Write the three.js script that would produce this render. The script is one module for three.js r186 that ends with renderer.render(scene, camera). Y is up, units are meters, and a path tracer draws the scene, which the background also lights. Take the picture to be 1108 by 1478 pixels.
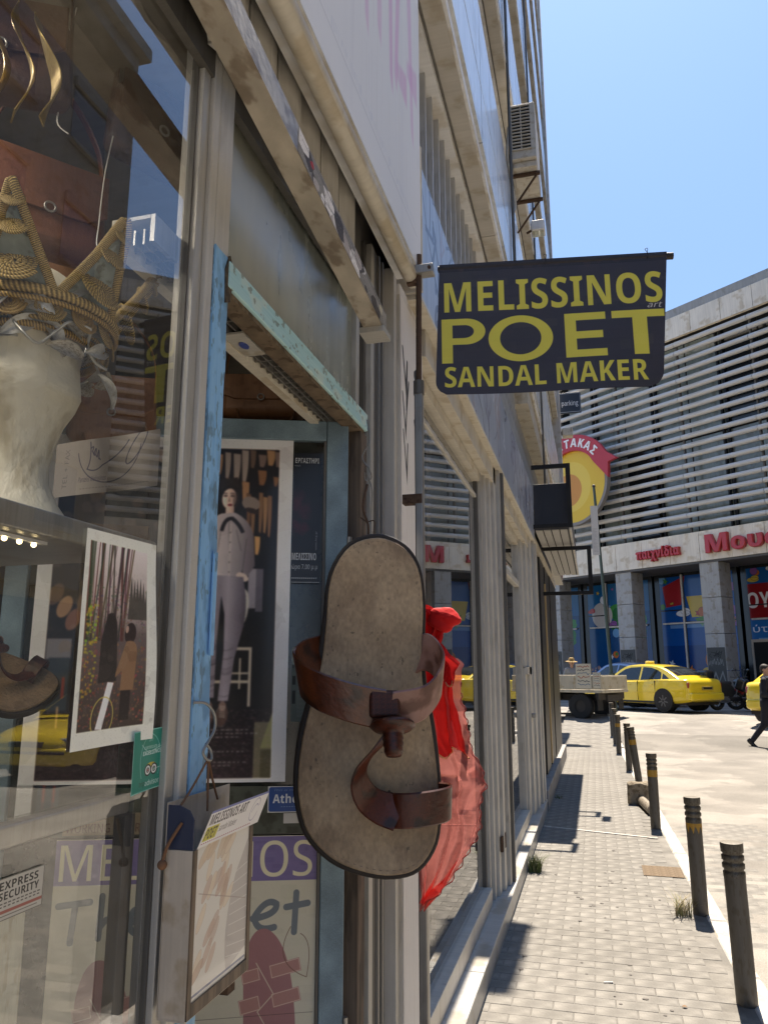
import * as THREE from 'three';
import { RoundedBoxGeometry } from 'three/addons/geometries/RoundedBoxGeometry.js';
import { TextGeometry } from 'three/addons/geometries/TextGeometry.js';
import { FontLoader } from 'three/addons/loaders/FontLoader.js';
import { MarchingCubes } from 'three/addons/objects/MarchingCubes.js';
import { RectAreaLightUniformsLib } from 'three/addons/lights/RectAreaLightUniformsLib.js';
import * as BGU from 'three/addons/utils/BufferGeometryUtils.js';

// ---------------------------------------------------------------- camera, sky, sun, exposure
const scene = new THREE.Scene();
const camera = new THREE.PerspectiveCamera(67.79, 767 / 1024, 0.05, 900);
camera.position.set(0, 1.66, 0);
{
  const pitch = 0.20525, yaw = 0.26424;
  camera.lookAt(-Math.sin(yaw) * Math.cos(pitch), 1.66 + Math.sin(pitch), -Math.cos(yaw) * Math.cos(pitch));
}
const renderer = new THREE.WebGLRenderer({ antialias: true });
renderer.toneMapping = THREE.LinearToneMapping;
renderer.toneMappingExposure = 2.45;
renderer.shadowMap.enabled = true;
const SUN = new THREE.Vector3();
{
  const el = 65.6 * Math.PI / 180, az = 2.5 * Math.PI / 180;
  SUN.set(Math.sin(az) * Math.cos(el), Math.sin(el), -Math.cos(az) * Math.cos(el));
}
// clear summer sky, computed: pale towards the horizon, deep blue overhead, whiter round the sun
{
  const w = 512, h = 256, d = new Float32Array(w * h * 4);
  for (let j = 0; j < h; j++) for (let i = 0; i < w; i++) {
    const up = ((j + 0.5) / h - 0.5) * Math.PI, az = ((i + 0.5) / w - 0.5) * 2 * Math.PI, y = Math.sin(up), x = Math.cos(up) * Math.cos(az), z = Math.cos(up) * Math.sin(az);
    const t = Math.pow(1 - Math.max(0, y), 2.6), c = x * SUN.x + y * SUN.y + z * SUN.z, glow = 0.16 * Math.pow(Math.max(0, c), 6) + 0.3 * Math.pow(Math.max(0, c), 60), o = (j * w + i) * 4;
    const hz = [0.29, 0.385, 0.505], zn = [0.085, 0.185, 0.405];
    for (let k = 0; k < 3; k++) d[o + k] = y < 0 ? 0.25 : (zn[k] + (hz[k] - zn[k]) * t + glow * [1, 0.98, 0.92][k]) * 1.0;
    d[o + 3] = 1;
  }
  const tx = new THREE.DataTexture(d, w, h, THREE.RGBAFormat, THREE.FloatType);
  tx.mapping = THREE.EquirectangularReflectionMapping; tx.magFilter = tx.minFilter = THREE.LinearFilter; tx.needsUpdate = true;
  scene.background = tx; scene.environment = tx;
}
const sun = new THREE.DirectionalLight(0xfff1de, 5.0);
sun.name = 'sun';
sun.position.copy(SUN).multiplyScalar(60).add(new THREE.Vector3(0, 0, -12));
sun.target.position.set(0, 0, -12);
sun.castShadow = true;
Object.assign(sun.shadow.camera, { left: -40, right: 40, top: 40, bottom: -40, near: 1, far: 160 });
sun.shadow.mapSize.set(4096, 4096);
scene.add(sun, sun.target);
RectAreaLightUniformsLib.init();

// ---------------------------------------------------------------- random, noise
let seed = 7;
const rnd = () => { seed = (seed * 1664525 + 1013904223) >>> 0; return seed / 4294967296; };
const rr = (a, b) => a + (b - a) * rnd();
const hash = (x, y, s) => { let h = (x * 374761393 + y * 668265263 + s * 1442695041) | 0; h = Math.imul(h ^ (h >>> 13), 1274126177); return ((h ^ (h >>> 16)) >>> 0) / 4294967296; };
function vnoise(x, y, px, py, s) {                       // periodic value noise
  const ix = Math.floor(x), iy = Math.floor(y), fx = x - ix, fy = y - iy, u = fx * fx * (3 - 2 * fx), v = fy * fy * (3 - 2 * fy);
  const m = (a, n) => ((a % n) + n) % n, x0 = m(ix, px), x1 = m(ix + 1, px), y0 = m(iy, py), y1 = m(iy + 1, py);
  const a = hash(x0, y0, s), b = hash(x1, y0, s), c = hash(x0, y1, s), d = hash(x1, y1, s);
  return a + (b - a) * u + (c - a) * v + (a - b - c + d) * u * v;
}
function fbm(u, v, px, py, oct = 4, s = 1, gain = 0.5) {
  let t = 0, a = 1, n = 0;
  for (let i = 0; i < oct; i++) { t += a * vnoise(u * px, v * py, px, py, s + i * 17); n += a; a *= gain; px *= 2; py *= 2; }
  return t / n;
}
const clamp = (x, a = 0, b = 1) => Math.min(b, Math.max(a, x)), mix = (a, b, t) => a + (b - a) * t, sstep = (a, b, x) => { const t = clamp((x - a) / (b - a)); return t * t * (3 - 2 * t); };
const mix3 = (a, b, t) => [mix(a[0], b[0], t), mix(a[1], b[1], t), mix(a[2], b[2], t)];

// ---------------------------------------------------------------- textures
function noiseTex(w, h, fn, srgb = true) {               // fn(u, v) -> [r, g, b] in 0..1
  const d = new Uint8Array(w * h * 4);
  for (let y = 0; y < h; y++) for (let x = 0; x < w; x++) {
    const c = fn((x + 0.5) / w, (y + 0.5) / h), o = (y * w + x) * 4;
    d[o] = clamp(c[0]) * 255; d[o + 1] = clamp(c[1] ?? c[0]) * 255; d[o + 2] = clamp(c[2] ?? c[0]) * 255; d[o + 3] = 255;
  }
  const t = new THREE.DataTexture(d, w, h);
  t.wrapS = t.wrapT = THREE.RepeatWrapping; t.magFilter = t.minFilter = THREE.LinearFilter;
  if (srgb) t.colorSpace = THREE.SRGBColorSpace;
  t.needsUpdate = true;
  return t;
}
function cv(w, h, draw) {
  const c = document.createElement('canvas'); c.width = w; c.height = h;
  draw(c.getContext('2d'), w, h);
  const t = new THREE.CanvasTexture(c); t.colorSpace = THREE.SRGBColorSpace;
  return t;
}
const rep = (t, sx, sy = sx) => { const c = t.clone(); c.repeat.set(1 / sx, 1 / sy); return c; };   // one repeat = sx by sy metres
function grain(x, w, h, n, a, dark = '0,0,0', light = '255,255,255', r = 1.5) {
  for (let i = 0; i < n; i++) { x.fillStyle = `rgba(${rnd() < 0.5 ? dark : light},${a * rnd()})`; const s = r * (0.4 + rnd()); x.fillRect(rnd() * w, rnd() * h, s, s); }
}
function blot(x, cx, cy, r, col, n = 9) {                // soft-edged irregular patch
  x.fillStyle = col; x.beginPath();
  for (let i = 0; i <= n; i++) { const a = i / n * 6.283, q = r * (0.7 + 0.5 * rnd()); i ? x.lineTo(cx + q * Math.cos(a), cy + q * Math.sin(a)) : x.moveTo(cx + q * Math.cos(a), cy + q * Math.sin(a)); }
  x.closePath(); x.fill();
}
function fitText(x, s, x0, y0, x1, y1, font, fill, slant = 0) {   // text stretched to a box
  x.save(); x.font = `${font.includes('px') ? font : font.replace('#', '100px')}`; x.textBaseline = 'alphabetic';
  const m = x.measureText(s), asc = m.actualBoundingBoxAscent || 72, des = m.actualBoundingBoxDescent || 0, wd = (m.actualBoundingBoxRight ?? m.width) + (m.actualBoundingBoxLeft ?? 0);
  x.translate(x0, y1); x.transform(1, 0, -slant, 1, 0, 0); x.scale((x1 - x0) / wd, (y1 - y0) / (asc + des)); x.fillStyle = fill;
  x.fillText(s, m.actualBoundingBoxLeft ?? 0, -des); x.restore();
}

// ---------------------------------------------------------------- geometry helpers
function boxUV(g) {                                       // uv in metres by the dominant normal axis
  g = g.index ? g.toNonIndexed() : g;
  const p = g.attributes.position, uv = new Float32Array(p.count * 2), a = new THREE.Vector3(), b = new THREE.Vector3(), c = new THREE.Vector3();
  for (let i = 0; i < p.count; i += 3) {
    a.fromBufferAttribute(p, i); b.fromBufferAttribute(p, i + 1); c.fromBufferAttribute(p, i + 2);
    const n = b.clone().sub(a).cross(c.clone().sub(a)), ax = Math.abs(n.x), ay = Math.abs(n.y), az = Math.abs(n.z);
    for (let k = 0; k < 3; k++) {
      const q = [a, b, c][k];
      const [u, v] = ax >= ay && ax >= az ? [q.z, q.y] : ay >= az ? [q.z, q.x] : [q.x, q.y];
      uv[(i + k) * 2] = u; uv[(i + k) * 2 + 1] = v;
    }
  }
  g.setAttribute('uv', new THREE.BufferAttribute(uv, 2));
  return g;
}
function B(x0, x1, y0, y1, z0, z1, r = 0) {               // box by its bounds
  const w = Math.abs(x1 - x0), h = Math.abs(y1 - y0), d = Math.abs(z1 - z0);
  const g = r ? new RoundedBoxGeometry(w, h, d, 2, Math.min(r, w / 2.05, h / 2.05, d / 2.05)) : new THREE.BoxGeometry(w, h, d);
  g.translate((x0 + x1) / 2, (y0 + y1) / 2, (z0 + z1) / 2);
  return boxUV(g);
}
function chamfer(w, h, d, c) {                            // slab with a chamfered top edge, top at y = 0
  const X = w / 2, Z = d / 2, v = [];
  const ring = (x, y, z) => [[-x, y, -z], [x, y, -z], [x, y, z], [-x, y, z]];
  const r = [ring(X, -h, Z), ring(X, -c, Z), ring(X - c, 0, Z - c)];
  for (let k = 0; k < 2; k++) for (let i = 0; i < 4; i++) { const j = (i + 1) % 4; v.push(r[k][i], r[k + 1][j], r[k][j], r[k][i], r[k + 1][i], r[k + 1][j]); }
  v.push(r[2][0], r[2][2], r[2][1], r[2][0], r[2][3], r[2][2]);
  const g = new THREE.BufferGeometry(); g.setAttribute('position', new THREE.Float32BufferAttribute(v.flat(), 3)); g.computeVertexNormals();
  return boxUV(g);
}
const V = (x, y, z) => new THREE.Vector3(x, y, z);
const clean = (g) => { g = g.index ? g.toNonIndexed() : g; for (const k of Object.keys(g.attributes)) if (!['position', 'normal', 'uv'].includes(k)) g.deleteAttribute(k); if (!g.attributes.uv) boxUV(g); if (!g.attributes.normal) g.computeVertexNormals(); return g; };
const merge = (...gs) => BGU.mergeGeometries(gs.flat().map(clean));
const tube = (pts, r, seg = 24, rad = 7, closed = false) => new THREE.TubeGeometry(new THREE.CatmullRomCurve3(pts.map((p) => Array.isArray(p) ? V(...p) : p), closed), seg, r, rad, closed);
function bar(a, b, r, n = 10, r2 = r) {                   // cylinder between two points
  const A = V(...a), C = V(...b), d = C.clone().sub(A), g = new THREE.CylinderGeometry(r2, r, d.length(), n);
  g.applyQuaternion(new THREE.Quaternion().setFromUnitVectors(V(0, 1, 0), d.clone().normalize())); g.translate(...A.add(C).multiplyScalar(0.5).toArray());
  return g;
}
function beam(a, b, w, h) {                               // square bar between two points; w across, h up
  const A = V(...a), C = V(...b), d = C.clone().sub(A), g = new THREE.BoxGeometry(w, h, d.length());
  const m = new THREE.Matrix4().lookAt(C, A, V(0, 1, 0)); g.applyMatrix4(m); g.translate(...A.add(C).multiplyScalar(0.5).toArray());
  return boxUV(g);
}
const lathe = (pts, n = 24) => new THREE.LatheGeometry(pts.map(([x, y]) => new THREE.Vector2(x, y)), n);
function shape(pts, smooth = false) {
  const s = new THREE.Shape();
  if (smooth) { const c = new THREE.CatmullRomCurve3(pts.map(([x, y]) => V(x, y, 0)), true); s.setFromPoints(c.getPoints(90).slice(0, 90).map((p) => new THREE.Vector2(p.x, p.y))); }
  else s.setFromPoints(pts.map(([x, y]) => new THREE.Vector2(x, y)));
  return s;
}
const extrude = (pts, depth, bevel = 0, smooth = false) => new THREE.ExtrudeGeometry(shape(pts, smooth), { depth, bevelEnabled: bevel > 0, bevelSize: bevel, bevelThickness: bevel, bevelSegments: 2, curveSegments: 8 });
function sheet(nu, nv, f) {                               // f(u, v) -> [x, y, z]
  const p = [], uv = [], id = [];
  for (let j = 0; j <= nv; j++) for (let i = 0; i <= nu; i++) { p.push(...f(i / nu, j / nv)); uv.push(i / nu, j / nv); }
  for (let j = 0; j < nv; j++) for (let i = 0; i < nu; i++) { const a = j * (nu + 1) + i, b = a + nu + 1; id.push(a, a + 1, b + 1, a, b + 1, b); }
  const g = new THREE.BufferGeometry(); g.setAttribute('position', new THREE.Float32BufferAttribute(p, 3)); g.setAttribute('uv', new THREE.Float32BufferAttribute(uv, 2)); g.setIndex(id); g.computeVertexNormals();
  return g;
}
function ribbon(path, wide, thick, n = 48) {              // a strap: path = points, wide(t) -> half-width vector
  const c = new THREE.CatmullRomCurve3(path.map((p) => V(...p))), P = [], uv = [], id = [];
  const L = c.getLength();
  for (let i = 0; i <= n; i++) {
    const t = i / n, p = c.getPointAt(t), tan = c.getTangentAt(t), w = wide(t), nr = tan.clone().cross(w).normalize().multiplyScalar(thick / 2);
    const wl = w.length(), e = w.clone().multiplyScalar(1 - Math.min(0.3, thick * 0.5 / wl));
    const ring = [p.clone().add(e).add(nr), p.clone().add(w), p.clone().add(e).sub(nr), p.clone().sub(e).sub(nr), p.clone().sub(w), p.clone().sub(e).add(nr)];
    ring.push(ring[0].clone());
    ring.forEach((q, k) => { P.push(q.x, q.y, q.z); uv.push(t * L, [wl, wl, wl, -wl, -wl, -wl, wl][k]); });
  }
  for (let i = 0; i < n; i++) for (let k = 0; k < 6; k++) { const a = i * 7 + k, b = a + 7; id.push(a, b, a + 1, a + 1, b, b + 1); }
  id.push(0, 1, 5, 1, 4, 5, 1, 2, 4, 2, 3, 4); const o = n * 7; id.push(o, o + 5, o + 1, o + 1, o + 5, o + 4, o + 1, o + 4, o + 2, o + 2, o + 4, o + 3);
  let g = new THREE.BufferGeometry(); g.setAttribute('position', new THREE.Float32BufferAttribute(P, 3)); g.setAttribute('uv', new THREE.Float32BufferAttribute(uv, 2)); g.setIndex(id);
  g = BGU.toCreasedNormals(g, 0.7);
  return g;
}
function sdf(bones, res, k = 0.02, cut = null) {           // bones: [ax, ay, az, ra, bx, by, bz, rb] capsules joined smoothly, meshed on a grid
  let lo = V(1e9, 1e9, 1e9), hi = V(-1e9, -1e9, -1e9);
  for (const b of bones) for (const [i, r] of [[0, b[3]], [4, b[7]]]) { lo.min(V(b[i] - r, b[i + 1] - r, b[i + 2] - r)); hi.max(V(b[i] + r, b[i + 1] + r, b[i + 2] + r)); }
  const pad = 0.02 + hi.clone().sub(lo).length() * 0.03; lo.subScalar(pad); hi.addScalar(pad);
  const mc = new MarchingCubes(res, new THREE.MeshStandardMaterial(), false, false, 200000); mc.isolation = 0;
  const s = hi.clone().sub(lo), f = mc.field;
  for (let z = 0; z < res; z++) for (let y = 0; y < res; y++) for (let x = 0; x < res; x++) {
    const px = lo.x + s.x * x / res, py = lo.y + s.y * y / res, pz = lo.z + s.z * z / res;
    let d = 1e3;
    for (const b of bones) {
      const bx = b[4] - b[0], by = b[5] - b[1], bz = b[6] - b[2], l2 = bx * bx + by * by + bz * bz || 1e-9;
      const t = clamp(((px - b[0]) * bx + (py - b[1]) * by + (pz - b[2]) * bz) / l2);
      const q = Math.hypot(px - b[0] - bx * t, py - b[1] - by * t, pz - b[2] - bz * t) - mix(b[3], b[7], t);
      const h = Math.max(k - Math.abs(d - q), 0) / k; d = Math.min(d, q) - h * h * k * 0.25;
    }
    if (cut) d = Math.max(d, cut(px, py, pz));
    f[x + y * res + z * res * res] = -d;
  }
  mc.update();
  const n = mc.count, P = new Float32Array(n * 3);
  for (let i = 0; i < n; i++) { P[i * 3] = lo.x + s.x * (mc.positionArray[i * 3] + 1) / 2; P[i * 3 + 1] = lo.y + s.y * (mc.positionArray[i * 3 + 1] + 1) / 2; P[i * 3 + 2] = lo.z + s.z * (mc.positionArray[i * 3 + 2] + 1) / 2; }
  let g = new THREE.BufferGeometry(); g.setAttribute('position', new THREE.BufferAttribute(P, 3));
  g = BGU.mergeVertices(g, 1e-5); g.computeVertexNormals();
  g.setAttribute('uv', new THREE.BufferAttribute(new Float32Array(g.attributes.position.count * 2), 2));
  return g;
}

const pane = (x, y0, y1, z0, z1) => sheet(1, 1, (u, v) => [x, mix(y0, y1, v), mix(z0, z1, u)]);   // window glass as one sheet facing the street

// ---------------------------------------------------------------- scene helpers
const taken = new Map();
const numbered = (n) => { const k = taken.get(n) ?? 0; taken.set(n, k + 1); return k ? n + '_' + String(k).padStart(3, '0') : n; };
const OFF = new WeakMap();                                // where a thing's base stands, for parts given in world coordinates
function tag(o, label, category, group) { o.userData.label = label; if (category) o.userData.category = category; if (group) o.userData.group = group; return o; }
function thing(name, label, category, [x, y, z] = [0, 0, 0], turn = 0, group) {
  const o = new THREE.Group(); o.name = numbered(name); o.position.set(x, y, z); o.rotation.y = turn; scene.add(o); OFF.set(o, V(x, y, z));
  return tag(o, label, category, group);
}
function struct(name, g, m) { const o = new THREE.Mesh(g, m); o.name = numbered(name); o.castShadow = o.receiveShadow = true; o.userData.kind = 'structure'; scene.add(o); OFF.set(o, V(0, 0, 0)); return o; }
function L(parent, name, g, m) { const o = new THREE.Mesh(g, m); o.name = name; o.castShadow = o.receiveShadow = true; parent.add(o); OFF.set(o, OFF.get(parent) ?? V(0, 0, 0)); return o; }   // part in the thing's own axes
function W(parent, name, g, m) { const b = OFF.get(parent); g.translate(-b.x, -b.y, -b.z); return L(parent, name, g, m); }                                                                    // part given in world coordinates
function solo(name, label, category, g, m, [x, y, z] = [0, 0, 0], group) { g.translate(-x, -y, -z); const o = new THREE.Mesh(g, m); o.name = numbered(name); o.position.set(x, y, z); o.castShadow = o.receiveShadow = true; scene.add(o); OFF.set(o, V(x, y, z)); return tag(o, label, category, group); }
const M = (c, rough = 0.6, metal = 0, more = {}) => new THREE.MeshPhysicalMaterial({ color: Array.isArray(c) ? new THREE.Color().setRGB(...c) : new THREE.Color(c), roughness: rough, metalness: metal, ...more });
const rise = (z) => 0.42 * sstep(-17, -25, z);            // the ground climbs gently towards the crossing

// ---------------------------------------------------------------- materials
const T = {};
T.fine = noiseTex(512, 512, (u, v) => { const a = fbm(u, v, 6, 6, 6, 3), b = hash(u * 512 | 0, v * 512 | 0, 5); const c = 0.72 + 0.3 * (a - 0.5) + 0.16 * (b - 0.5); return [c, c, c * 0.985]; });
T.stain = noiseTex(512, 512, (u, v) => { const a = fbm(u, v, 4, 4, 6, 9), d = sstep(0.55, 0.75, fbm(u, v, 8, 8, 5, 21)), s = fbm(u, v, 64, 3, 3, 31); const c = 0.92 - 0.09 * d + 0.1 * (a - 0.5) - 0.09 * (s - 0.5); return [c, c * (1 - 0.03 * d), c * (1 - 0.08 * d)]; });
T.alu = noiseTex(512, 1024, (u, v) => {                   // weathered aluminium: vertical streaks, brown dirt
  const s = fbm(u, v, 90, 3, 4, 41), p = fbm(u, v, 5, 8, 5, 43), r = sstep(0.58, 0.8, fbm(u, v, 14, 6, 5, 47)), b = hash(u * 512 | 0, v * 1024 | 0, 8);
  const c = 0.9 + 0.08 * (s - 0.5) + 0.1 * (p - 0.5) + 0.05 * (b - 0.5);
  return mix3([c, c * 0.985, c * 0.955], [0.55, 0.50, 0.44], r * 0.24);
});
T.grime = noiseTex(512, 512, (u, v) => { const p = fbm(u, v, 5, 5, 6, 53), r = sstep(0.5, 0.72, fbm(u, v, 9, 9, 6, 57)); const c = 0.8 + 0.3 * (p - 0.5); return mix3([c, c * 0.965, c * 0.9], [0.4, 0.33, 0.26], r * 0.45); });
T.blue = noiseTex(256, 1024, (u, v) => {                  // hand-painted blue wood, brushed and chipped
  const s = fbm(u, v, 40, 6, 4, 61), p = fbm(u, v, 4, 14, 5, 63), ch = sstep(0.6, 0.68, fbm(u, v, 10, 26, 6, 67)), gr = fbm(u, v, 70, 8, 2, 69);
  let c = mix3([0.47, 0.69, 0.88], [0.64, 0.80, 0.93], s); c = mix3(c, [0.42, 0.58, 0.72], sstep(0.5, 0.7, p) * 0.7);
  c = mix3(c, mix3([0.28, 0.38, 0.46], [0.5, 0.58, 0.6], gr), ch * 0.6);
  return c;
});
T.turq = noiseTex(1024, 256, (u, v) => {
  const s = fbm(u, v, 6, 30, 4, 71), ch = sstep(0.64, 0.70, fbm(u, v, 40, 9, 6, 73)), w = sstep(0.52, 0.7, fbm(u, v, 12, 4, 5, 75));
  let c = mix3([0.62, 0.80, 0.83], [0.76, 0.89, 0.90], s); c = mix3(c, [0.84, 0.87, 0.82], w * 0.5);
  return mix3(c, [0.42, 0.42, 0.37], ch * 0.5);
});
T.sole = noiseTex(512, 1024, (u, v) => {                  // old leather: scuffs, damp marks, a pale worn patch
  const a = fbm(u, v, 5, 10, 6, 81), b = fbm(u, v, 60, 90, 3, 83), d = sstep(0.52, 0.75, fbm(u, v, 4, 7, 5, 87)), l = sstep(0.6, 0.7, fbm(u, v, 3, 5, 5, 89)), k = hash(u * 512 | 0, v * 1024 | 0, 4);
  let c = mix3([0.60, 0.52, 0.42], [0.76, 0.68, 0.57], a); c = mix3(c, [0.46, 0.38, 0.30], d * 0.5); c = mix3(c, [0.68, 0.62, 0.52], l * 0.4);
  const dk = sstep(0.76, 0.84, fbm(u, v, 30, 50, 4, 93)) * 0.25; const q = 0.9 + 0.22 * (b - 0.5) + 0.06 * (k - 0.5) - dk; return [c[0] * q, c[1] * q, c[2] * q];
});
T.strap = noiseTex(512, 512, (u, v) => { const a = fbm(u, v, 6, 3, 6, 101), b = sstep(0.5, 0.72, fbm(u, v, 5, 5, 5, 103)), g = fbm(u, v, 80, 80, 2, 105); let c = mix3([0.27, 0.13, 0.075], [0.47, 0.25, 0.13], a); c = mix3(c, [0.13, 0.07, 0.05], b * 0.75); const q = 0.85 + 0.3 * g; return [c[0] * q, c[1] * q, c[2] * q]; });
T.worn = noiseTex(512, 256, (u, v) => { const a = fbm(u, v, 8, 4, 6, 151), b = sstep(0.48, 0.7, fbm(u, v, 6, 3, 5, 153)); return mix3(mix3([0.48, 0.33, 0.28], [0.66, 0.52, 0.47], a), [0.30, 0.15, 0.10], b * 0.7); });
T.bump = noiseTex(512, 512, (u, v) => { const a = fbm(u, v, 12, 12, 6, 111); return [a]; }, false);
T.rope = noiseTex(256, 256, (u, v) => { const w = 0.5 + 0.5 * Math.sin((u * 16 + v * 2) * 6.283), f = fbm(u, v, 40, 40, 3, 121); const c = 0.42 + 0.4 * w + 0.3 * (f - 0.5); return [c, c * 0.9, c * 0.66]; });
T.asphalt = noiseTex(1024, 1024, (u, v) => { const a = fbm(u, v, 5, 5, 7, 131), b = hash(u * 1024 | 0, v * 1024 | 0, 6), p = sstep(0.56, 0.6, fbm(u, v, 3, 3, 6, 133)); const c = 0.78 + 0.26 * (a - 0.5) + 0.2 * (b - 0.5) - 0.07 * p; return [c, c * 0.985, c * 0.96]; });
T.wood = noiseTex(256, 512, (u, v) => { const a = fbm(u, v, 30, 3, 5, 141), b = fbm(u, v, 4, 4, 5, 143); let c = mix3([0.36, 0.31, 0.27], [0.55, 0.5, 0.45], a); return mix3(c, [0.25, 0.22, 0.2], sstep(0.5, 0.75, b) * 0.6); });

const m = {};
m.alu = M([0.60, 0.595, 0.58], 0.45, 0.3, { map: rep(T.alu, 0.35, 0.9), bumpMap: rep(T.bump, 0.3), bumpScale: 0.0006 });
m.aluLight = M([0.70, 0.69, 0.665], 0.5, 0.15, { map: rep(T.alu, 0.5, 1.1) });
m.aluDark = M([0.15, 0.147, 0.142], 0.5, 0.2, { map: rep(T.alu, 0.2, 0.8) });
m.steel = M([0.42, 0.42, 0.42], 0.4, 0.7, { map: rep(T.alu, 0.3, 0.7) });
m.rust = M([0.15, 0.095, 0.068], 0.85, 0.1, { map: rep(T.grime, 0.1) });
m.beam = M([0.68, 0.65, 0.61], 0.45, 0.2, { map: rep(T.grime, 0.61, 0.37), bumpMap: rep(T.bump, 0.2), bumpScale: 0.001 });
m.blue = M([1, 1, 1], 0.62, 0, { map: rep(T.blue, 0.12, 0.8), bumpMap: rep(T.blue, 0.12, 0.8), bumpScale: 0.002 });
m.blueDoor = M([0.40, 0.57, 0.70], 0.5, 0, { map: rep(T.fine, 0.5), bumpMap: rep(T.bump, 0.2), bumpScale: 0.0008 });
m.turq = M([0.95, 0.95, 0.95], 0.65, 0, { map: rep(T.turq, 0.9, 0.12), bumpMap: rep(T.turq, 0.9, 0.12), bumpScale: 0.002 });
m.white = M([0.84, 0.84, 0.84], 0.55, 0, { map: rep(T.stain, 1.7) });
m.cream = M([0.66, 0.61, 0.51], 0.5, 0, { map: rep(T.stain, 0.8) });
m.plaster = M([0.84, 0.82, 0.80], 0.85, 0, { map: rep(T.stain, 1.1), bumpMap: rep(T.bump, 0.4), bumpScale: 0.002 });
m.marble = M([0.50, 0.495, 0.475], 0.35, 0, { map: rep(T.stain, 0.9) });
m.woodOld = M([0.75, 0.72, 0.68], 0.8, 0, { map: rep(T.wood, 0.12, 0.5), bumpMap: rep(T.wood, 0.12, 0.5), bumpScale: 0.002 });
m.black = M([0.012, 0.012, 0.014], 0.45, 0, { map: rep(T.fine, 0.6) });
m.blackMatt = M([0.02, 0.02, 0.022], 0.8, 0, { map: rep(T.fine, 0.4) });
m.rubber = M([0.018, 0.018, 0.018], 0.8);
m.dark = M([0.03, 0.027, 0.025], 0.9);
m.glass = M([1, 1, 1], 0.0, 0, { transmission: 0.98, thickness: 0, ior: 2.05, color: new THREE.Color().setRGB(0.95, 0.96, 0.95) });
m.glassSoft = M([0.95, 0.95, 0.94], 0.02, 0, { transmission: 1, thickness: 0, ior: 1.25 });
m.glassThin = M([0.93, 0.95, 0.93], 0.02, 0, { transmission: 1, thickness: 0, ior: 1.5 });
m.strap = M([1, 1, 1], 0.28, 0, { map: rep(T.strap, 0.3), bumpMap: rep(T.bump, 0.16), bumpScale: 0.0009, clearcoat: 0.6, clearcoatRoughness: 0.25 });
m.strapDark = M([0.62, 0.44, 0.40], 0.35, 0, { map: rep(T.strap, 0.2), bumpMap: rep(T.bump, 0.14), bumpScale: 0.0008 });
m.welt = M([0.035, 0.024, 0.02], 0.6, 0, { map: rep(T.fine, 0.2) });
m.tan = M([0.30, 0.15, 0.065], 0.5, 0, { map: rep(T.sole, 0.3, 0.5) });
m.brown = M([0.13, 0.055, 0.028], 0.5, 0, { map: rep(T.fine, 0.15), bumpMap: rep(T.bump, 0.08), bumpScale: 0.001 });
m.paper = M([0.72, 0.70, 0.66], 0.8);

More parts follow.
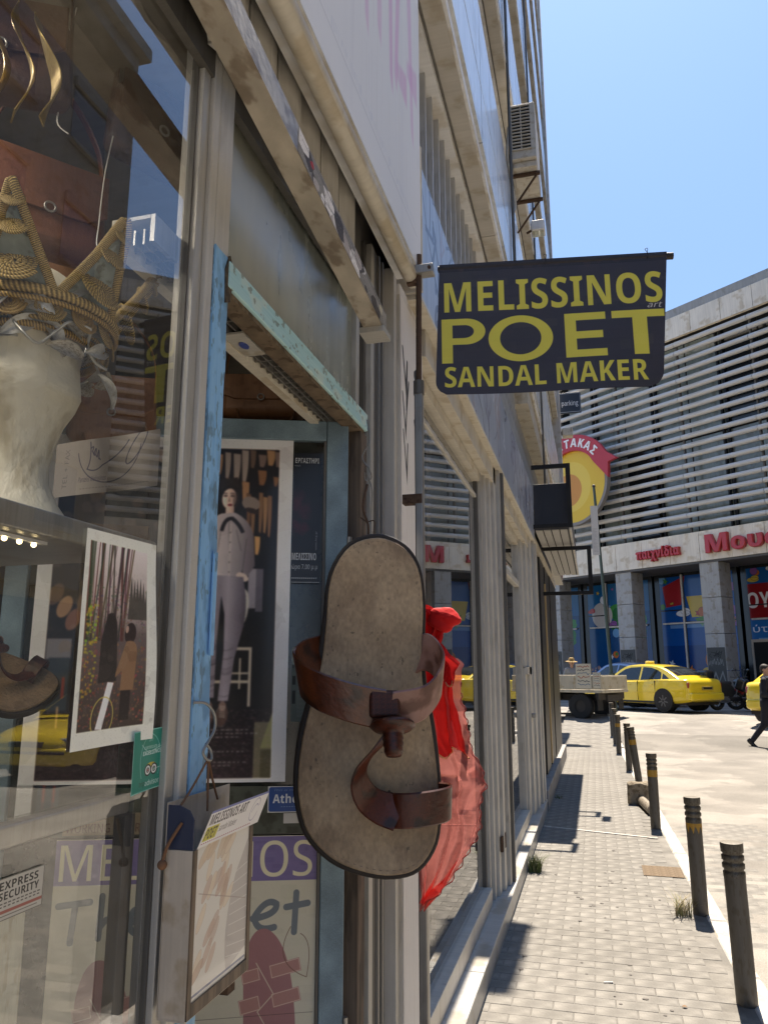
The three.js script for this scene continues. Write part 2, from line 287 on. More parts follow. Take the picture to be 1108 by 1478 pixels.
// ================================================================ GROUND
const kerbX = (z) => 0.80 + 0.0205 * (z + 4.6);
{
  const strip = (x0, x1, z0, z1, lift, n) => { const g = sheet(24, n, (u, v) => { const z = mix(z0, z1, v), X0 = typeof x0 === 'function' ? x0(z) : x0, X1 = typeof x1 === 'function' ? x1(z) : x1; return [mix(X0, X1, u), rise(z) + lift, z]; }); const p = g.attributes.position, uv = g.attributes.uv; for (let i = 0; i < p.count; i++) uv.setXY(i, p.getX(i), p.getZ(i)); return g; };
  m.road = M([0.40, 0.385, 0.36], 0.85, 0, { map: rep(T.asphalt, 3.1), bumpMap: rep(T.bump, 0.5), bumpScale: 0.003 });
  m.ground = M([0.30, 0.29, 0.27], 0.9, 0, { map: rep(T.asphalt, 5) });
  m.pave = M([0.35, 0.332, 0.308], 0.9, 0, { map: rep(T.fine, 0.7), bumpMap: rep(T.bump, 0.3), bumpScale: 0.002 });
  struct('ground', strip(-420, 420, 300, -640, -0.075, 160), m.ground);
  const road = struct('road', strip((z) => kerbX(z) - 0.01, 9.3, 14, -25.5, -0.046, 80), m.road);
  struct('road', strip(-45, 60, -25.5, -40, -0.058, 10), m.road);
  // setts of the street nearest the kerb: real stones as far as they can be told apart
  const tones = [[0.375, 0.358, 0.335], [0.388, 0.371, 0.346], [0.40, 0.382, 0.357], [0.412, 0.394, 0.369]].map((c) => M(c, 0.88, 0, { map: rep(T.fine, 0.45), bumpMap: rep(T.bump, 0.25), bumpScale: 0.0025 }));
  const setts = [[], [], [], []];
  for (let j = 0; j < 60; j++) for (let i = 0; i < 12; i++) {
    if (fbm(i / 12, j / 60, 5, 9, 3, 61) > 0.56 + 0.25 * (1 - j / 60)) continue;   // gaps where asphalt covers the stones
    const z = -3.6 - j * 0.106, x = kerbX(z) + 0.12 + i * 0.212 + (j % 2) * 0.106;
    const g = chamfer(0.2092, 0.03, 0.1042, 0.002); g.rotateY(rr(-0.02, 0.02)); g.translate(x, -0.0455 + rr(-0.001, 0.001) + rise(z), z); setts[Math.min(3, Math.max(0, Math.round(1.5 + (fbm(x / 6, -z / 12, 6, 12, 4, 91) - 0.5) * 7 + rr(-0.9, 0.9))))].push(g);
  }
  setts.forEach((s, i) => { const o = L(road, 'sett', merge(s), tones[i]); o.userData.kind = 'stuff'; });
  m.paint = M([0.62, 0.60, 0.56], 0.8, 0, { map: rep(T.grime, 0.9) });
  L(road, 'painted_line', strip(1.2, 7.5, -17.6, -17.72, -0.052, 1), m.paint);
  L(road, 'painted_line', strip(0.9, 6.5, -13.3, -13.38, -0.052, 1), m.paint);
  // the pavement, its pavers and kerb stones
  const pv = struct('pavement', strip(-0.9, (z) => kerbX(z) - 0.12, 9, -26, -0.0012, 90), m.pave);
  L(pv, 'pavement_top', strip(-0.9, (z) => kerbX(z) - 0.12, -16.1, -26, -0.0005, 40), m.pave);
  const pt = [[0.35, 0.333, 0.31], [0.368, 0.351, 0.327], [0.38, 0.362, 0.338], [0.39, 0.371, 0.347], [0.403, 0.385, 0.36]].map((c) => M(c, 0.9, 0, { map: rep(T.fine, 0.5), bumpMap: rep(T.bump, 0.2), bumpScale: 0.002 }));
  const pg = [0, 1, 2].map((k) => { const g = chamfer(0.2012, 0.03, 0.1006, 0.0022); g.rotateY([0, 0.012, -0.012][k]); return g; });
  const far = [[], [], [], [], []]; let count = 0;
  for (let j = 0; j < 155; j++) for (let i = -1; i < 8; i++) {
    const z = -3.3 + 0.6 - j * 0.1035, x = -0.6 + i * 0.2045 + (j % 2) * 0.102;
    if (x + 0.1 > kerbX(z) - 0.12 || x < -0.72) continue;
    const q = fbm(x / 4 + 0.5, -z / 8, 6, 12, 4, 77), t = Math.min(4, Math.max(0, [2, 0, 3, 1, 4].indexOf(0) + Math.round((q - 0.5) * 9 + rr(-1.1, 1.1)) + 1)), y = rr(-0.0012, 0.0008) + 0.002, k = (rnd() * 3) | 0;
    if (z < -3.5 && count < 298) { const o = L(pv, 'paver', pg[k], pt[t]); o.position.set(x, y, z); count++; }
    else { const g = pg[k].clone(); g.translate(x, y, z); far[t].push(g); }
  }
  far.forEach((s, i) => { const o = L(pv, 'paver', merge(s), pt[i]); o.userData.kind = 'stuff'; });
  const kg = [0, 1].map(() => chamfer(0.125, 0.14, 0.985, 0.012));
  m.kerb = M([0.56, 0.54, 0.50], 0.8, 0, { map: rep(T.stain, 0.6), bumpMap: rep(T.bump, 0.3), bumpScale: 0.003 });
  const kerb = new THREE.Group(); kerb.name = 'kerb'; kerb.userData.kind = 'structure'; scene.add(kerb);
  for (let k = 0; k < 26; k++) { const z = -0.5 - k, o = L(kerb, 'kerb_stone', kg[k % 2], m.kerb); o.position.set(kerbX(z) - 0.06, rise(z) + 0.006 + rr(-0.004, 0.004), z); o.rotation.y = rr(-0.006, 0.006) + 0.02; }
  const ln = beam([-0.62, 0.003, -8.95], [0.52, 0.003, -8.62], 0.035, 0.012);
  L(pv, 'stone_strip', ln, m.kerb);
  { const g = []; for (let k = 0; k < 90; k++) { const z = -3.4 - 9 * rnd() * rnd(), d = new THREE.CircleGeometry(rr(0.006, 0.017), 9).rotateX(-Math.PI / 2).scale(1, 1, rr(0.7, 1.3)); d.translate(rr(-0.55, 0.5), 0.0046, z); g.push(d); } const o = L(pv, 'gum_spot', merge(g), M([0.13, 0.12, 0.11], 0.9)); o.userData.kind = 'stuff'; }
  const hole = sheet(6, 3, (u, v) => [mix(0.3, 0.62, u), 0.006, mix(-7.45, -7.1, v)]);   // patch where pavers have broken out
  L(pv, 'broken_patch', hole, M([0.25, 0.20, 0.15], 0.95, 0, { map: rep(T.grime, 0.2) }));
}

// marble threshold that runs along the second shop
{
  const t = thing('stone_threshold', 'grey marble threshold step running along the glazed shop front', 'step', [-0.7, 0, -6]);
  W(t, 'riser', B(-0.80, -0.637, 0, 0.118, -9.86, -2.9), m.marble);
  for (let k = 0; k < 5; k++) W(t, 'slab', B(-0.80, -0.628, 0.12, 0.146, -2.9 - k * 1.392, -2.9 - (k + 1) * 1.392 + 0.006, 0.004), m.marble);
}

// ================================================================ FIRST SHOP (the sandal maker)
{
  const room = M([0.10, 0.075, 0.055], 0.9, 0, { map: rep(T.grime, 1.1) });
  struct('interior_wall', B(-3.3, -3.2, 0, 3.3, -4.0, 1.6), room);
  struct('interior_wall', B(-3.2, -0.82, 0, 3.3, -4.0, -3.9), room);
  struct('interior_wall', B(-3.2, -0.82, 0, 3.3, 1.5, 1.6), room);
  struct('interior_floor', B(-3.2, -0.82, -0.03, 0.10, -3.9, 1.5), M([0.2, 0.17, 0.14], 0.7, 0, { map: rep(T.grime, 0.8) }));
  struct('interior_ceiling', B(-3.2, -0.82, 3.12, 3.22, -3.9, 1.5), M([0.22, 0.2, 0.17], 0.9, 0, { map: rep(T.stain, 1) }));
}
{
  const t = thing('display_window', 'tall shop display window in grey aluminium with crown and sandals inside', 'shop window', [-0.78, 0, 0.2]);
  W(t, 'glass_pane', pane(-0.78, 0.42, 3.12, 1.55, -1.305), m.glass);
  W(t, 'window_post', B(-0.815, -0.752, 0.1, 3.6, -1.332, -1.362, 0.004), m.aluLight);
  W(t, 'window_post', B(-0.81, -0.762, 0.1, 3.6, -1.300, -1.330, 0.003), m.alu);
  W(t, 'rubber_seal', B(-0.79, -0.775, 0.4, 3.12, -1.294, -1.299), m.aluDark);
  W(t, 'window_post', B(-0.815, -0.752, 2.57, 3.6, -1.364, -1.43, 0.004), m.aluLight);
  W(t, 'window_post', B(-0.815, -0.752, 0.1, 3.5, 1.5, 1.56), m.alu);
  W(t, 'base_panel', B(-0.80, -0.77, 0, 0.42, 1.55, -1.295), m.alu);
  W(t, 'head_rail', B(-0.81, -0.75, 3.12, 3.2, 1.55, -1.295), m.alu);
  // shelf at crown height and the glass shelf below it
  const s = W(t, 'shelf', B(-1.45, -0.83, 1.868, 1.886, 1.4, -1.285), M([0.3, 0.29, 0.28], 0.4, 0, { map: rep(T.stain, 0.7) }));
  W(s, 'shelf_edge', B(-0.829, -0.80, 1.862, 1.902, 1.4, -1.285, 0.004), m.steel);
  const s2 = W(t, 'shelf', B(-1.25, -0.82, 1.446, 1.454, 1.4, -1.26), m.glassThin);
  W(s2, 'shelf_edge', B(-0.818, -0.79, 1.42, 1.452, 1.4, -1.235, 0.005), m.steel);
  W(t, 'sliding_pane', pane(-0.803, 0.5, 1.415, -0.1, -1.245), m.glassThin);
  W(t, 'window_post', B(-0.83, -0.808, 0.1, 1.41, -1.25, -1.282), m.aluDark);
  W(t, 'support_bar', B(-1.28, -1.25, 0.1, 1.86, -0.9, -0.93), m.aluDark);
}
{ // LED strip under the shelf edge: lit
  const t = thing('led_strip', 'row of small warm lit lamps under the window shelf edge', 'light strip', [-0.835, 1.855, -0.5]);
  W(t, 'strip_base', B(-0.842, -0.832, 1.856, 1.861, 1.2, -1.02), m.white);
  const g = new THREE.SphereGeometry(0.0042, 8, 6), em = M([1, 0.85, 0.5], 0.4, 0, { emissive: new THREE.Color(1, 0.78, 0.4), emissiveIntensity: 3 });
  for (let k = 0; k < 44; k++) { const o = L(t, 'led_lamp', g, em); o.position.set(-0.002, -0.002, 0.5 - 0.995 + k * 0.0315); }
  const l = new THREE.RectAreaLight(0xffd08a, 3.0, 1.3, 0.012); l.name = 'led_strip_glow'; l.position.set(-0.837, 1.846, -0.4); l.rotation.set(-Math.PI / 2, 0, Math.PI / 2); scene.add(l);
}
{
  const t = thing('shop_doorway', 'shop doorway with chipped blue post, turquoise lintel and dusty transom', 'doorway', [-0.78, 0, -1.9]);
  { // blue post with a ragged, chipped edge
    const g = new THREE.BoxGeometry(0.07, 2.4, 0.066, 3, 90, 3); const p = g.attributes.position;
    for (let i = 0; i < p.count; i++) { const y = p.getY(i), z = p.getZ(i); if (Math.abs(z) > 0.03) p.setZ(i, z + (z < 0 ? -0.012 : 0.002) * (fbm(y / 2.4 + 0.5, 0.3, 30, 4, 4, z < 0 ? 3 : 5) - 0.5)); if (p.getX(i) > 0.03) p.setX(i, p.getX(i) + 0.006 * (fbm(y / 2.4 + 0.5, z * 6 + 0.5, 24, 6, 4, 9) - 0.5)); }
    g.computeVertexNormals(); g.translate(-0.785, 1.375, -1.398); W(t, 'blue_post', boxUV(g), m.blue);
    W(t, 'peeling_splinter', B(-0.746, -0.742, 1.69, 1.9, -1.41, -1.424), m.blue);
    W(t, 'bare_wood_end', extrude([[0, 0], [0.02, 0.01], [0.03, 0.09], [0.012, 0.12], [-0.004, 0.08]], 0.02).rotateY(Math.PI / 2).translate(-0.765, 2.46, -1.415), M([0.55, 0.5, 0.36], 0.8, 0, { map: rep(T.wood, 0.05) }));
  }
  W(t, 'lintel', B(-0.80, -0.742, 2.502, 2.565, -1.42, -2.52, 0.004), m.turq);
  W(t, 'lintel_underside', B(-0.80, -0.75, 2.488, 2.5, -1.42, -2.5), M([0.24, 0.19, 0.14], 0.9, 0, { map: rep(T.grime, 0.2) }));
  T.dust = noiseTex(1024, 512, (u, v) => { const a = fbm(u, v, 5, 4, 6, 201), s = fbm(u, v, 40, 3, 4, 203), e = sstep(0.46, 0.66, fbm(u, v, 4, 3, 5, 207)); const c = 0.62 + 0.26 * (a - 0.5) + 0.14 * (s - 0.5); return mix3([c * 0.97, c * 0.99, c * 0.95], [0.68, 0.66, 0.6], e * 0.55); });
  W(t, 'transom_glass', B(-0.80, -0.788, 2.565, 3.35, -1.43, -2.46), M([0.95, 0.97, 0.93], 0.85, 0, { map: rep(T.dust, 1.6, 0.9), ior: 1.6, roughnessMap: rep(T.dust, 1.6, 0.9) }));
  W(t, 'transom_frame', B(-0.805, -0.77, 2.565, 3.35, -2.46, -2.50), m.alu);
  W(t, 'door_jamb', B(-0.83, -0.75, 0.1, 2.49, -2.462, -2.535, 0.004), m.woodOld);
  W(t, 'jamb_strip', B(-0.80, -0.765, 0.1, 2.49, -2.54, -2.57), m.blueDoor);
  W(t, 'door_threshold', B(-0.82, -0.70, 0.0, 0.12, -1.37, -2.6), m.marble);
}
{ // open door leaf, hung from the far jamb and swung inwards
  const leafX = V(-0.934, 0, 0.357), base = V(-0.785, 0.14, -2.425);
  const turn = Math.atan2(-leafX.z, leafX.x);                // local +x runs from the hinge to the free edge
  const D = thing('blue_door', 'open pale blue shop door with dark posters behind its glass', 'door', base.toArray(), turn);
  const by = base.y;
  // local z: the side that faces the street is local -z after this turn
  const F = (name, x0, x1, y0, y1, z0, z1, mat, r = 0) => L(D, name, B(x0, x1, y0 - by, y1 - by, z0, z1, r), mat);
  F('stile', 0, 0.074, 0.16, 2.505, -0.022, 0.022, m.blueDoor, 0.004); F('stile', 1.02, 1.09, 0.16, 2.505, -0.022, 0.022, m.blueDoor, 0.004);
  F('top_rail', 0.075, 1.019, 2.434, 2.505, -0.022, 0.022, m.blueDoor, 0.004); F('bottom_rail', 0.075, 1.019, 0.16, 0.3, -0.022, 0.022, m.blueDoor, 0.004);
  F('bead', 0.075, 0.083, 0.3, 2.433, -0.018, -0.006, m.aluDark);
  m.doorGlass = M([0.05, 0.06, 0.058], 0.12, 0, { map: rep(T.grime, 0.4), ior: 1.6 });
  F('glass_panel', 0.084, 1.018, 0.3, 2.433, 0.0, 0.006, m.doorGlass);
  F('middle_rail', 0.084, 1.018, 1.165, 1.305, -0.004, -0.0005, M([0.13, 0.16, 0.14], 0.5, 0, { map: rep(T.grime, 0.3) }));
  const h = new THREE.CylinderGeometry(0.009, 0.009, 0.1, 10);
  for (const y of [2.05, 1.4, 0.6]) { const o = L(D, 'hinge', h, m.steel); o.position.set(-0.006, y - by, -0.018); }
  globalThis.DOOR = { base, turn, by };
}
{ // louvred strip light above the door
  const t = thing('ceiling_light', 'dusty fluorescent fitting with metal louvre above the doorway', 'light fitting', [-0.9, 2.55, -1.7]);
  W(t, 'side_rail', B(-0.902, -0.874, 2.494, 2.56, -1.21, -2.42), M([0.75, 0.70, 0.58], 0.6, 0, { map: rep(T.stain, 0.5) }));
  W(t, 'side_rail', B(-0.812, -0.802, 2.50, 2.56, -1.21, -2.42), m.steel);
  W(t, 'backing', B(-0.873, -0.813, 2.552, 2.56, -1.21, -2.42), m.aluLight);
  const f = BGU.mergeGeometries([B(-0.872, -0.814, 2.505, 2.535, -0.002, 0.002)]);
  for (let k = 0; k < 34; k++) { if (k < 6 || (k > 14 && k < 18)) continue; const o = W(t, 'louvre_fin', f.clone(), m.steel); o.position.z += -1.0 - k * 0.042; }
  W(t, 'louvre_bar', B(-0.856, -0.852, 2.503, 2.536, -1.22, -2.4), m.steel); W(t, 'louvre_bar', B(-0.834, -0.83, 2.503, 2.536, -1.22, -2.4), m.steel);
  const pl = W(t, 'centre_plate', B(-0.873, -0.813, 2.497, 2.502, -1.64, -1.78), M([0.55, 0.53, 0.47], 0.5, 0, { map: rep(T.stain, 0.3) }));
  W(pl, 'blue_badge', new THREE.CylinderGeometry(0.02, 0.02, 0.003, 20).scale(0.7, 1, 1.3).scale(0.8, 1, 0.8).translate(-0.843, 2.4955, -1.71), M([0.05, 0.08, 0.3], 0.4));
}
{ // roller shutter above, its bottom bar, and the sign board
  const t = thing('roller_shutter', 'rolled up grey metal shutter slats behind the sign board', 'shutter', [-0.70, 2.9, -1.2]);
  const sg = [0, 1, 2].map((k) => { const g = new THREE.BoxGeometry(0.012, 0.42, 0.165, 1, 1, 6); const p = g.attributes.position; for (let i = 0; i < p.count; i++) p.setX(i, p.getX(i) - 0.02 * Math.pow(Math.abs(p.getZ(i)) / 0.0825, 2) + (k - 1) * 0.002); g.computeVertexNormals(); return boxUV(g); });
  for (let k = 0; k < 18; k++) { const o = L(t, 'slat', sg[k % 3], m.aluLight); o.position.set(-0.02, 0.32, 1.6 - k * 0.172 + 0.3); }
  W(t, 'shutter_box', B(-0.775, -0.755, 2.97, 3.55, 1.6, -2.46), m.aluDark);
  const b = thing('awning_bar', 'battered grey metal beam with torn stickers crossing above the doorway', 'metal beam', [-0.6, 2.8, -1.3]);
  const b0 = [-0.605, 3.02, 0.2], b1 = [-0.655, 2.815, -2.33];
  const bm = beam(b0, b1, 0.064, 0.072); W(b, 'bar', bm, m.beam);
  W(b, 'end_cap', B(-0.70, -0.615, 2.765, 2.785, -2.27, -2.36), m.alu);
  T.stick = cv(512, 64, (x, w, h) => { x.fillStyle = '#8d877e'; x.fillRect(0, 0, w, h); for (let i = 0; i < 26; i++) { const X = rnd() * w, Y = rnd() * h; blot(x, X, Y, 10 + rnd() * 26, ['#d9d3cc', '#b9aea6', '#5d534b', '#c7bda0', '#4a4038', '#efe9e4'][(rnd() * 6) | 0]); } x.strokeStyle = '#2c2724'; for (let i = 0; i < 16; i++) { x.beginPath(); x.moveTo(rnd() * w, rnd() * h); x.lineTo(rnd() * w, rnd() * h); x.stroke(); } blot(x, 60, 26, 9, '#b03030'); grain(x, w, h, 1500, 0.4); });
  const at = (k) => b0.map((c, i) => mix(c, b1[i], k));
  const st = sheet(12, 1, (u, v) => { const a = at(mix(0.66, 0.98, u)); return [a[0] + 0.033, a[1] - 0.034 + v * 0.068, a[2]]; });
  W(b, 'torn_sticker', st, M([1, 1, 1], 0.7, 0, { map: T.stick }));
  
  const s = thing('shop_sign_board', 'white shop sign board with faded pink print and cream lower edge', 'sign board', [-0.6, 3.2, -0.6]);
  T.board = cv(1024, 640, (x, w, h) => { // u along the street, v up; only faded smears of a print are left
    x.fillStyle = '#e0e0e1'; x.fillRect(0, 0, w, h);
    for (let i = 0; i < 14; i++) { x.fillStyle = `rgba(90,95,105,${0.02 * rnd()})`; x.fillRect(rnd() * w, 0, 4 + rnd() * 24, h); }
    for (const [a, b2, c, d] of [[40, 20, 40, 330], [110, 0, 44, 420], [190, 40, 50, 300], [250, 60, 34, 340], [330, 20, 48, 400], [420, 40, 42, 330], [500, 20, 40, 400], [600, 60, 46, 310], [690, 20, 42, 380], [780, 40, 40, 330], [880, 30, 46, 360]]) { x.fillStyle = `rgba(205,120,185,${0.28 + 0.2 * rnd()})`; x.beginPath(); const sl = rr(-46, 46); x.moveTo(a, b2); x.lineTo(a + c, b2 + 10); x.lineTo(a + c * 0.9 + sl, b2 + d); x.lineTo(a + c * 0.3 + sl, b2 + d - 30); x.closePath(); x.fill(); if (rnd() < 0.6) { x.beginPath(); const yb = b2 + d * rr(0.2, 0.8); x.moveTo(a, yb); x.lineTo(a + c * 2.4, yb + rr(-60, 60)); x.lineTo(a + c * 2.4, yb + 40); x.lineTo(a, yb + 36); x.fill(); } }
    x.filter = 'blur(5px)'; x.drawImage(x.canvas, 0, 0); x.filter = 'none';
    for (let i = 0; i < 260; i++) { x.fillStyle = `rgba(215,213,214,${0.5 * rnd()})`; x.fillRect(rnd() * w, rnd() * 460, 2 + rnd() * 5, 30 + rnd() * 120); }
    for (let i = 0; i < 90; i++) { x.fillStyle = `rgba(90,100,150,${0.22 * rnd()})`; x.fillRect(120 + i * 9.5, 545 + rnd() * 6, 3, 8 + rnd() * 14); }
    x.fillStyle = 'rgba(90,90,110,.25)'; x.fillRect(120, 572, 860, 2);
  });
  const face = sheet(2, 2, (u, v) => [-0.5975, mix(3.237, 4.5, v), mix(-1.15, -2.789, u)]);
  W(s, 'board', B(-0.70, -0.5985, 3.236, 5.3, 1.5, -2.79), m.white); W(s, 'printed_face', face, M([0.92, 0.92, 0.93], 0.5, 0, { map: T.board }));
  const tr = new THREE.CapsuleGeometry(0.028, 4.2, 4, 10).rotateX(Math.PI / 2).scale(1.1, 1.2, 1).translate(-0.628, 3.206, -0.66); W(s, 'lower_trim', boxUV(tr), m.cream);
  
}
{ // shutter guides and white pillar beyond the door
  const t = thing('shutter_guide', 'ribbed grey aluminium shutter guides beside the blue door', 'shutter guide', [-0.76, 0, -2.7]);
  const ribs = [[-2.575, -2.60, -0.775, m.aluDark], [-2.602, -2.645, -0.755, m.alu], [-2.647, -2.66, -0.785, m.aluDark], [-2.662, -2.70, -0.76, m.aluDark], [-2.702, -2.715, -0.75, m.steel], [-2.717, -2.745, -0.765, m.aluDark], [-2.747, -2.76, -0.748, m.steel], [-2.762, -2.80, -0.768, m.aluDark]];
  for (const [z0, z1, x, mt] of ribs) W(t, 'guide_rib', B(-0.83, x, 0.1, 3.3, z0, z1, 0.002), mt);
  W(t, 'guide_post', B(-0.83, -0.715, 0.1, 3.3, -2.802, -2.845, 0.003), m.aluLight);
  T.graf = cv(256, 2048, (x, w, h) => {
    x.fillStyle = '#e6e2de'; x.fillRect(0, 0, w, h);
    for (let i = 0; i < 200; i++) { x.fillStyle = `rgba(120,100,85,${0.05 * rnd()})`; x.fillRect(rnd() * w, rnd() * h, 2 + rnd() * 5, 60 + rnd() * 200); }
    const Y = (y) => (1 - (y - 0.1) / 3.1) * h, ink = 'rgba(24,24,26,.88)'; x.lineCap = 'round';
    const st = (wd, ...p) => { x.strokeStyle = ink; x.lineWidth = wd * 1.7; x.beginPath(); p.forEach(([a, y], i) => i ? x.lineTo(a, Y(y)) : x.moveTo(a, Y(y))); x.stroke(); };
    st(7, [20, 2.98], [55, 2.82], [70, 2.95], [60, 2.72], [85, 2.86]); st(6, [18, 2.78], [50, 2.62], [66, 2.76]); st(6, [25, 2.62], [60, 2.44], [70, 2.58]);
    st(16, [160, 2.94], [210, 2.99], [185, 2.84], [225, 2.86]); st(9, [150, 2.72], [215, 2.56], [165, 2.62]); st(8, [160, 2.5], [185, 2.38], [230, 2.46]); st(10, [165, 2.3], [222, 2.16], [205, 2.34]); st(12, [170, 2.06], [225, 2.02], [200, 1.94], [235, 2.1]);
    st(9, [45, 1.86], [70, 1.72], [52, 1.66]); st(8, [92, 1.88], [112, 1.7]); st(8, [135, 1.85], [150, 1.71]); st(6, [140, 1.92], [144, 1.93]); st(8, [180, 1.92], [190, 1.7], [186, 1.8], [235, 1.9], [190, 1.8], [228, 1.7]); st(7, [20, 1.62], [80, 1.56], [120, 1.6]);
    grain(x, w, h, 4000, 0.12);
  });
  const p = thing('wall_pillar', 'white plastered wall pillar with black graffiti scrawl by the sign pole', 'wall', [-0.75, 0, -3.05]);
  W(p, 'pillar', B(-0.86, -0.702, 0, 3.25, -2.85, -3.27), m.plaster);
  W(p, 'painted_face', sheet(1, 1, (u, v) => [-0.7005, mix(0.1, 3.2, v), mix(-2.852, -3.268, u)]), M([0.95, 0.95, 0.95], 0.85, 0, { map: T.graf, bumpMap: rep(T.bump, 0.3), bumpScale: 0.001 }));
  W(p, 'side_face', B(-0.80, -0.703, 0.02, 3.2, -2.846, -2.849), m.aluLight);
}

// ================================================================ SECOND SHOP
{
  const t = thing('glazed_shop_front', 'glazed shop front with old grey aluminium frames reflecting the street', 'shop front', [-0.75, 0, -6.3]);
  const rails = (y0, y1, x0, x1, z0, z1, mt = m.aluLight) => W(t, 'frame_rail', B(x0, x1, y0, y1, z0, z1, 0.003), mt);
  W(t, 'glass_pane', pane(-0.78, 0.26, 3.02, -3.31, -5.42), m.glass);
  W(t, 'frame_post', B(-0.80, -0.76, 0.146, 3.1, -3.272, -3.31, 0.003), m.aluLight);
  rails(0.147, 0.255, -0.80, -0.73, -3.31, -5.44); rails(3.025, 3.09, -0.80, -0.745, -3.31, -5.44, m.cream); rails(3.10, 3.235, -0.80, -0.685, -3.28, -6.05, m.cream); rails(2.90, 2.925, -0.80, -0.77, -3.31, -5.42);
  // sliding tracks that step out towards the street
  [[-5.43, -0.765, m.aluDark], [-5.475, -0.745, m.alu], [-5.52, -0.755, m.aluDark], [-5.56, -0.725, m.aluLight], [-5.64, -0.735, m.aluDark], [-5.66, -0.705, m.aluLight], [-5.76, -0.715, m.aluDark], [-5.80, -0.685, m.aluLight], [-5.92, -0.695, m.aluDark], [-5.95, -0.662, m.alu], [-6.05, -0.64, m.aluDark]].forEach(([z, x, mt], i, a) => W(t, 'frame_post', B(-0.82, x, 0.146, 3.235, z, (a[i + 1] ?? [-6.11])[0] + 0.003, 0.002), mt));
  W(t, 'glass_pane', pane(-0.78, 0.26, 2.55, -6.11, -8.42), m.glass);
  W(t, 'glass_pane', pane(-0.78, 2.62, 3.02, -6.11, -8.42), m.glass);
  rails(0.147, 0.255, -0.80, -0.72, -6.11, -8.42); rails(2.555, 2.615, -0.80, -0.75, -6.11, -8.42); rails(3.025, 3.09, -0.80, -0.745, -6.11, -8.42, m.cream); rails(3.10, 3.235, -0.80, -0.69, -6.11, -9.86, m.cream);
  [[-8.42, -0.75, m.alu], [-8.50, -0.765, m.aluDark], [-8.53, -0.725, m.aluLight], [-8.75, -0.735, m.aluDark], [-8.79, -0.70, m.aluLight], [-9.1, -0.71, m.aluDark], [-9.14, -0.68, m.aluLight], [-9.45, -0.69, m.aluDark], [-9.5, -0.655, m.alu], [-9.7, -0.64, m.aluLight]].forEach(([z, x, mt], i, a) => W(t, 'frame_post', B(-0.82, x, 0.146, 3.235, z, (a[i + 1] ?? [-9.85])[0] + 0.003, 0.002), mt));
  W(t, 'frame_rail', B(-0.76, -0.70, 1.62, 1.70, -8.53, -9.1), m.aluLight);
  W(t, 'door_handle', B(-0.70, -0.655, 1.15, 1.2, -8.82, -8.9, 0.01), m.steel);
  for (const z of [-5.70, -5.84]) W(t, 'lock_plate', B(-0.70, -0.682, 0.42, 0.52, z, z - 0.05), m.rust);
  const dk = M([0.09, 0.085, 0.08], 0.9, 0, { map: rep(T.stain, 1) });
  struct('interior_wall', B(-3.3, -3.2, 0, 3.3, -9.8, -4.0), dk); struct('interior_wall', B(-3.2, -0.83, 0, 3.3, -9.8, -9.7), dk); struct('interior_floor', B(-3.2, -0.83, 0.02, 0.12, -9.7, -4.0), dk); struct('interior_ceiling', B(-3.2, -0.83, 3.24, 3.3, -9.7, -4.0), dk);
  const s = thing('fascia_board', 'grey blue fascia board with scrawled graffiti over the glazed shop', 'sign board', [-0.66, 3.25, -6.4]);
  T.fas = cv(2048, 256, (x, w, h) => {
    x.fillStyle = '#9aa3b4'; x.fillRect(0, 0, w, h); for (let i = 0; i < 300; i++) { x.fillStyle = `rgba(${rnd() < 0.5 ? '225,230,240' : '70,75,95'},${0.12 * rnd()})`; x.fillRect(rnd() * w, 0, 2 + rnd() * 14, h); }
    for (let k = 0; k < 70; k++) { const X = rnd() * w, Y = 20 + rnd() * 190; x.strokeStyle = ['rgba(58,60,86,.75)', 'rgba(225,228,236,.8)', 'rgba(90,88,120,.7)', 'rgba(40,42,60,.7)', 'rgba(150,120,120,.6)'][(rnd() * 5) | 0]; x.lineWidth = 3 + rnd() * 9; x.beginPath(); x.moveTo(X, Y); let a = X, b = Y; for (let j = 0; j < 4; j++) { a += rr(-30, 70); b = clamp(b + rr(-110, 110), 6, 250); x.quadraticCurveTo(a + rr(-30, 30), b + rr(-40, 40), a, b); } x.stroke(); }
    grain(x, w, h, 6000, 0.15);
  });
  W(s, 'board', B(-0.76, -0.662, 3.262, 3.97, -2.98, -9.9), m.white);
  for (let k = 0; k < 4; k++) { const z0 = -2.985 - k * 1.73, z1 = z0 - 1.724, g = sheet(1, 1, (u, v) => [-0.659, mix(3.264, 3.968, v), mix(z0, z1, u)]), uv = g.attributes.uv; for (let i = 0; i < 4; i++) uv.setX(i, (k + uv.getX(i)) / 4); W(s, 'panel', g, M([0.8, 0.82, 0.86], 0.35, 0, { map: T.fas })); }
  W(s, 'lower_trim', B(-0.76, -0.64, 3.237, 3.262, -2.98, -9.9, 0.005), m.cream);
  W(s, 'end_cap', B(-0.75, -0.63, 3.262, 3.975, -2.965, -2.98, 0.004), m.cream);
}

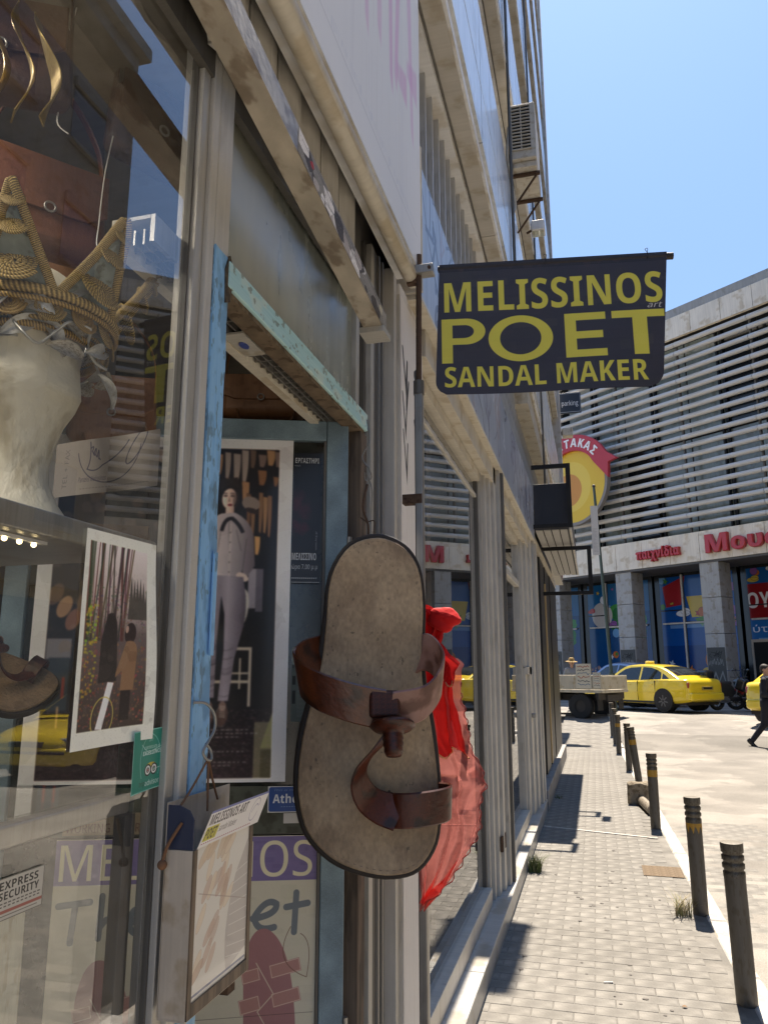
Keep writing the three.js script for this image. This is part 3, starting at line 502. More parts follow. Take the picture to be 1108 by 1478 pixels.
// ================================================================ OFFICE FLOORS ABOVE
{
  const t = thing('office_building', 'tall office building with ribbon windows and pale blue spandrel panels', 'building', [-1.5, 3.98, -7]);
  m.spandrel = M([0.70, 0.74, 0.80], 0.24, 0, { map: rep(T.stain, 2.6), ior: 1.65 });
  m.soffit = M([0.56, 0.53, 0.48], 0.7, 0, { map: rep(T.stain, 1.4) });
  m.fin = M([0.66, 0.68, 0.72], 0.4, 0.1, { map: rep(T.alu, 0.4, 1) });
  m.officeGlass = M([0.12, 0.15, 0.19], 0.06, 0, { ior: 1.7, map: rep(T.stain, 1.5) });
  W(t, 'core_wall', B(-9, -1.0, 3.3, 25.6, 9, -22), M([0.35, 0.33, 0.3], 0.9));
  const Z0 = 9, Z1 = -21.6;
  W(t, 'window_sill', B(-0.98, -0.72, 3.975, 4.02, Z0, Z1), m.aluLight);
  for (let f = 0; f < 6; f++) {
    const y = 5.55 + 3.3 * f, w0 = f ? y - 1.56 : 4.02;
    W(t, 'window_glass', B(-0.92, -0.905, w0, y - 0.1, Z0, Z1), m.officeGlass);
    W(t, 'window_head', B(-0.98, -0.80, y - 0.10, y - 0.035, Z0, Z1), m.white);
    if (f) W(t, 'window_sill', B(-0.98, -0.70, w0 - 0.06, w0, Z0, Z1), m.aluLight);
    const fg = B(-0.905, -0.855, w0, y - 0.1, -0.014, 0.014), step = f ? 1.05 : 0.222, from = f ? -3 : -2.85, n = f ? 18 : 84;
    const inner = B(-0.904, -0.885, w0, y - 0.1, 0.014, 0.1);
    for (let k = 0; k < n; k++) { const o = W(t, 'window_fin', fg.clone(), m.fin); o.position.z += from - k * step; }
    for (let k = 0; k < 10; k++) { const z = Z0 - k * 3.06; W(t, 'soffit_panel', B(-0.90, -0.662, y - 0.03, y, z, z - 3.05, 0.004), m.soffit); W(t, 'soffit_trim', B(-0.661, -0.64, y - 0.025, y + 0.05, z, z - 3.045), m.white); }
    W(t, 'soffit_groove', B(-0.80, -0.785, y - 0.05, y - 0.0301, Z0, Z1), m.aluDark);
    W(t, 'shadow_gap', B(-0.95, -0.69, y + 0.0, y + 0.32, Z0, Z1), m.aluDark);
    for (let k = 0; k < 19; k++) { const z = Z0 - k * 1.61, j = () => rr(-0.002, 0.002), j1 = j(), j2 = j();
      W(t, 'spandrel_panel', B(-0.70, -0.655 + j1, y + 0.32, y + 0.855, z, z - 1.598), m.spandrel); W(t, 'spandrel_panel', B(-0.70, -0.655 + j2, y + 0.875, y + 1.68, z, z - 1.598), m.spandrel); }
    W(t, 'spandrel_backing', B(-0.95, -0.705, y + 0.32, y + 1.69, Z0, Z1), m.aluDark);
  }
  W(t, 'end_wall', B(-3, -0.585, 4.6, 25.8, -21.6, -22.2), M([0.55, 0.52, 0.48], 0.85, 0, { map: rep(T.stain, 2) }));
  W(t, 'roof_edge', B(-9, -0.60, 25.4, 25.8, 9, -21.6), m.soffit);
  for (const [z, y0, y1] of [[-8.0, 6, 12], [-12.5, 4.5, 16]]) W(t, 'drain_pipe', bar([-0.63, y0, z], [-0.63, y1, z], 0.018, 8), m.aluDark);
}
{
  const t = thing('air_conditioner', 'dusty air conditioner unit bolted high on the office facade', 'air conditioner', [-0.5, 7.65, -8.6]);
  const cs = M([0.66, 0.62, 0.54], 0.6, 0, { map: rep(T.stain, 0.35) });
  W(t, 'casing', merge(B(-0.64, -0.345, 7.68, 8.43, -8.24, -9.1, 0.012)), cs);
  W(t, 'coil_recess', B(-0.625, -0.40, 7.80, 8.39, -8.236, -8.2405), m.blackMatt);
  const sl = B(-0.63, -0.395, 0, 0.013, -8.215, -8.235, 0.003);
  for (let k = 0; k < 14; k++) { const o = W(t, 'grille_slat', sl.clone(), cs); o.position.y += 7.79 + k * 0.0455; }
  W(t, 'grille_bar', B(-0.52, -0.508, 7.79, 8.40, -8.212, -8.235), cs); W(t, 'grille_bar', B(-0.634, -0.622, 7.79, 8.40, -8.212, -8.235), cs); W(t, 'grille_bar', B(-0.405, -0.393, 7.79, 8.40, -8.212, -8.235), cs);
  W(t, 'drain_tray', B(-0.63, -0.35, 7.60, 7.675, -8.3, -9.05, 0.01), cs);
  for (const z of [-8.4, -8.95]) { W(t, 'bracket', B(-0.655, -0.32, 7.56, 7.595, z, z - 0.04), m.rust); W(t, 'bracket_strut', bar([-0.65, 7.15, z - 0.02], [-0.36, 7.56, z - 0.02], 0.014, 6), m.rust); }
  W(t, 'pipe', tube([[-0.66, 8.1, -8.2], [-0.68, 7.6, -8.14], [-0.62, 7.1, -8.3], [-0.665, 6.9, -8.2]], 0.016, 20, 6), m.cream);
  const c = thing('security_lamp', 'small white flood lamp on a bracket below the air conditioner', 'lamp', [-0.55, 8.2, -10.9]);
  W(c, 'housing', B(-0.58, -0.38, 8.25, 8.42, -10.75, -10.98, 0.02), m.white); W(c, 'lens', B(-0.56, -0.40, 8.245, 8.249, -10.78, -10.95), m.glassThin); W(c, 'arm', bar([-0.66, 8.3, -10.9], [-0.57, 8.33, -10.88], 0.02, 8), m.rust);
}
{ // the black shop beyond and its canopy
  const t = thing('black_shop_front', 'black shop front with a thin gilded strip past the glazed shop', 'shop front', [-0.7, 0, -13]);
  W(t, 'wall_panel', B(-2, -0.76, 0.25, 4.1, -9.88, -16.0), m.black);
  for (const [z0, z1, x] of [[-9.9, -10.3, -0.68], [-10.36, -11.2, -0.72], [-11.3, -12.2, -0.70], [-12.5, -13.6, -0.70], [-13.7, -15.9, -0.69]]) W(t, 'panel', B(-0.77, x, 0.25, 3.3, z0, z1, 0.01), m.black);
  W(t, 'gilded_strip', B(-0.76, -0.68, 0.3, 3.0, -12.25, -12.33), M([0.55, 0.38, 0.18], 0.35, 0.6));
  W(t, 'base_step', B(-0.8, -0.62, 0, 0.24, -9.9, -16.0, 0.01), M([0.35, 0.34, 0.33], 0.7, 0, { map: rep(T.stain, 0.8) }));
  W(t, 'lintel', B(-0.8, -0.69, 3.32, 3.44, -9.92, -16), m.cream);
  const c = thing('shop_canopy', 'black box canopy with grey slatted underside over the black shop', 'canopy', [-0.45, 3.45, -12]);
  W(c, 'end_panel', B(-0.66, -0.225, 3.46, 4.07, -9.98, -10.02, 0.005), M([0.018, 0.02, 0.028], 0.6));
  W(c, 'side_panel', B(-0.255, -0.225, 3.46, 4.07, -10.03, -15), M([0.018, 0.02, 0.028], 0.6)); W(c, 'top_panel', B(-0.66, -0.26, 4.03, 4.07, -10.03, -15), m.blackMatt);
  for (let k = 0; k < 4; k++) W(c, 'underside_slat', B(-0.655 + k * 0.105, -0.565 + k * 0.105, 3.455, 3.48, -10.03, -15), M([0.42, 0.41, 0.39], 0.6, 0.1));
  W(c, 'underside_backing', B(-0.65, -0.26, 3.482, 3.5, -10.03, -15), m.dark);
  W(c, 'edge_trim', B(-0.224, -0.20, 3.45, 3.52, -10.0, -15), m.aluLight);
  for (const [name, label, z, x1, y0, y1] of [['bracket_frame', 'square black bracket frame beneath the black canopy', -9.7, -0.17, 3.43, 4.26], ['bracket_frame', 'lower black bracket frame hanging past the end of the canopy', -11.2, 0.04, 2.72, 3.42]]) {
    const f = thing(name, label, 'sign bracket', [-0.66, y0, z]);
    W(f, 'frame_bar', B(-0.66, x1, y1 - 0.05, y1, z, z - 0.05), m.blackMatt); W(f, 'frame_bar', B(-0.66, x1, y0, y0 + 0.05, z, z - 0.05), m.blackMatt); W(f, 'frame_bar', B(x1 - 0.06, x1, y0 + 0.05, y1 - 0.05, z, z - 0.05), m.blackMatt);
  }
  const p = thing('hanging_price_list', 'white sheet pinned in the tall black bracket frame', 'paper', [0.1, 3.3, -11.2]);
  T.list = cv(64, 256, (x, w, h) => { x.fillStyle = '#eceae6'; x.fillRect(0, 0, w, h); x.fillStyle = 'rgba(90,90,95,.35)'; for (let k = 0; k < 18; k++) x.fillRect(8, 120 + k * 7, 20 + rnd() * 26, 1.6); });
  W(p, 'sheet', B(0.06, 0.16, 3.28, 4.0, -11.22, -11.225), M([0.9, 0.9, 0.9], 0.8, 0, { map: T.list }));
  W(p, 'sheet', sheet(1, 1, (u, v) => [mix(0.062, 0.158, u), mix(3.285, 3.995, v), -11.2185]), M([0.9, 0.9, 0.9], 0.8, 0, { map: T.list }));
  const w = thing('upper_wall', 'sloping cream ledge and wall covered in colourful graffiti beyond the canopy', 'wall', [-0.9, 4, -16]);
  T.tagwall = cv(512, 512, (x, W2, H2) => { x.fillStyle = '#b9b6b2'; x.fillRect(0, 0, W2, H2); for (let k = 0; k < 240; k++) { x.strokeStyle = ['#4f6d86', '#a5524a', '#2f3140', '#d9d4cc', '#7a8c96', '#8d5f58'][(rnd() * 6) | 0]; x.lineWidth = 4 + rnd() * 10; x.beginPath(); const a = rnd() * W2, b = rnd() * H2; x.moveTo(a, b); x.quadraticCurveTo(a + rr(-50, 50), b + rr(-50, 50), a + rr(-60, 60), b + rr(-60, 60)); x.stroke(); } });
  W(w, 'wall_face', B(-1.6, -0.72, 4.1, 5.5, -15.4, -21.6), M([0.8, 0.8, 0.8], 0.9, 0, { map: rep(T.tagwall, 2.2) }));
  W(w, 'ledge', B(-1.6, -0.68, 5.2, 5.5, -9.95, -15.4), m.cream); W(w, 'recess', B(-1.6, -1.0, 4.1, 5.2, -9.95, -15.4), m.dark);
  const s2 = thing('parking_sign', 'small navy parking sign sticking out past the office corner', 'sign', [-0.5, 8.8, -22.6]);
  T.park = cv(256, 128, (x, W2, H2) => { x.fillStyle = '#2b3442'; x.fillRect(0, 0, W2, H2); x.strokeStyle = '#aeb6c0'; x.lineWidth = 3; x.strokeRect(5, 5, W2 - 10, H2 - 10); fitText(x, 'parking', 30, 50, 228, 92, '#  sans-serif', '#dfe4ea'); });
  W(s2, 'board', B(-0.62, 0.02, 9.2, 9.85, -22.4, -22.46, 0.01), M([0.03, 0.04, 0.06], 0.5)); W(s2, 'printed_face', sheet(1, 1, (u, v) => [mix(-0.61, 0.01, u), mix(9.21, 9.84, v), -22.396]), M([1, 1, 1], 0.5, 0, { map: T.park }));
  const l2 = thing('wall_lamp', 'pale box lamp on the wall corner under the parking sign', 'lamp', [-0.45, 8.2, -22]);
  W(l2, 'housing', B(-0.55, -0.25, 8.35, 8.6, -21.9, -22.2, 0.03), m.cream); W(l2, 'mount', B(-0.62, -0.55, 8.42, 8.5, -22, -22.08), m.aluDark);
}

// ================================================================ THINGS ON THE DOOR
const LX = V(-0.934, 0, 0.357), LN = V(0.357, 0, 0.934), L0 = V(-0.783, 0, -2.42);
const LF = (s, y, off = 0) => { const p = L0.clone().addScaledVector(LX, s).addScaledVector(LN, off); return [p.x, y, p.z]; };
const flat = (s0, s1, y0, y1, off, n = 1, wave = 0) => sheet(n, n, (u, v) => LF(mix(s0, s1, u), mix(y0, y1, v), off + wave * Math.sin(u * 5 + v * 3)));
{ // the tall photographic poster
  T.poster = cv(740, 1024, (x, W2, H2) => {
    const X = (s) => (0.995 - s) / 0.807 * W2, Y = (y) => (2.434 - y) / 1.116 * H2;
    x.fillStyle = '#efe9e3'; x.fillRect(0, 0, W2, H2);
    x.save(); x.beginPath(); x.rect(X(0.948), Y(2.40), X(0.234) - X(0.948), Y(1.33) - Y(2.40)); x.clip();
    const bg = x.createLinearGradient(0, 0, 0, H2); bg.addColorStop(0, '#151013'); bg.addColorStop(0.7, '#0e0b0d'); bg.addColorStop(1, '#2c2226'); x.fillStyle = bg; x.fillRect(0, 0, W2, H2);
    const strip = (s, y, w, h, c) => { x.fillStyle = c; x.beginPath(); x.moveTo(X(s), Y(y)); x.lineTo(X(s) + w, Y(y) + 2); x.quadraticCurveTo(X(s) + w * 1.1, Y(y) + h * 0.6, X(s) + w * 0.7, Y(y) + h); x.lineTo(X(s) + w * 0.2, Y(y) + h * 0.95); x.closePath(); x.fill(); x.strokeStyle = 'rgba(20,12,10,.6)'; x.lineWidth = 1.2; x.stroke(); };
    const tn = ['#8d7f75', '#a3927f', '#76604e', '#b39f88', '#6d5a52', '#94704d', '#5b473a'];
    for (let i = 0; i < 26; i++) strip(0.95 - i * 0.028, 2.41 - rnd() * 0.03, 18 + rnd() * 10, 40 + rnd() * 70, tn[(rnd() * 7) | 0]);       // straps and bags hung from above
    for (let i = 0; i < 14; i++) strip(0.93 - i * 0.052, 2.33 - rnd() * 0.05, 16 + rnd() * 14, 30 + rnd() * 50, ['#7a5436', '#5a3a28', '#9a7350', '#4a3832'][(rnd() * 4) | 0]);
    for (const [s, y] of [[0.34, 2.245], [0.325, 2.23], [0.30, 2.25], [0.285, 2.235], [0.27, 2.24]]) strip(s, y, 14, 110 + rnd() * 30, ['#7b5b42', '#94714e', '#6a4a33'][(rnd() * 3) | 0]);
    x.fillStyle = '#7d6f66'; x.beginPath(); x.ellipse(X(0.325), Y(2.21), 28, 22, 0.3, 0, 7); x.fill(); x.fillStyle = '#2a1d18'; x.beginPath(); x.ellipse(X(0.32), Y(2.185), 22, 8, 0.3, 0, 7); x.fill();
    strip(0.31, 2.1, 18, 60, '#b48a58'); strip(0.325, 2.08, 10, 70, '#a0784a');
    // grey coat panel and chair behind
    x.fillStyle = '#8d8790'; x.fillRect(X(0.325), Y(1.99), 34, 120); x.fillStyle = '#5b5660'; x.fillRect(X(0.3), Y(1.99), 22, 130);
    x.fillStyle = '#b7b3aa'; x.beginPath(); x.ellipse(X(0.345), Y(1.86), 22, 60, 0.1, 0, 7); x.fill(); x.fillStyle = '#4b4a48'; for (let i = 0; i < 9; i++) x.fillRect(X(0.362), Y(1.90 - i * 0.012), 30, 2);
    x.fillStyle = '#b5aa98'; x.fillRect(X(0.315), Y(1.735), 9, 172); x.fillRect(X(0.39), Y(1.735), 70, 10); x.fillRect(X(0.39), Y(1.655), 68, 6); x.fillRect(X(0.42), Y(1.63), 96, 9); x.fillRect(X(0.345), Y(1.70), 6, 90);
    x.fillStyle = '#6d6650'; x.fillRect(X(0.29), Y(1.50), 60, 190); x.fillStyle = '#8d8a5c'; x.beginPath(); x.moveTo(X(0.27), Y(1.42)); x.lineTo(X(0.234), Y(1.53)); x.lineTo(X(0.234), Y(1.42)); x.fill(); x.fillStyle = '#4f4a33'; x.fillRect(X(0.268), Y(1.415), 40, 100);
    // the standing woman
    x.fillStyle = '#1b1414'; x.beginPath(); x.ellipse(X(0.388), Y(2.262), 30, 32, 0, 0, 7); x.fill(); 
    const sk = x.createLinearGradient(X(0.425), 0, X(0.36), 0); sk.addColorStop(0, '#e2cfc6'); sk.addColorStop(0.5, '#c9ada1'); sk.addColorStop(1, '#5e4a45');
    x.fillStyle = sk; x.beginPath(); x.ellipse(X(0.397), Y(2.226), 22, 32, 0.12, 0, 7); x.fill(); x.fillRect(X(0.408), Y(2.2), 26, 34);
    x.fillStyle = '#231a19'; x.beginPath(); x.moveTo(X(0.428), Y(2.245)); x.quadraticCurveTo(X(0.41), Y(2.285), X(0.365), Y(2.262)); x.lineTo(X(0.372), Y(2.3)); x.lineTo(X(0.43), Y(2.29)); x.fill();
    x.fillStyle = 'rgba(50,34,32,.85)'; for (const s of [0.410, 0.387]) { x.beginPath(); x.ellipse(X(s), Y(2.235), 6.5, 3, 0, 0, 7); x.fill(); x.fillRect(X(s) - 7, Y(2.245), 13, 3); } x.fillStyle = 'rgba(60,44,40,.45)'; x.beginPath(); x.ellipse(X(0.374), Y(2.222), 9, 26, 0.1, 0, 7); x.fill(); x.fillStyle = '#8e746a'; x.beginPath(); x.moveTo(X(0.397), Y(2.236)); x.lineTo(X(0.393), Y(2.215)); x.lineTo(X(0.401), Y(2.214)); x.fill();
    x.fillStyle = '#5d1218'; x.beginPath(); x.ellipse(X(0.394), Y(2.204), 7.5, 3, 0, 0, 7); x.fill();
    const sh = x.createLinearGradient(X(0.47), 0, X(0.31), 0); sh.addColorStop(0, '#c9c0c0'); sh.addColorStop(0.5, '#a89ea2'); sh.addColorStop(1, '#5f565d');
    x.fillStyle = sh; x.beginPath(); x.moveTo(X(0.42), Y(2.175)); x.lineTo(X(0.375), Y(2.178)); x.quadraticCurveTo(X(0.325), Y(2.155), X(0.312), Y(2.1)); x.lineTo(X(0.305), Y(2.0)); x.lineTo(X(0.335), Y(1.955)); x.lineTo(X(0.347), Y(1.985)); x.lineTo(X(0.347), Y(1.962)); x.lineTo(X(0.46), Y(1.968)); x.lineTo(X(0.475), Y(2.1)); x.quadraticCurveTo(X(0.462), Y(2.16), X(0.42), Y(2.175)); x.fill();
    x.strokeStyle = 'rgba(40,34,40,.55)'; x.lineWidth = 2; for (const [a, b, c, d] of [[0.335, 2.09, 0.345, 1.98], [0.44, 2.1, 0.435, 2.0], [0.37, 2.12, 0.352, 2.05], [0.42, 2.12, 0.43, 2.04], [0.395, 2.15, 0.39, 1.97]]) { x.beginPath(); x.moveTo(X(a), Y(b)); x.lineTo(X(c), Y(d)); x.stroke(); }
    x.fillStyle = '#b3a9aa'; x.fillRect(X(0.393), Y(2.14), 8, 160); x.fillStyle = '#2a2426'; for (let i = 0; i < 5; i++) { x.beginPath(); x.arc(X(0.389), Y(2.11 - i * 0.033), 1.8, 0, 7); x.fill(); }
    x.strokeStyle = '#17131a'; x.lineWidth = 11; x.beginPath(); x.moveTo(X(0.418), Y(2.115)); x.quadraticCurveTo(X(0.41), Y(2.16), X(0.385), Y(2.158)); x.quadraticCurveTo(X(0.36), Y(2.14), X(0.348), Y(2.11)); x.stroke();
    x.fillStyle = '#c9b5aa'; x.beginPath(); x.ellipse(X(0.345), Y(1.962), 20, 12, 0.5, 0, 7); x.fill(); for (let i = 0; i < 4; i++) { x.beginPath(); x.ellipse(X(0.36) - i * 3, Y(1.953) + i * 4, 9, 3, 0.35, 0, 7); x.fill(); }
    const tr = x.createLinearGradient(X(0.46), 0, X(0.33), 0); tr.addColorStop(0, '#9a919b'); tr.addColorStop(0.35, '#7f7680'); tr.addColorStop(0.55, '#9d949e'); tr.addColorStop(1, '#544c56');
    x.fillStyle = tr; x.beginPath(); x.moveTo(X(0.46), Y(1.968)); x.lineTo(X(0.342), Y(1.962)); x.quadraticCurveTo(X(0.322), Y(1.88), X(0.335), Y(1.80)); x.lineTo(X(0.36), Y(1.70)); x.lineTo(X(0.375), Y(1.565)); x.lineTo(X(0.408), Y(1.565)); x.lineTo(X(0.396), Y(1.72)); x.lineTo(X(0.398), Y(1.84)); x.lineTo(X(0.41), Y(1.9)); x.lineTo(X(0.418), Y(1.75)); x.lineTo(X(0.42), Y(1.575)); x.lineTo(X(0.448), Y(1.575)); x.lineTo(X(0.475), Y(1.78)); x.closePath(); x.fill();
    x.strokeStyle = 'rgba(35,30,38,.5)'; for (let i = 0; i < 22; i++) { const y = 1.75 - rnd() * 0.17, s = rnd() < 0.5 ? 0.385 : 0.435; x.lineWidth = 1 + rnd() * 1.5; x.beginPath(); x.moveTo(X(s + 0.02), Y(y)); x.quadraticCurveTo(X(s), Y(y - 0.01), X(s - 0.018), Y(y + 0.004)); x.stroke(); }
    for (const s of [0.392, 0.436]) { x.fillStyle = '#4b3730'; x.beginPath(); x.ellipse(X(s), Y(1.522), 17, 30, 0.1, 0, 7); x.fill(); x.fillStyle = '#7b6258'; x.beginPath(); x.ellipse(X(s), Y(1.55), 11, 14, 0, 0, 7); x.fill(); x.strokeStyle = '#c2b6a6'; x.lineWidth = 1.6; for (let i = 0; i < 6; i++) { x.beginPath(); x.moveTo(X(s) - 9, Y(1.55) + i * 6); x.lineTo(X(s) + 9, Y(1.547) + i * 6); x.stroke(); } x.strokeStyle = '#8b7f74'; x.beginPath(); x.ellipse(X(s), Y(1.52), 18, 31, 0.1, 1, 4); x.stroke(); }
    // other people and goods at the far side of the picture
    for (const [s, y, c] of [[0.90, 1.86, '#8a6a4c'], [0.93, 1.9, '#4e3a2c'], [0.87, 1.82, '#6d4a3a'], [0.84, 1.88, '#5d4a3e']]) { x.fillStyle = c; x.beginPath(); x.ellipse(X(s), Y(y), 20, 34, 0.4, 0, 7); x.fill(); }
    x.fillStyle = '#6c6a70'; x.fillRect(X(0.945), Y(1.76), 70, 60); x.fillStyle = '#27303a'; x.fillRect(X(0.935), Y(1.7), 60, 150); x.fillStyle = '#7a2f2a'; x.fillRect(X(0.92), Y(1.64), 8, 60); x.fillRect(X(0.89), Y(1.64), 8, 60); x.fillStyle = '#a0805c'; x.fillRect(X(0.9), Y(1.55), 6, 60);
    for (let i = 0; i < 40; i++) { blot(x, X(0.94 - rnd() * 0.42), Y(2.3 - rnd() * 0.6), 6 + rnd() * 20, ['rgba(90,66,50,.5)', 'rgba(40,30,30,.6)', 'rgba(120,100,84,.4)'][(rnd() * 3) | 0]); }
    for (let i = 0; i < 2600; i++) { const y = Y(1.54 - rnd() * 0.21); x.fillStyle = `rgba(${150 + rnd() * 50 | 0},${120 + rnd() * 40 | 0},${118 + rnd() * 40 | 0},${0.35 * rnd()})`; x.fillRect(X(0.948) + rnd() * 660, y, 2 + rnd() * 9, 1 + rnd() * 1.6); }
    x.fillStyle = 'rgba(205,195,190,.75)'; x.font = '13px sans-serif'; for (const [s, y, w] of [[0.44, 1.478, 9], [0.44, 1.467, 11], [0.44, 1.456, 7], [0.435, 1.412, 8], [0.43, 1.38, 8], [0.43, 1.37, 5]]) for (let i = 0; i < w; i++) x.fillRect(X(s) + i * 14, Y(y), 5 + rnd() * 7, 2.4);
    x.restore(); x.filter = 'blur(2.1px)'; x.drawImage(x.canvas, 0, 0); x.filter = 'none'; x.save(); x.globalCompositeOperation = 'lighter'; x.globalAlpha = 0.3; x.drawImage(x.canvas, 0, 0); x.restore(); for (let i = 0; i < 120; i++) blot(x, rnd() * W2, rnd() * H2, 20 + rnd() * 60, `rgba(${rnd() < 0.5 ? '20,12,10' : '150,130,115'},${0.05 * rnd()})`); grain(x, W2, H2, 22000, 0.12);
  });
  solo('photo_poster', 'tall photo poster of a woman in grey behind the door glass', 'poster', flat(0.995, 0.188, 1.318, 2.434, 0.004, 8, 0.0015), M([1, 1, 1], 0.35, 0, { map: T.poster, clearcoat: 0.3, clearcoatRoughness: 0.12 }), LF(0.59, 1.318));
  T.event = cv(256, 1024, (x, w, h) => {
    const g = x.createLinearGradient(0, 0, 0, h); g.addColorStop(0, '#26282b'); g.addColorStop(0.45, '#2b2a30'); g.addColorStop(1, '#26272d'); x.fillStyle = g; x.fillRect(0, 0, w, h);
    for (let i = 0; i < 26; i++) blot(x, rnd() * 120, 300 + rnd() * 320, 20 + rnd() * 50, `rgba(${90 + rnd() * 60 | 0},40,62,.10)`);
    fitText(x, 'ΕΡΓΑΣΤΗΡΙ', 14, 40, 236, 82, 'bold # sans-serif', '#c3c7c9'); fitText(x, 'αρχή', 10, 96, 60, 112, '# sans-serif', '#9fa4a6');
    x.save(); x.translate(232, 770); x.rotate(-Math.PI / 2); fitText(x, 'www.hcg.gr', 0, -22, 150, 0, '# sans-serif', '#9a9ca0'); x.restore();
    fitText(x, 'ΜΕΛΙΣΣΙΝΟ', 2, 790, 224, 846, 'bold # sans-serif', '#d2d4d6'); fitText(x, 'ώρα 7.00 μ.μ', 2, 876, 236, 926, '# sans-serif', '#c3c6c9'); x.fillStyle = '#aeb2b4'; for (let i = 0; i < 13; i++) x.fillRect(4 + i * 18, 978, 12, 10); x.fillRect(0, 1012, w, 5);
    grain(x, w, h, 5000, 0.16);
  });
  solo('event_poster', 'dark event poster in Greek lettering at the hinge side of the door', 'poster', flat(0.185, 0.092, 1.943, 2.392, 0.0035), M([0.9, 0.9, 0.9], 0.25, 0, { map: T.event }), LF(0.135, 1.943));
  T.news = cv(256, 512, (x, w, h) => { x.fillStyle = '#6f7a77'; x.fillRect(0, 0, w, h); x.fillStyle = '#a3aaa6'; x.fillRect(0, 0, w, 120); x.fillStyle = '#303838'; for (let i = 0; i < 10; i++) x.fillRect(10 + i * 23, 126, 14, 20); x.fillStyle = 'rgba(190,196,190,.5)'; for (let i = 0; i < 34; i++) x.fillRect(60, 180 + i * 9, 150 + rnd() * 30, 3); x.fillStyle = '#2c3334'; x.fillRect(10, 200, 34, 60); x.fillRect(10, 300, 34, 90); });
  solo('newspaper_cutting', 'faded newspaper cutting stuck beneath the dark event poster', 'paper', flat(0.176, 0.096, 1.50, 1.735, 0.0035), M([0.75, 0.78, 0.76], 0.6, 0, { map: T.news }), LF(0.135, 1.5));
  T.name = cv(1024, 1100, (x, w, h) => { // s 0.865 .. 0.085, y 0.31 .. 1.16
    const X = (s) => (0.865 - s) / 0.78 * w, Y = (y) => (1.16 - y) / 0.85 * h;
    x.fillStyle = '#d9d4c2'; x.fillRect(0, 0, w, h); for (let i = 0; i < 300; i++) { x.fillStyle = `rgba(${rnd() < 0.5 ? '235,230,212' : '120,112,92'},${0.05 * rnd()})`; x.fillRect(rnd() * w, rnd() * h, 20 + rnd() * 160, 3 + rnd() * 60); }
    x.fillStyle = '#8073a8'; x.fillRect(0, Y(1.158), w, Y(1.031) - Y(1.158)); for (let i = 0; i < 160; i++) { x.fillStyle = `rgba(${rnd() < 0.5 ? '150,140,190' : '60,50,100'},${0.12 * rnd()})`; x.fillRect(rnd() * w, Y(1.158) + rnd() * 160, 10 + rnd() * 60, 2 + rnd() * 20); }
    fitText(x, 'MELISSINOS', X(0.852), Y(1.148), X(0.098), Y(1.042), '# sans-serif', '#eee7c8');
    x.strokeStyle = '#77808a'; x.lineCap = 'round'; x.lineWidth = 24; const st = (...p) => { x.beginPath(); p.forEach((q, i) => i ? (q.length > 2 ? x.quadraticCurveTo(X(q[0]), Y(q[1]), X(q[2]), Y(q[3])) : x.lineTo(X(q[0]), Y(q[1]))) : x.moveTo(X(q[0]), Y(q[1]))); x.stroke(); };
    st([0.845, 0.975], [0.755, 0.985]); st([0.797, 0.975], [0.805, 0.875]); st([0.72, 1.0], [0.725, 0.885]); st([0.722, 0.915], [0.69, 0.965, 0.675, 0.895]); st([0.635, 0.925], [0.60, 0.935, 0.605, 0.96], [0.64, 0.97, 0.635, 0.91], [0.62, 0.885, 0.59, 0.90]); // The
    st([0.53, 0.99], [0.535, 0.87]); st([0.53, 0.985], [0.46, 0.98, 0.475, 0.94], [0.49, 0.92, 0.53, 0.925]); st([0.415, 0.955], [0.375, 0.93, 0.405, 0.89], [0.45, 0.9, 0.415, 0.955]); // Po
    st([0.275, 0.925], [0.20, 0.935, 0.205, 0.965], [0.235, 0.985, 0.27, 0.93], [0.265, 0.885, 0.21, 0.90]); st([0.145, 0.995], [0.15, 0.885]); st([0.175, 0.955], [0.11, 0.965]); // et
    for (const [s, y, r] of [[0.245, 0.81, 1], [0.72, 0.73, 1.1]]) { // two painted sandals
      const cx = X(s), cy = Y(y); x.fillStyle = '#ab7c80'; x.beginPath(); x.moveTo(cx - 60 * r, cy + 300); x.lineTo(cx - 70 * r, cy + 20); x.quadraticCurveTo(cx - 50 * r, cy - 130 * r, cx + 20 * r, cy - 110 * r); x.quadraticCurveTo(cx + 130 * r, cy - 60 * r, cx + 140 * r, cy + 300); x.fill();
      x.fillStyle = '#b98b86'; x.strokeStyle = '#dcbfb2'; x.lineWidth = 3; for (const [a, b, c, d] of [[-80, 40, 70, 46], [30, 20, 120, 48], [-86, 140, 80, 52], [40, 120, 110, 50], [-80, 240, 90, 52]]) { x.save(); x.translate(cx + a * r, cy + b * r); x.rotate(-0.22); x.fillRect(0, 0, c, d); x.strokeRect(3, 3, c - 6, d - 6); x.restore(); }
      x.strokeStyle = '#d8c6b6'; x.lineWidth = 4; x.beginPath(); x.moveTo(cx - 20, cy + 10); x.lineTo(cx + 50, cy + 120); x.lineTo(cx - 10, cy + 180); x.lineTo(cx + 60, cy + 290); x.stroke();
    }
    x.strokeStyle = 'rgba(110,80,64,.7)'; x.lineWidth = 3; x.beginPath(); x.moveTo(X(0.16), Y(0.9)); x.quadraticCurveTo(X(0.22), Y(0.8), X(0.11), Y(0.76)); x.quadraticCurveTo(X(0.09), Y(0.86), X(0.13), Y(0.88)); x.stroke();
    x.strokeStyle = 'rgba(60,50,45,.5)'; x.lineWidth = 2; x.beginPath(); x.moveTo(X(0.62), Y(0.65)); x.lineTo(X(0.09), Y(0.665)); x.stroke(); grain(x, w, h, 9000, 0.12);
  });
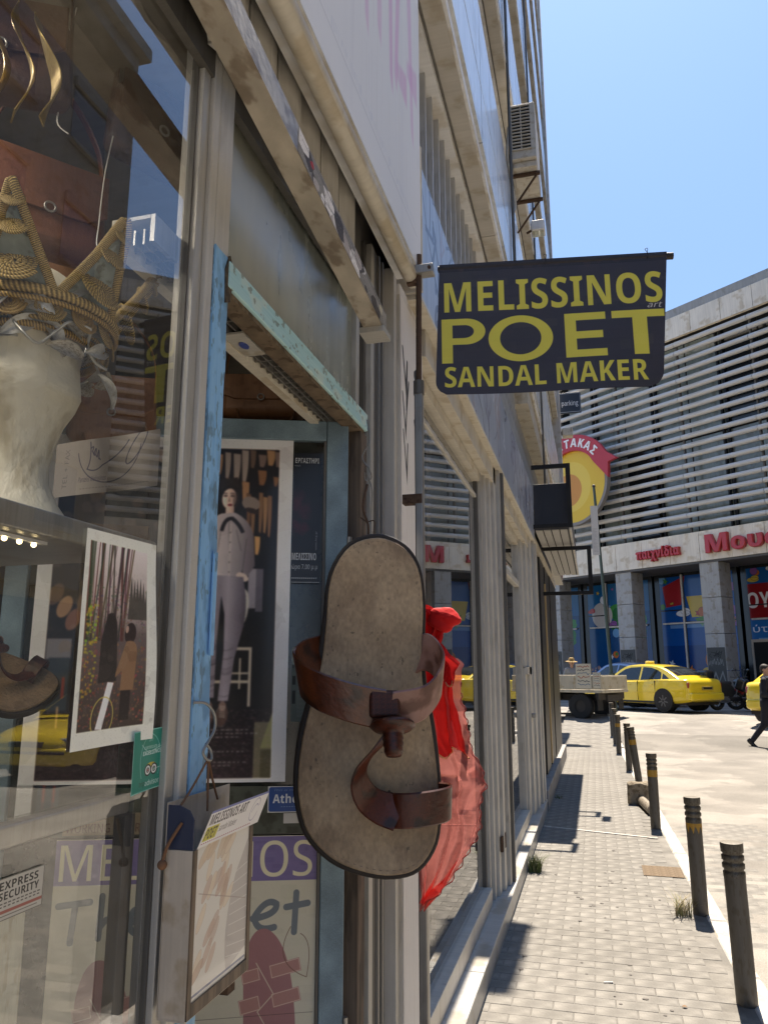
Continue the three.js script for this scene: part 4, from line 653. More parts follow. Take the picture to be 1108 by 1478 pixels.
  solo('name_panel', 'painted name panel with purple band at the foot of the blue door', 'sign', flat(0.865, 0.085, 0.31, 1.16, 0.005), M([0.95, 0.95, 0.93], 0.55, 0, { map: T.name, bumpMap: rep(T.bump, 0.5), bumpScale: 0.001 }), LF(0.47, 0.31));
  T.hours = cv(512, 96, (x, w, h) => { x.fillStyle = '#8f8168'; x.fillRect(0, 0, w, h); fitText(x, 'WORKING HOURS', 16, 44, 496, 84, '# sans-serif', '#5a2f22'); x.strokeStyle = '#8ab0b8'; x.lineWidth = 4; x.strokeRect(330, 6, 40, 28); grain(x, w, h, 1500, 0.2); });
  solo('opening_hours_plate', 'small tan working hours plate above the purple name band', 'sign', flat(0.85, 0.60, 1.172, 1.235, 0.008), M([0.8, 0.8, 0.8], 0.6, 0, { map: T.hours }), LF(0.73, 1.172));
  T.athens = cv(256, 160, (x, w, h) => { x.fillStyle = '#e7e7e5'; x.fillRect(0, 0, w, h); x.fillStyle = '#1d4c98'; x.beginPath(); x.roundRect(5, 5, w - 10, h - 10, 14); x.fill(); fitText(x, 'This is my', 32, 16, 150, 34, 'italic # sans-serif', '#7f9fd0'); fitText(x, 'Athens', 26, 48, 226, 104, 'bold # sans-serif', '#eef2f8'); x.fillStyle = '#7f9fd0'; for (let i = 0; i < 9; i++) x.fillRect(70 + i * 14, 124, 9, 3); });
  solo('blue_sticker', 'blue rounded Athens sticker on the door beside the giant sandal', 'sticker', flat(0.240, 0.09, 1.228, 1.306, 0.009), M([0.95, 0.95, 0.95], 0.3, 0, { map: T.athens }), LF(0.165, 1.228));
  T.tab = cv(128, 48, (x, w, h) => { x.fillStyle = '#dcdad4'; x.fillRect(0, 0, w, h); fitText(x, '20', 60, 12, 100, 36, 'bold # sans-serif', '#33405a'); });
  solo('date_sticker', 'tiny white date tab under the blue sticker', 'sticker', flat(0.19, 0.09, 1.196, 1.226, 0.0095), M([0.9, 0.9, 0.9], 0.5, 0, { map: T.tab }), LF(0.14, 1.196));
}

// ================================================================ GIANT SANDAL
function makeSandal(o, k = 1) {                            // toe down, sole in the local xy plane, straps towards +z
  const pts = [[0.081, 2.056], [0.0, 2.032], [-0.056, 1.945], [-0.072, 1.80], [-0.085, 1.68], [-0.110, 1.577], [-0.134, 1.479], [-0.146, 1.365], [-0.139, 1.285], [-0.112, 1.21], [-0.045, 1.145], [0.035, 1.112], [0.122, 1.10], [0.191, 1.117], [0.240, 1.18], [0.255, 1.283], [0.249, 1.398], [0.234, 1.516], [0.212, 1.63], [0.211, 1.738], [0.214, 1.862], [0.198, 1.968], [0.156, 2.027]].map(([x, y]) => [x - 0.05, y - 1.55]);
  const cx = 0.0, grow = (g) => pts.map(([x, y]) => { const r = Math.hypot(x - cx, (y) * 0.6) || 1; return [x + (x - cx) / r * g, y + y * 0.6 / r * g]; });
  const S = (g) => g.scale(k, k, k);
  const warp = (g) => { const p = g.attributes.position; for (let i = 0; i < p.count; i++) { const y = p.getY(i); p.setZ(i, p.getZ(i) + 0.05 * y * y + 0.006 * Math.sin(p.getX(i) * 9)); } g.computeVertexNormals(); return g; };
  L(o, 'outsole', S(warp(extrude(grow(0.010), 0.038, 0.006, true).translate(0, 0, -0.046))), m.welt);
  const top = warp(extrude(grow(-0.004), 0.012, 0.004, true)); const uv = top.attributes.uv, p = top.attributes.position;
  for (let i = 0; i < p.count; i++) uv.setXY(i, p.getX(i) / 0.44 + 0.5, p.getY(i) / 1.0 + 0.5);
  L(o, 'insole', S(top), M([1, 0.96, 0.9], 0.5, 0, { map: T.sole, bumpMap: rep(T.bump, 0.25), bumpScale: 0.0012 }));
  const st = []; for (let i = 0; i < 120; i++) { const c = new THREE.CatmullRomCurve3(grow(-0.013).map(([x, y]) => V(x, y, 0)), true), q = c.getPointAt(i / 120), n = c.getTangentAt(i / 120); const b = new THREE.BoxGeometry(0.008, 0.0014, 0.0012); b.rotateZ(Math.atan2(n.y, n.x)); b.translate(q.x, q.y, 0.0165 + 0.05 * q.y * q.y + 0.006 * Math.sin(q.x * 9)); st.push(b); }
  const so = L(o, 'stitching', S(merge(st)), M([0.20, 0.15, 0.11], 0.8)); so.userData.kind = 'stuff';
  const up = (x, y, z) => () => V(x, y, z).multiplyScalar(k);
  const path = (a) => a.map((q) => q.map((c) => c * k));
  // instep strap: two halves that meet under the knob, standing well off the sole
  L(o, 'instep_strap', ribbon(path([[-0.128, 0.155, -0.02], [-0.175, 0.14, 0.02], [-0.205, 0.108, 0.07], [-0.175, 0.070, 0.122], [-0.09, 0.035, 0.155], [0.0, 0.012, 0.168], [0.05, 0.004, 0.17]]), (t) => V(-0.012, 0.060 - 0.004 * t, -0.012 + 0.02 * t).multiplyScalar(k), 0.008 * k, 60), m.strap);
  L(o, 'instep_strap', ribbon(path([[0.14, 0.15, 0.0], [0.17, 0.165, 0.025], [0.195, 0.148, 0.055], [0.208, 0.105, 0.098], [0.185, 0.06, 0.138], [0.14, 0.022, 0.164], [0.05, 0.006, 0.172]]), (t) => V(0.006, 0.056 - 0.008 * t, -0.014 + 0.03 * t).multiplyScalar(k), 0.008 * k, 60), M([0.95, 0.9, 0.88], 0.4, 0, { map: rep(T.worn, 0.4, 0.2), bumpMap: rep(T.bump, 0.05), bumpScale: 0.0008, clearcoat: 0.25, clearcoatRoughness: 0.4 }));
  // wrapped knob
  const kb = L(o, 'strap_wrap', S(new RoundedBoxGeometry(0.085, 0.075, 0.03, 4, 0.012).rotateX(-0.2).translate(0.035, 0.02, 0.172)), m.strapDark);
  L(o, 'knob', S(lathe([[0, 0.014], [0.034, 0.012], [0.058, 0.003], [0.062, -0.006], [0.05, -0.016], [0.03, -0.02], [0.027, -0.03], [0.029, -0.04], [0.026, -0.044], [0.028, -0.054], [0.025, -0.062], [0.026, -0.072], [0.02, -0.084], [0, -0.086]], 32).rotateX(-0.35).translate(0.055, -0.032, 0.185)), m.strapDark);
  // strap that runs down to the toe loop
  L(o, 'toe_strap', ribbon(path([[0.05, -0.05, 0.17], [0.02, -0.09, 0.165], [-0.022, -0.14, 0.145], [-0.03, -0.185, 0.115], [-0.005, -0.235, 0.088], [0.04, -0.262, 0.085], [0.09, -0.272, 0.088]]), (t) => V(0.021 + 0.004 * t, 0.012 + 0.036 * t * t, -0.01).multiplyScalar(k), 0.007 * k, 50), m.strapDark);
  L(o, 'toe_loop', ribbon(path([[0.06, -0.27, 0.03], [0.068, -0.27, 0.078], [0.11, -0.268, 0.098], [0.17, -0.262, 0.10], [0.222, -0.256, 0.075], [0.235, -0.253, 0.035], [0.205, -0.252, 0.012]]), () => V(0.002, 0.047, 0.0).multiplyScalar(k), 0.008 * k, 50), m.strapDark);
}
{
  const c = LF(-0.05, 1.55, 0.237), o = thing('giant_sandal', 'giant leather thong sandal hung as a shop emblem beside the door', 'sandal', c, 0.365);
  makeSandal(o);
  L(o, 'hanging_chain', tube([[0.0, 0.47, -0.02], [0.005, 0.55, -0.035], [-0.01, 0.62, -0.06], [0.005, 0.70, -0.09]], 0.004, 24, 6), m.rust);
  const w = thing('tangled_wire', 'loose tangle of wire hanging on the door jamb above the giant sandal', 'wire', LF(-0.06, 2.2, 0.06));
  L(w, 'wire_strand', tube([[0, 0.3, 0], [0.012, 0.22, 0.01], [-0.01, 0.16, 0.02], [0.014, 0.12, 0.02], [0.02, 0.09, 0.01], [0.002, 0.08, 0.015], [0.0, 0.11, 0.02], [0.02, 0.06, 0.01], [0.018, -0.08, 0.01], [0.03, -0.16, 0.015]], 0.0022, 70, 5), m.steel);
  L(w, 'wire_strand', tube([[-0.02, -0.04, 0], [0.01, -0.06, 0.02], [0.028, -0.055, 0.01], [0.03, -0.1, 0.02], [0.02, -0.14, 0.01]], 0.002, 40, 5), m.rust);
}

// ================================================================ RED TULLE SCARF
{
  const o = thing('red_scarf', 'sheer red tulle scarf with gilt edging tied beside the giant sandal', 'scarf', [-0.57, 0.9, -2.62]);
  const cloth = (a, col, tr) => M(col, a, 0, { transmission: tr, thickness: 0, ior: 1.15, side: THREE.DoubleSide });
  const at = (x, y, z) => [x + 0.57, y - 0.9, z + 2.62];
  const fold = (u, v, s, amp) => { const q = u * 10 + 5 * fbm(u * 0.5 + s * 0.1, v * 0.7, 4, 5, 3, 400 + Math.round(s * 10)) + v * 1.5 + s, r = (k) => 1 - 2 * Math.pow(Math.abs(Math.sin(k)), 1.1); return amp * (1.1 * r(q) + 0.35 * r(q * 1.7 + v * 1.5) + 0.5 * (fbm(u + 0.1, v * 0.9, 9, 14, 3, 410 + Math.round(s * 10)) - 0.5)) * (0.45 + 0.55 * v); };
  const edgeR = (v) => { const k = [[0, -0.52], [0.06, -0.475], [0.13, -0.50], [0.20, -0.432], [0.27, -0.455], [0.36, -0.44], [0.5, -0.405], [0.61, -0.362], [0.70, -0.380], [0.78, -0.39], [0.86, -0.44], [0.93, -0.5], [1, -0.57]]; for (let i = 1; i < k.length; i++) if (v <= k[i][0]) { const t = (v - k[i - 1][0]) / (k[i][0] - k[i - 1][0]); return mix(k[i - 1][1], k[i][1], t); } return -0.565; };
  const layer = (vt, vb, w, s, dz, amp) => sheet(90, 110, (u, v) => { const q = mix(vt, vb, v), y = mix(1.875, 0.915, q) + 0.016 * Math.sin(u * 15 + s) * v, xl = -0.64 + 0.055 * q, xr = xl + (edgeR(q) + 0.03 * (fbm(q, 0.2, 18, 3, 3, 21) - 0.5) - xl) * w; return at(mix(xl, xr, u) + 0.008 * Math.sin(u * 19 + v * 6 + s), y, -2.62 + dz + fold(u, q, s, amp)); });
  L(o, 'lower_layer', layer(0.18, 1.0, 1.0, 0.4, 0, 0.02), cloth(0.36, [0.86, 0.32, 0.29], 0.86));
  L(o, 'upper_layer', layer(0.02, 0.50, 0.93, 2.1, 0.02, 0.026), cloth(0.55, [0.62, 0.045, 0.042], 0.58));
  L(o, 'upper_layer', layer(0.0, 0.26, 0.98, 4.0, 0.045, 0.024), cloth(0.6, [0.56, 0.025, 0.025], 0.45));
  const gilt = M([0.55, 0.36, 0.15], 0.4, 0.4);
  const hem = (q, w, s, dz, amp) => { const pts = []; for (let i = 0; i <= 40; i++) { const u = i / 40, xl = -0.64 + 0.055 * q, xr = xl + (edgeR(q) - xl) * w; pts.push(at(mix(xl, xr, u) + 0.008 * Math.sin(u * 19 + 6 + s), mix(1.875, 0.915, q) + 0.016 * Math.sin(u * 15 + s) + 0.004 * Math.sin(u * 50), -2.62 + dz + fold(u, q, s, amp))); } return tube(pts, 0.0022, 80, 5); };
  L(o, 'gilt_hem', hem(0.26, 0.98, 4.0, 0.045, 0.024), gilt); L(o, 'gilt_hem', hem(0.50, 0.93, 2.1, 0.02, 0.026), gilt);
  { const pts = []; for (let i = 0; i <= 60; i++) { const q = mix(0.3, 1, i / 60); pts.push(at(edgeR(q) + 0.03 * (fbm(q, 0.2, 18, 3, 3, 21) - 0.5) + 0.008 * Math.sin(19 + (q - 0.18) / 0.82 * 6 + 0.4) + 0.006 * Math.sin(i * 1.7), mix(1.875, 0.915, q), -2.62 + fold(1, q, 0.4, 0.02))); } L(o, 'gilt_hem', tube(pts, 0.002, 120, 5), M([0.28, 0.05, 0.04], 0.6)); }
  const kn = new THREE.IcosahedronGeometry(0.045, 4), kp = kn.attributes.position; for (let i = 0; i < kp.count; i++) { const p = V(kp.getX(i), kp.getY(i), kp.getZ(i)), r = 1 + 0.35 * (fbm(p.x * 6 + 0.5, p.y * 6 + 0.5, 4, 4, 3, 3) - 0.5) + 0.10 * Math.sin(p.y * 110 + p.x * 60); kp.setXYZ(i, p.x * r * 1.15, p.y * r * 0.95, p.z * r * 0.8); } kn.computeVertexNormals();
  L(o, 'knot', kn.translate(...at(-0.485, 1.832, -2.58)), cloth(0.75, [0.58, 0.025, 0.025], 0.25));
  L(o, 'knot_fold', sheet(20, 12, (u, v) => at(-0.61 + 0.12 * u + 0.015 * v, 1.872 - 0.055 * v - 0.01 * Math.sin(u * 9), -2.585 + 0.018 * Math.sin(u * 14 + v * 4))), cloth(0.75, [0.58, 0.025, 0.025], 0.25));
}

// ================================================================ FLAG SIGN AND ITS POLE
{
  const u2 = V(0.9889, 0, -0.1485), A = V(-0.59, 0, -2.72), turn = Math.atan2(0.1485, 0.9889);
  const p = thing('sign_pole', 'grey metal pole holding the flag sign before the white pillar', 'pole', [-0.597, 0, -2.72]);
  W(p, 'lower_tube', B(-0.613, -0.581, 0.16, 2.74, -2.736, -2.704, 0.006), m.steel); W(p, 'upper_tube', bar([-0.597, 2.74, -2.72], [-0.592, 3.29, -2.72], 0.0115, 12), m.rust);
  W(p, 'collar', bar([-0.597, 2.70, -2.72], [-0.597, 2.755, -2.72], 0.021, 12), m.aluDark);
  for (const y of [2.27]) W(p, 'wall_bracket', B(-0.66, -0.585, y, y + 0.035, -2.745, -2.70), m.rust);
  W(p, 'clamp', B(-0.615, -0.53, 3.198, 3.236, -2.745, -2.695, 0.004), m.steel); W(p, 'clamp_bolt', bar([-0.545, 3.217, -2.75], [-0.545, 3.217, -2.69], 0.007, 8), m.rust); W(p, 'upper_bracket', B(-0.64, -0.585, 3.165, 3.19, -2.735, -2.71), m.rust);
  const s = thing('flag_sign', 'black cloth flag sign with yellow MELISSINOS lettering on a rod', 'sign', [A.x, 2.68, A.z], turn);
  T.flag = cv(1104, 672, (x, w, h) => { // t 0.04 .. 0.96, y 2.68 .. 3.24
    const X = (t) => (t - 0.04) * 1200, Y = (y) => (3.24 - y) * 1200;
    x.fillStyle = '#352f35'; x.fillRect(0, 0, w, h);
    for (let i = 0; i < 120; i++) { x.fillStyle = `rgba(${rnd() < 0.5 ? '84,72,76' : '26,22,26'},${0.10 * rnd()})`; x.fillRect(rnd() * w, rnd() * h, 30 + rnd() * 240, 4 + rnd() * 60); }
    const q = (s, a, y0, b, y1, f = 'bold # sans-serif') => fitText(x, s, X(a), Y(y1), X(b), Y(y0), f, '#dccf46');
    q('MELISSINOS', 0.097, 3.026, 0.922, 3.156); q('SANDAL MAKER', 0.094, 2.716, 0.848, 2.80);
    // wide letters of the middle line drawn as strokes with one weight
    const y0 = 2.818, y1 = 2.998, H = 0.030, wv = 0.042; x.fillStyle = '#dccf46'; const R = (a, b, c, d) => x.fillRect(X(a), Y(d), (b - a) * 1200, (d - c) * 1200);
    R(0.085, 0.085 + wv, y0 - 0.004, y1); x.beginPath(); x.moveTo(X(0.11), Y(2.998)); x.lineTo(X(0.175), Y(2.998)); x.ellipse(X(0.178), Y(2.944), 0.075 * 1200, 0.054 * 1200, 0, -1.57, 1.57); x.lineTo(X(0.11), Y(2.89)); x.closePath(); x.moveTo(X(0.126), Y(2.971)); x.lineTo(X(0.126), Y(2.917)); x.lineTo(X(0.172), Y(2.917)); x.ellipse(X(0.172), Y(2.944), 0.037 * 1200, 0.027 * 1200, 0, 1.57, -1.57, true); x.closePath(); x.fill('evenodd');
    x.beginPath(); x.ellipse(X(0.386), Y(2.908), 0.122 * 1200, 0.094 * 1200, 0, 0, 7); x.ellipse(X(0.386), Y(2.908), 0.078 * 1200, 0.066 * 1200, 0, 0, 7); x.fill('evenodd');
    R(0.553, 0.553 + wv, y0, y1); R(0.58, 0.705, y1 - H, y1); R(0.58, 0.693, 2.893, 2.893 + H); R(0.58, 0.705, y0, y0 + H);
    R(0.728, 0.922, y1 - H, y1); R(0.803, 0.803 + wv + 0.012, y0, y1);
    fitText(x, 'art', X(0.862), Y(3.026), X(0.918), Y(3.005), 'italic # sans-serif', '#c9c3b8');
    for (let i = 0; i < 60; i++) { x.fillStyle = `rgba(${rnd() < 0.5 ? '235,225,120' : '110,100,30'},${0.05 * rnd()})`; x.fillRect(rnd() * w, rnd() * h, 40 + rnd() * 200, 10 + rnd() * 40); }
    const g = x.createLinearGradient(0, 0, 0, 60); g.addColorStop(0, '#2a2325'); g.addColorStop(1, '#2e2729'); x.fillStyle = g; x.fillRect(0, 0, w, 46); for (let i = 0; i < 30; i++) blot(x, rnd() * w, rnd() * 44, 8 + rnd() * 14, 'rgba(90,60,52,.25)');
    x.fillStyle = 'rgba(12,10,12,.7)'; x.fillRect(0, 46, w, 2); grain(x, w, h, 7000, 0.1);
  });
  const pts = [[0.080, 3.234], [0.950, 3.234], [0.935, 3.05], [0.905, 2.76], [0.893, 2.715], [0.872, 2.696], [0.845, 2.688], [0.115, 2.686], [0.085, 2.694], [0.067, 2.712], [0.060, 2.74], [0.066, 2.90]];
  const g = new THREE.ShapeGeometry(shape(pts), 4); // finely split so that the cloth can hang in soft waves
  const Z = (t, y) => { const d = 3.22 - y; return 0.012 + 0.006 * Math.sin(t * 9 + d * 3) * d * 2.2 + 0.018 * d * d; };
  const edge = (y) => { const l = y > 2.74 ? mix(0.060, 0.080, (y - 2.74) / 0.494) : 0.06 + 0.055 * Math.pow(1 - Math.sqrt(clamp(1 - Math.pow((2.74 - y) / 0.054, 2))), 1), r = y > 2.76 ? mix(0.905, 0.950, (y - 2.76) / 0.474) : 0.905 - 0.06 * (1 - Math.sqrt(clamp(1 - Math.pow((2.76 - y) / 0.072, 2)))); return [l, r]; };
  const side = (dz, flip) => sheet(60, 40, (u, v) => { const y = mix(2.688, 3.234, v), [l, r] = edge(y), t = mix(l, r, flip ? 1 - u : u); return [t, y - 2.68, Z(t, y) + dz]; });
  const fuv = (gg) => { const p2 = gg.attributes.position, uv = gg.attributes.uv; for (let i = 0; i < p2.count; i++) uv.setXY(i, (p2.getX(i) - 0.04) / 0.92, p2.getY(i) / 0.56); return gg; };
  m.flag = M([1, 1, 1], 0.5, 0, { map: T.flag });
  L(s, 'cloth', fuv(side(0.001, false)), m.flag); L(s, 'back_cloth', side(-0.0012, true), M([0.05, 0.042, 0.045], 0.6));
  const rod = new THREE.CylinderGeometry(0.0135, 0.0135, 0.90, 14).rotateZ(Math.PI / 2).translate(0.525, 0.541, 0); L(s, 'rod', rod, m.welt);
  L(s, 'sleeve', new THREE.CapsuleGeometry(0.0165, 0.85, 4, 14).rotateZ(Math.PI / 2).scale(1, 1, 0.9).translate(0.513, 0.541, 0.001), M([0.035, 0.027, 0.027], 0.6, 0, { map: rep(T.stain, 0.2) }));
  for (const t of [0.49, 0.875]) L(s, 'thread_tie', tube([[t, 0.525, 0.016], [t + 0.004, 0.55, 0.014], [t - 0.003, 0.575, 0.004], [t + 0.008, 0.58, 0.0], [t + 0.004, 0.555, -0.008]], 0.0012, 20, 5), m.welt);
}

// ================================================================ LEAFLET BOX ON ITS HOOK
{
  const h = thing('wire_hook', 'bent metal wire hook screwed into the blue post', 'hook', [-0.745, 1.6, -1.36]);
  W(h, 'wire', tube([[-0.75, 1.60, -1.365], [-0.735, 1.598, -1.385], [-0.728, 1.575, -1.412], [-0.728, 1.548, -1.416], [-0.73, 1.525, -1.395], [-0.732, 1.507, -1.38], [-0.728, 1.493, -1.388], [-0.725, 1.492, -1.402], [-0.728, 1.507, -1.404], [-0.732, 1.522, -1.39]], 0.0028, 60, 7), m.steel);
  const o = thing('leaflet_box', 'weathered metal leaflet box hanging by cords from the blue post', 'leaflet holder', [-0.715, 1.08, -1.4]);
  const mt = M([0.70, 0.61, 0.50], 0.5, 0.15, { map: rep(T.stain, 0.4), bumpMap: rep(T.bump, 0.2), bumpScale: 0.0006 });
  const fr = M([0.9, 0.78, 0.62], 0.55, 0, { map: rep(T.wood, 0.1, 0.4) });
  W(o, 'side_panel', B(-0.744, -0.692, 1.085, 1.352, -1.284, -1.287, 0.001), mt); W(o, 'side_panel', B(-0.744, -0.692, 1.085, 1.352, -1.523, -1.526, 0.001), mt);
  W(o, 'back_plate', B(-0.746, -0.7445, 1.085, 1.43, -1.284, -1.526), mt); W(o, 'bottom_plate', B(-0.744, -0.692, 1.082, 1.085, -1.284, -1.526), mt);
  W(o, 'top_flap', extrude([[-0.744, 1.353], [-0.692, 1.353], [-0.692, 1.402], [-0.702, 1.418], [-0.722, 1.426], [-0.744, 1.426]], 0.003).translate(0, 0, -1.287), M([0.03, 0.04, 0.08], 0.35));
  W(o, 'front_frame', B(-0.692, -0.689, 1.085, 1.352, -1.284, -1.297), fr); W(o, 'front_frame', B(-0.692, -0.689, 1.085, 1.352, -1.514, -1.526), fr); W(o, 'front_frame', B(-0.692, -0.689, 1.085, 1.106, -1.298, -1.513), fr);
  T.leaf = cv(400, 480, (x, w, h) => {
    x.fillStyle = '#ece6dd'; x.fillRect(0, 0, w, h);
    x.save(); for (let i = 0; i < 30; i++) { const a = 20 + rnd() * 240, b = 10 + rnd() * 400; x.save(); x.translate(a, b); x.rotate(0.5 + rnd() * 0.5); x.fillStyle = ['rgba(224,196,164,.7)', 'rgba(206,170,150,.6)', 'rgba(238,216,190,.8)', 'rgba(196,160,140,.5)'][(rnd() * 4) | 0]; x.beginPath(); x.ellipse(0, 0, 16, 50, 0, 0, 7); x.fill(); x.strokeStyle = 'rgba(170,130,110,.35)'; x.lineWidth = 2; x.stroke(); x.restore(); } x.restore();
    x.fillStyle = 'rgba(190,180,176,.8)'; x.beginPath(); x.moveTo(250, 470); x.quadraticCurveTo(200, 330, 300, 150); x.quadraticCurveTo(380, 60, 400, 40); x.lineTo(400, 430); x.closePath(); x.fill(); x.strokeStyle = 'rgba(240,236,230,.8)'; x.lineWidth = 3; for (let i = 0; i < 9; i++) { x.beginPath(); x.moveTo(245 + i * 4, 420 - i * 34); x.lineTo(400, 450 - i * 40); x.stroke(); }
    x.strokeStyle = 'rgba(150,120,110,.5)'; x.beginPath(); x.moveTo(30, 150); x.lineTo(390, 260); x.stroke(); x.fillStyle = 'rgba(60,70,120,.75)'; x.fillRect(0, 462, w, 8); grain(x, w, h, 3000, 0.08);
  });
  W(o, 'leaflet', sheet(1, 1, (u, v) => [-0.6925, mix(1.107, 1.352, v), mix(-1.298, -1.513, u)]), M([0.95, 0.95, 0.95], 0.5, 0, { map: T.leaf }));
  W(o, 'clear_pane', pane(-0.6902, 1.107, 1.352, -1.298, -1.513), m.glassSoft);
  T.head = cv(512, 110, (x, w, h) => { x.fillStyle = '#e9e6e6'; x.fillRect(0, 0, w, h); x.fillStyle = '#6f76b0'; x.fillRect(0, 0, w, 8); x.fillStyle = '#c9c23a'; x.fillRect(14, 52, 100, 42); fitText(x, 'MELISSINOS ART', 18, 12, 330, 46, 'bold # sans-serif', '#3a3236'); fitText(x, 'POET', 22, 56, 106, 90, 'bold # sans-serif', '#4a3f10'); fitText(x, 'sandal Maker', 122, 58, 270, 80, 'italic # sans-serif', '#5c4e52'); x.strokeStyle = '#8f86a8'; x.lineWidth = 2.5; x.beginPath(); x.arc(420, 52, 38, 0.3, 6); x.stroke(); x.beginPath(); x.moveTo(395, 60); x.quadraticCurveTo(420, 20, 446, 44); x.stroke(); x.fillStyle = '#9a3f52'; for (let i = 0; i < 26; i++) x.fillRect(16 + i * 16, 99, 10, 3); });
  W(o, 'header_card', sheet(1, 1, (u, v) => { const t = mix(-1.292, -1.545, u); return [-0.688 + 0.012 * v, mix(1.354, 1.412 , v) + 0.0 * t, t - 0.03 * v]; }), M([0.95, 0.95, 0.95], 0.45, 0, { map: T.head }));
  const cord = M([0.20, 0.10, 0.05], 0.9);
  for (const [a, b] of [[[-0.738, 1.41, -1.30], [-0.728, 1.492, -1.392]], [[-0.738, 1.41, -1.46], [-0.728, 1.492, -1.396]], [[-0.72, 1.40, -1.385], [-0.727, 1.492, -1.394]]]) W(o, 'cord', tube([a, [mix(a[0], b[0], 0.5), mix(a[1], b[1], 0.5) - 0.004, mix(a[2], b[2], 0.5)], b], 0.0023, 12, 6), cord);
  W(o, 'knotted_cord', tube([[-0.715, 1.398, -1.283], [-0.722, 1.385, -1.278], [-0.735, 1.36, -1.272], [-0.742, 1.335, -1.27]], 0.003, 16, 6), cord); W(o, 'cord_knot', new THREE.IcosahedronGeometry(0.0085, 2).translate(-0.742, 1.33, -1.27), cord);
  W(o, 'rust_bracket', B(-0.73, -0.70, 1.06, 1.081, -1.46, -1.49), m.rust);
}

// ================================================================ IN AND ON THE DISPLAY WINDOW
const spiral = (R, r, turns, flat2 = 0.6) => { const p = []; const n = Math.ceil(turns * 14); for (let i = 0; i <= n; i++) { const a = i / 14 * 6.283, q = R * (i / n); p.push([q * Math.cos(a), q * Math.sin(a), 0.004 * (1 - i / n)]); } return tube(p, r, n * 2, 6).scale(1, 1, flat2); };
{
  const o = thing('mannequin_head', 'pale plaster mannequin head with a long flared neck under the crown', 'mannequin', [-1.05, 1.887, -1.19]);
  const g = lathe([[0, 0], [0.125, 0.002], [0.127, 0.012], [0.104, 0.045], [0.074, 0.085], [0.055, 0.125], [0.052, 0.16], [0.058, 0.20], [0.072, 0.245], [0.09, 0.28], [0.098, 0.305], [0.096, 0.33], [0.092, 0.37], [0.10, 0.43], [0.10, 0.48], [0.09, 0.53], [0.05, 0.56], [0, 0.57]], 48), p = g.attributes.position;
  for (let i = 0; i < p.count; i++) { const x = p.getX(i), y = p.getY(i), z = p.getZ(i), r = Math.hypot(x, z) || 1; // face towards the street: brow, nose, chin pushed out
    const f = clamp((x * 0.8 + z * 0.35) / r), e = (yy, w) => Math.exp(-Math.pow((y - yy) / w, 2)), k = 1 + 0.10 * f * f * e(0.30, 0.035) + 0.10 * Math.pow(f, 10) * e(0.375, 0.03) + 0.04 * (fbm(Math.atan2(z, x) / 6.283 + 0.5, y * 1.6, 6, 6, 4, 5) - 0.5);
    p.setXYZ(i, x * k, y, z * k); }
  g.computeVertexNormals();
  T.plaster = noiseTex(512, 512, (u, v) => { const a = fbm(u, v, 5, 5, 6, 301), d = sstep(0.55, 0.75, fbm(u, v, 7, 7, 5, 303)); const c = 0.86 + 0.18 * (a - 0.5); return mix3([c, c * 0.985, c * 0.93], [0.6, 0.55, 0.45], d * 0.5); });
  L(o, 'head', g, M([0.95, 0.93, 0.87], 0.5, 0, { map: T.plaster, bumpMap: rep(T.bump, 0.4), bumpScale: 0.004 }));
}
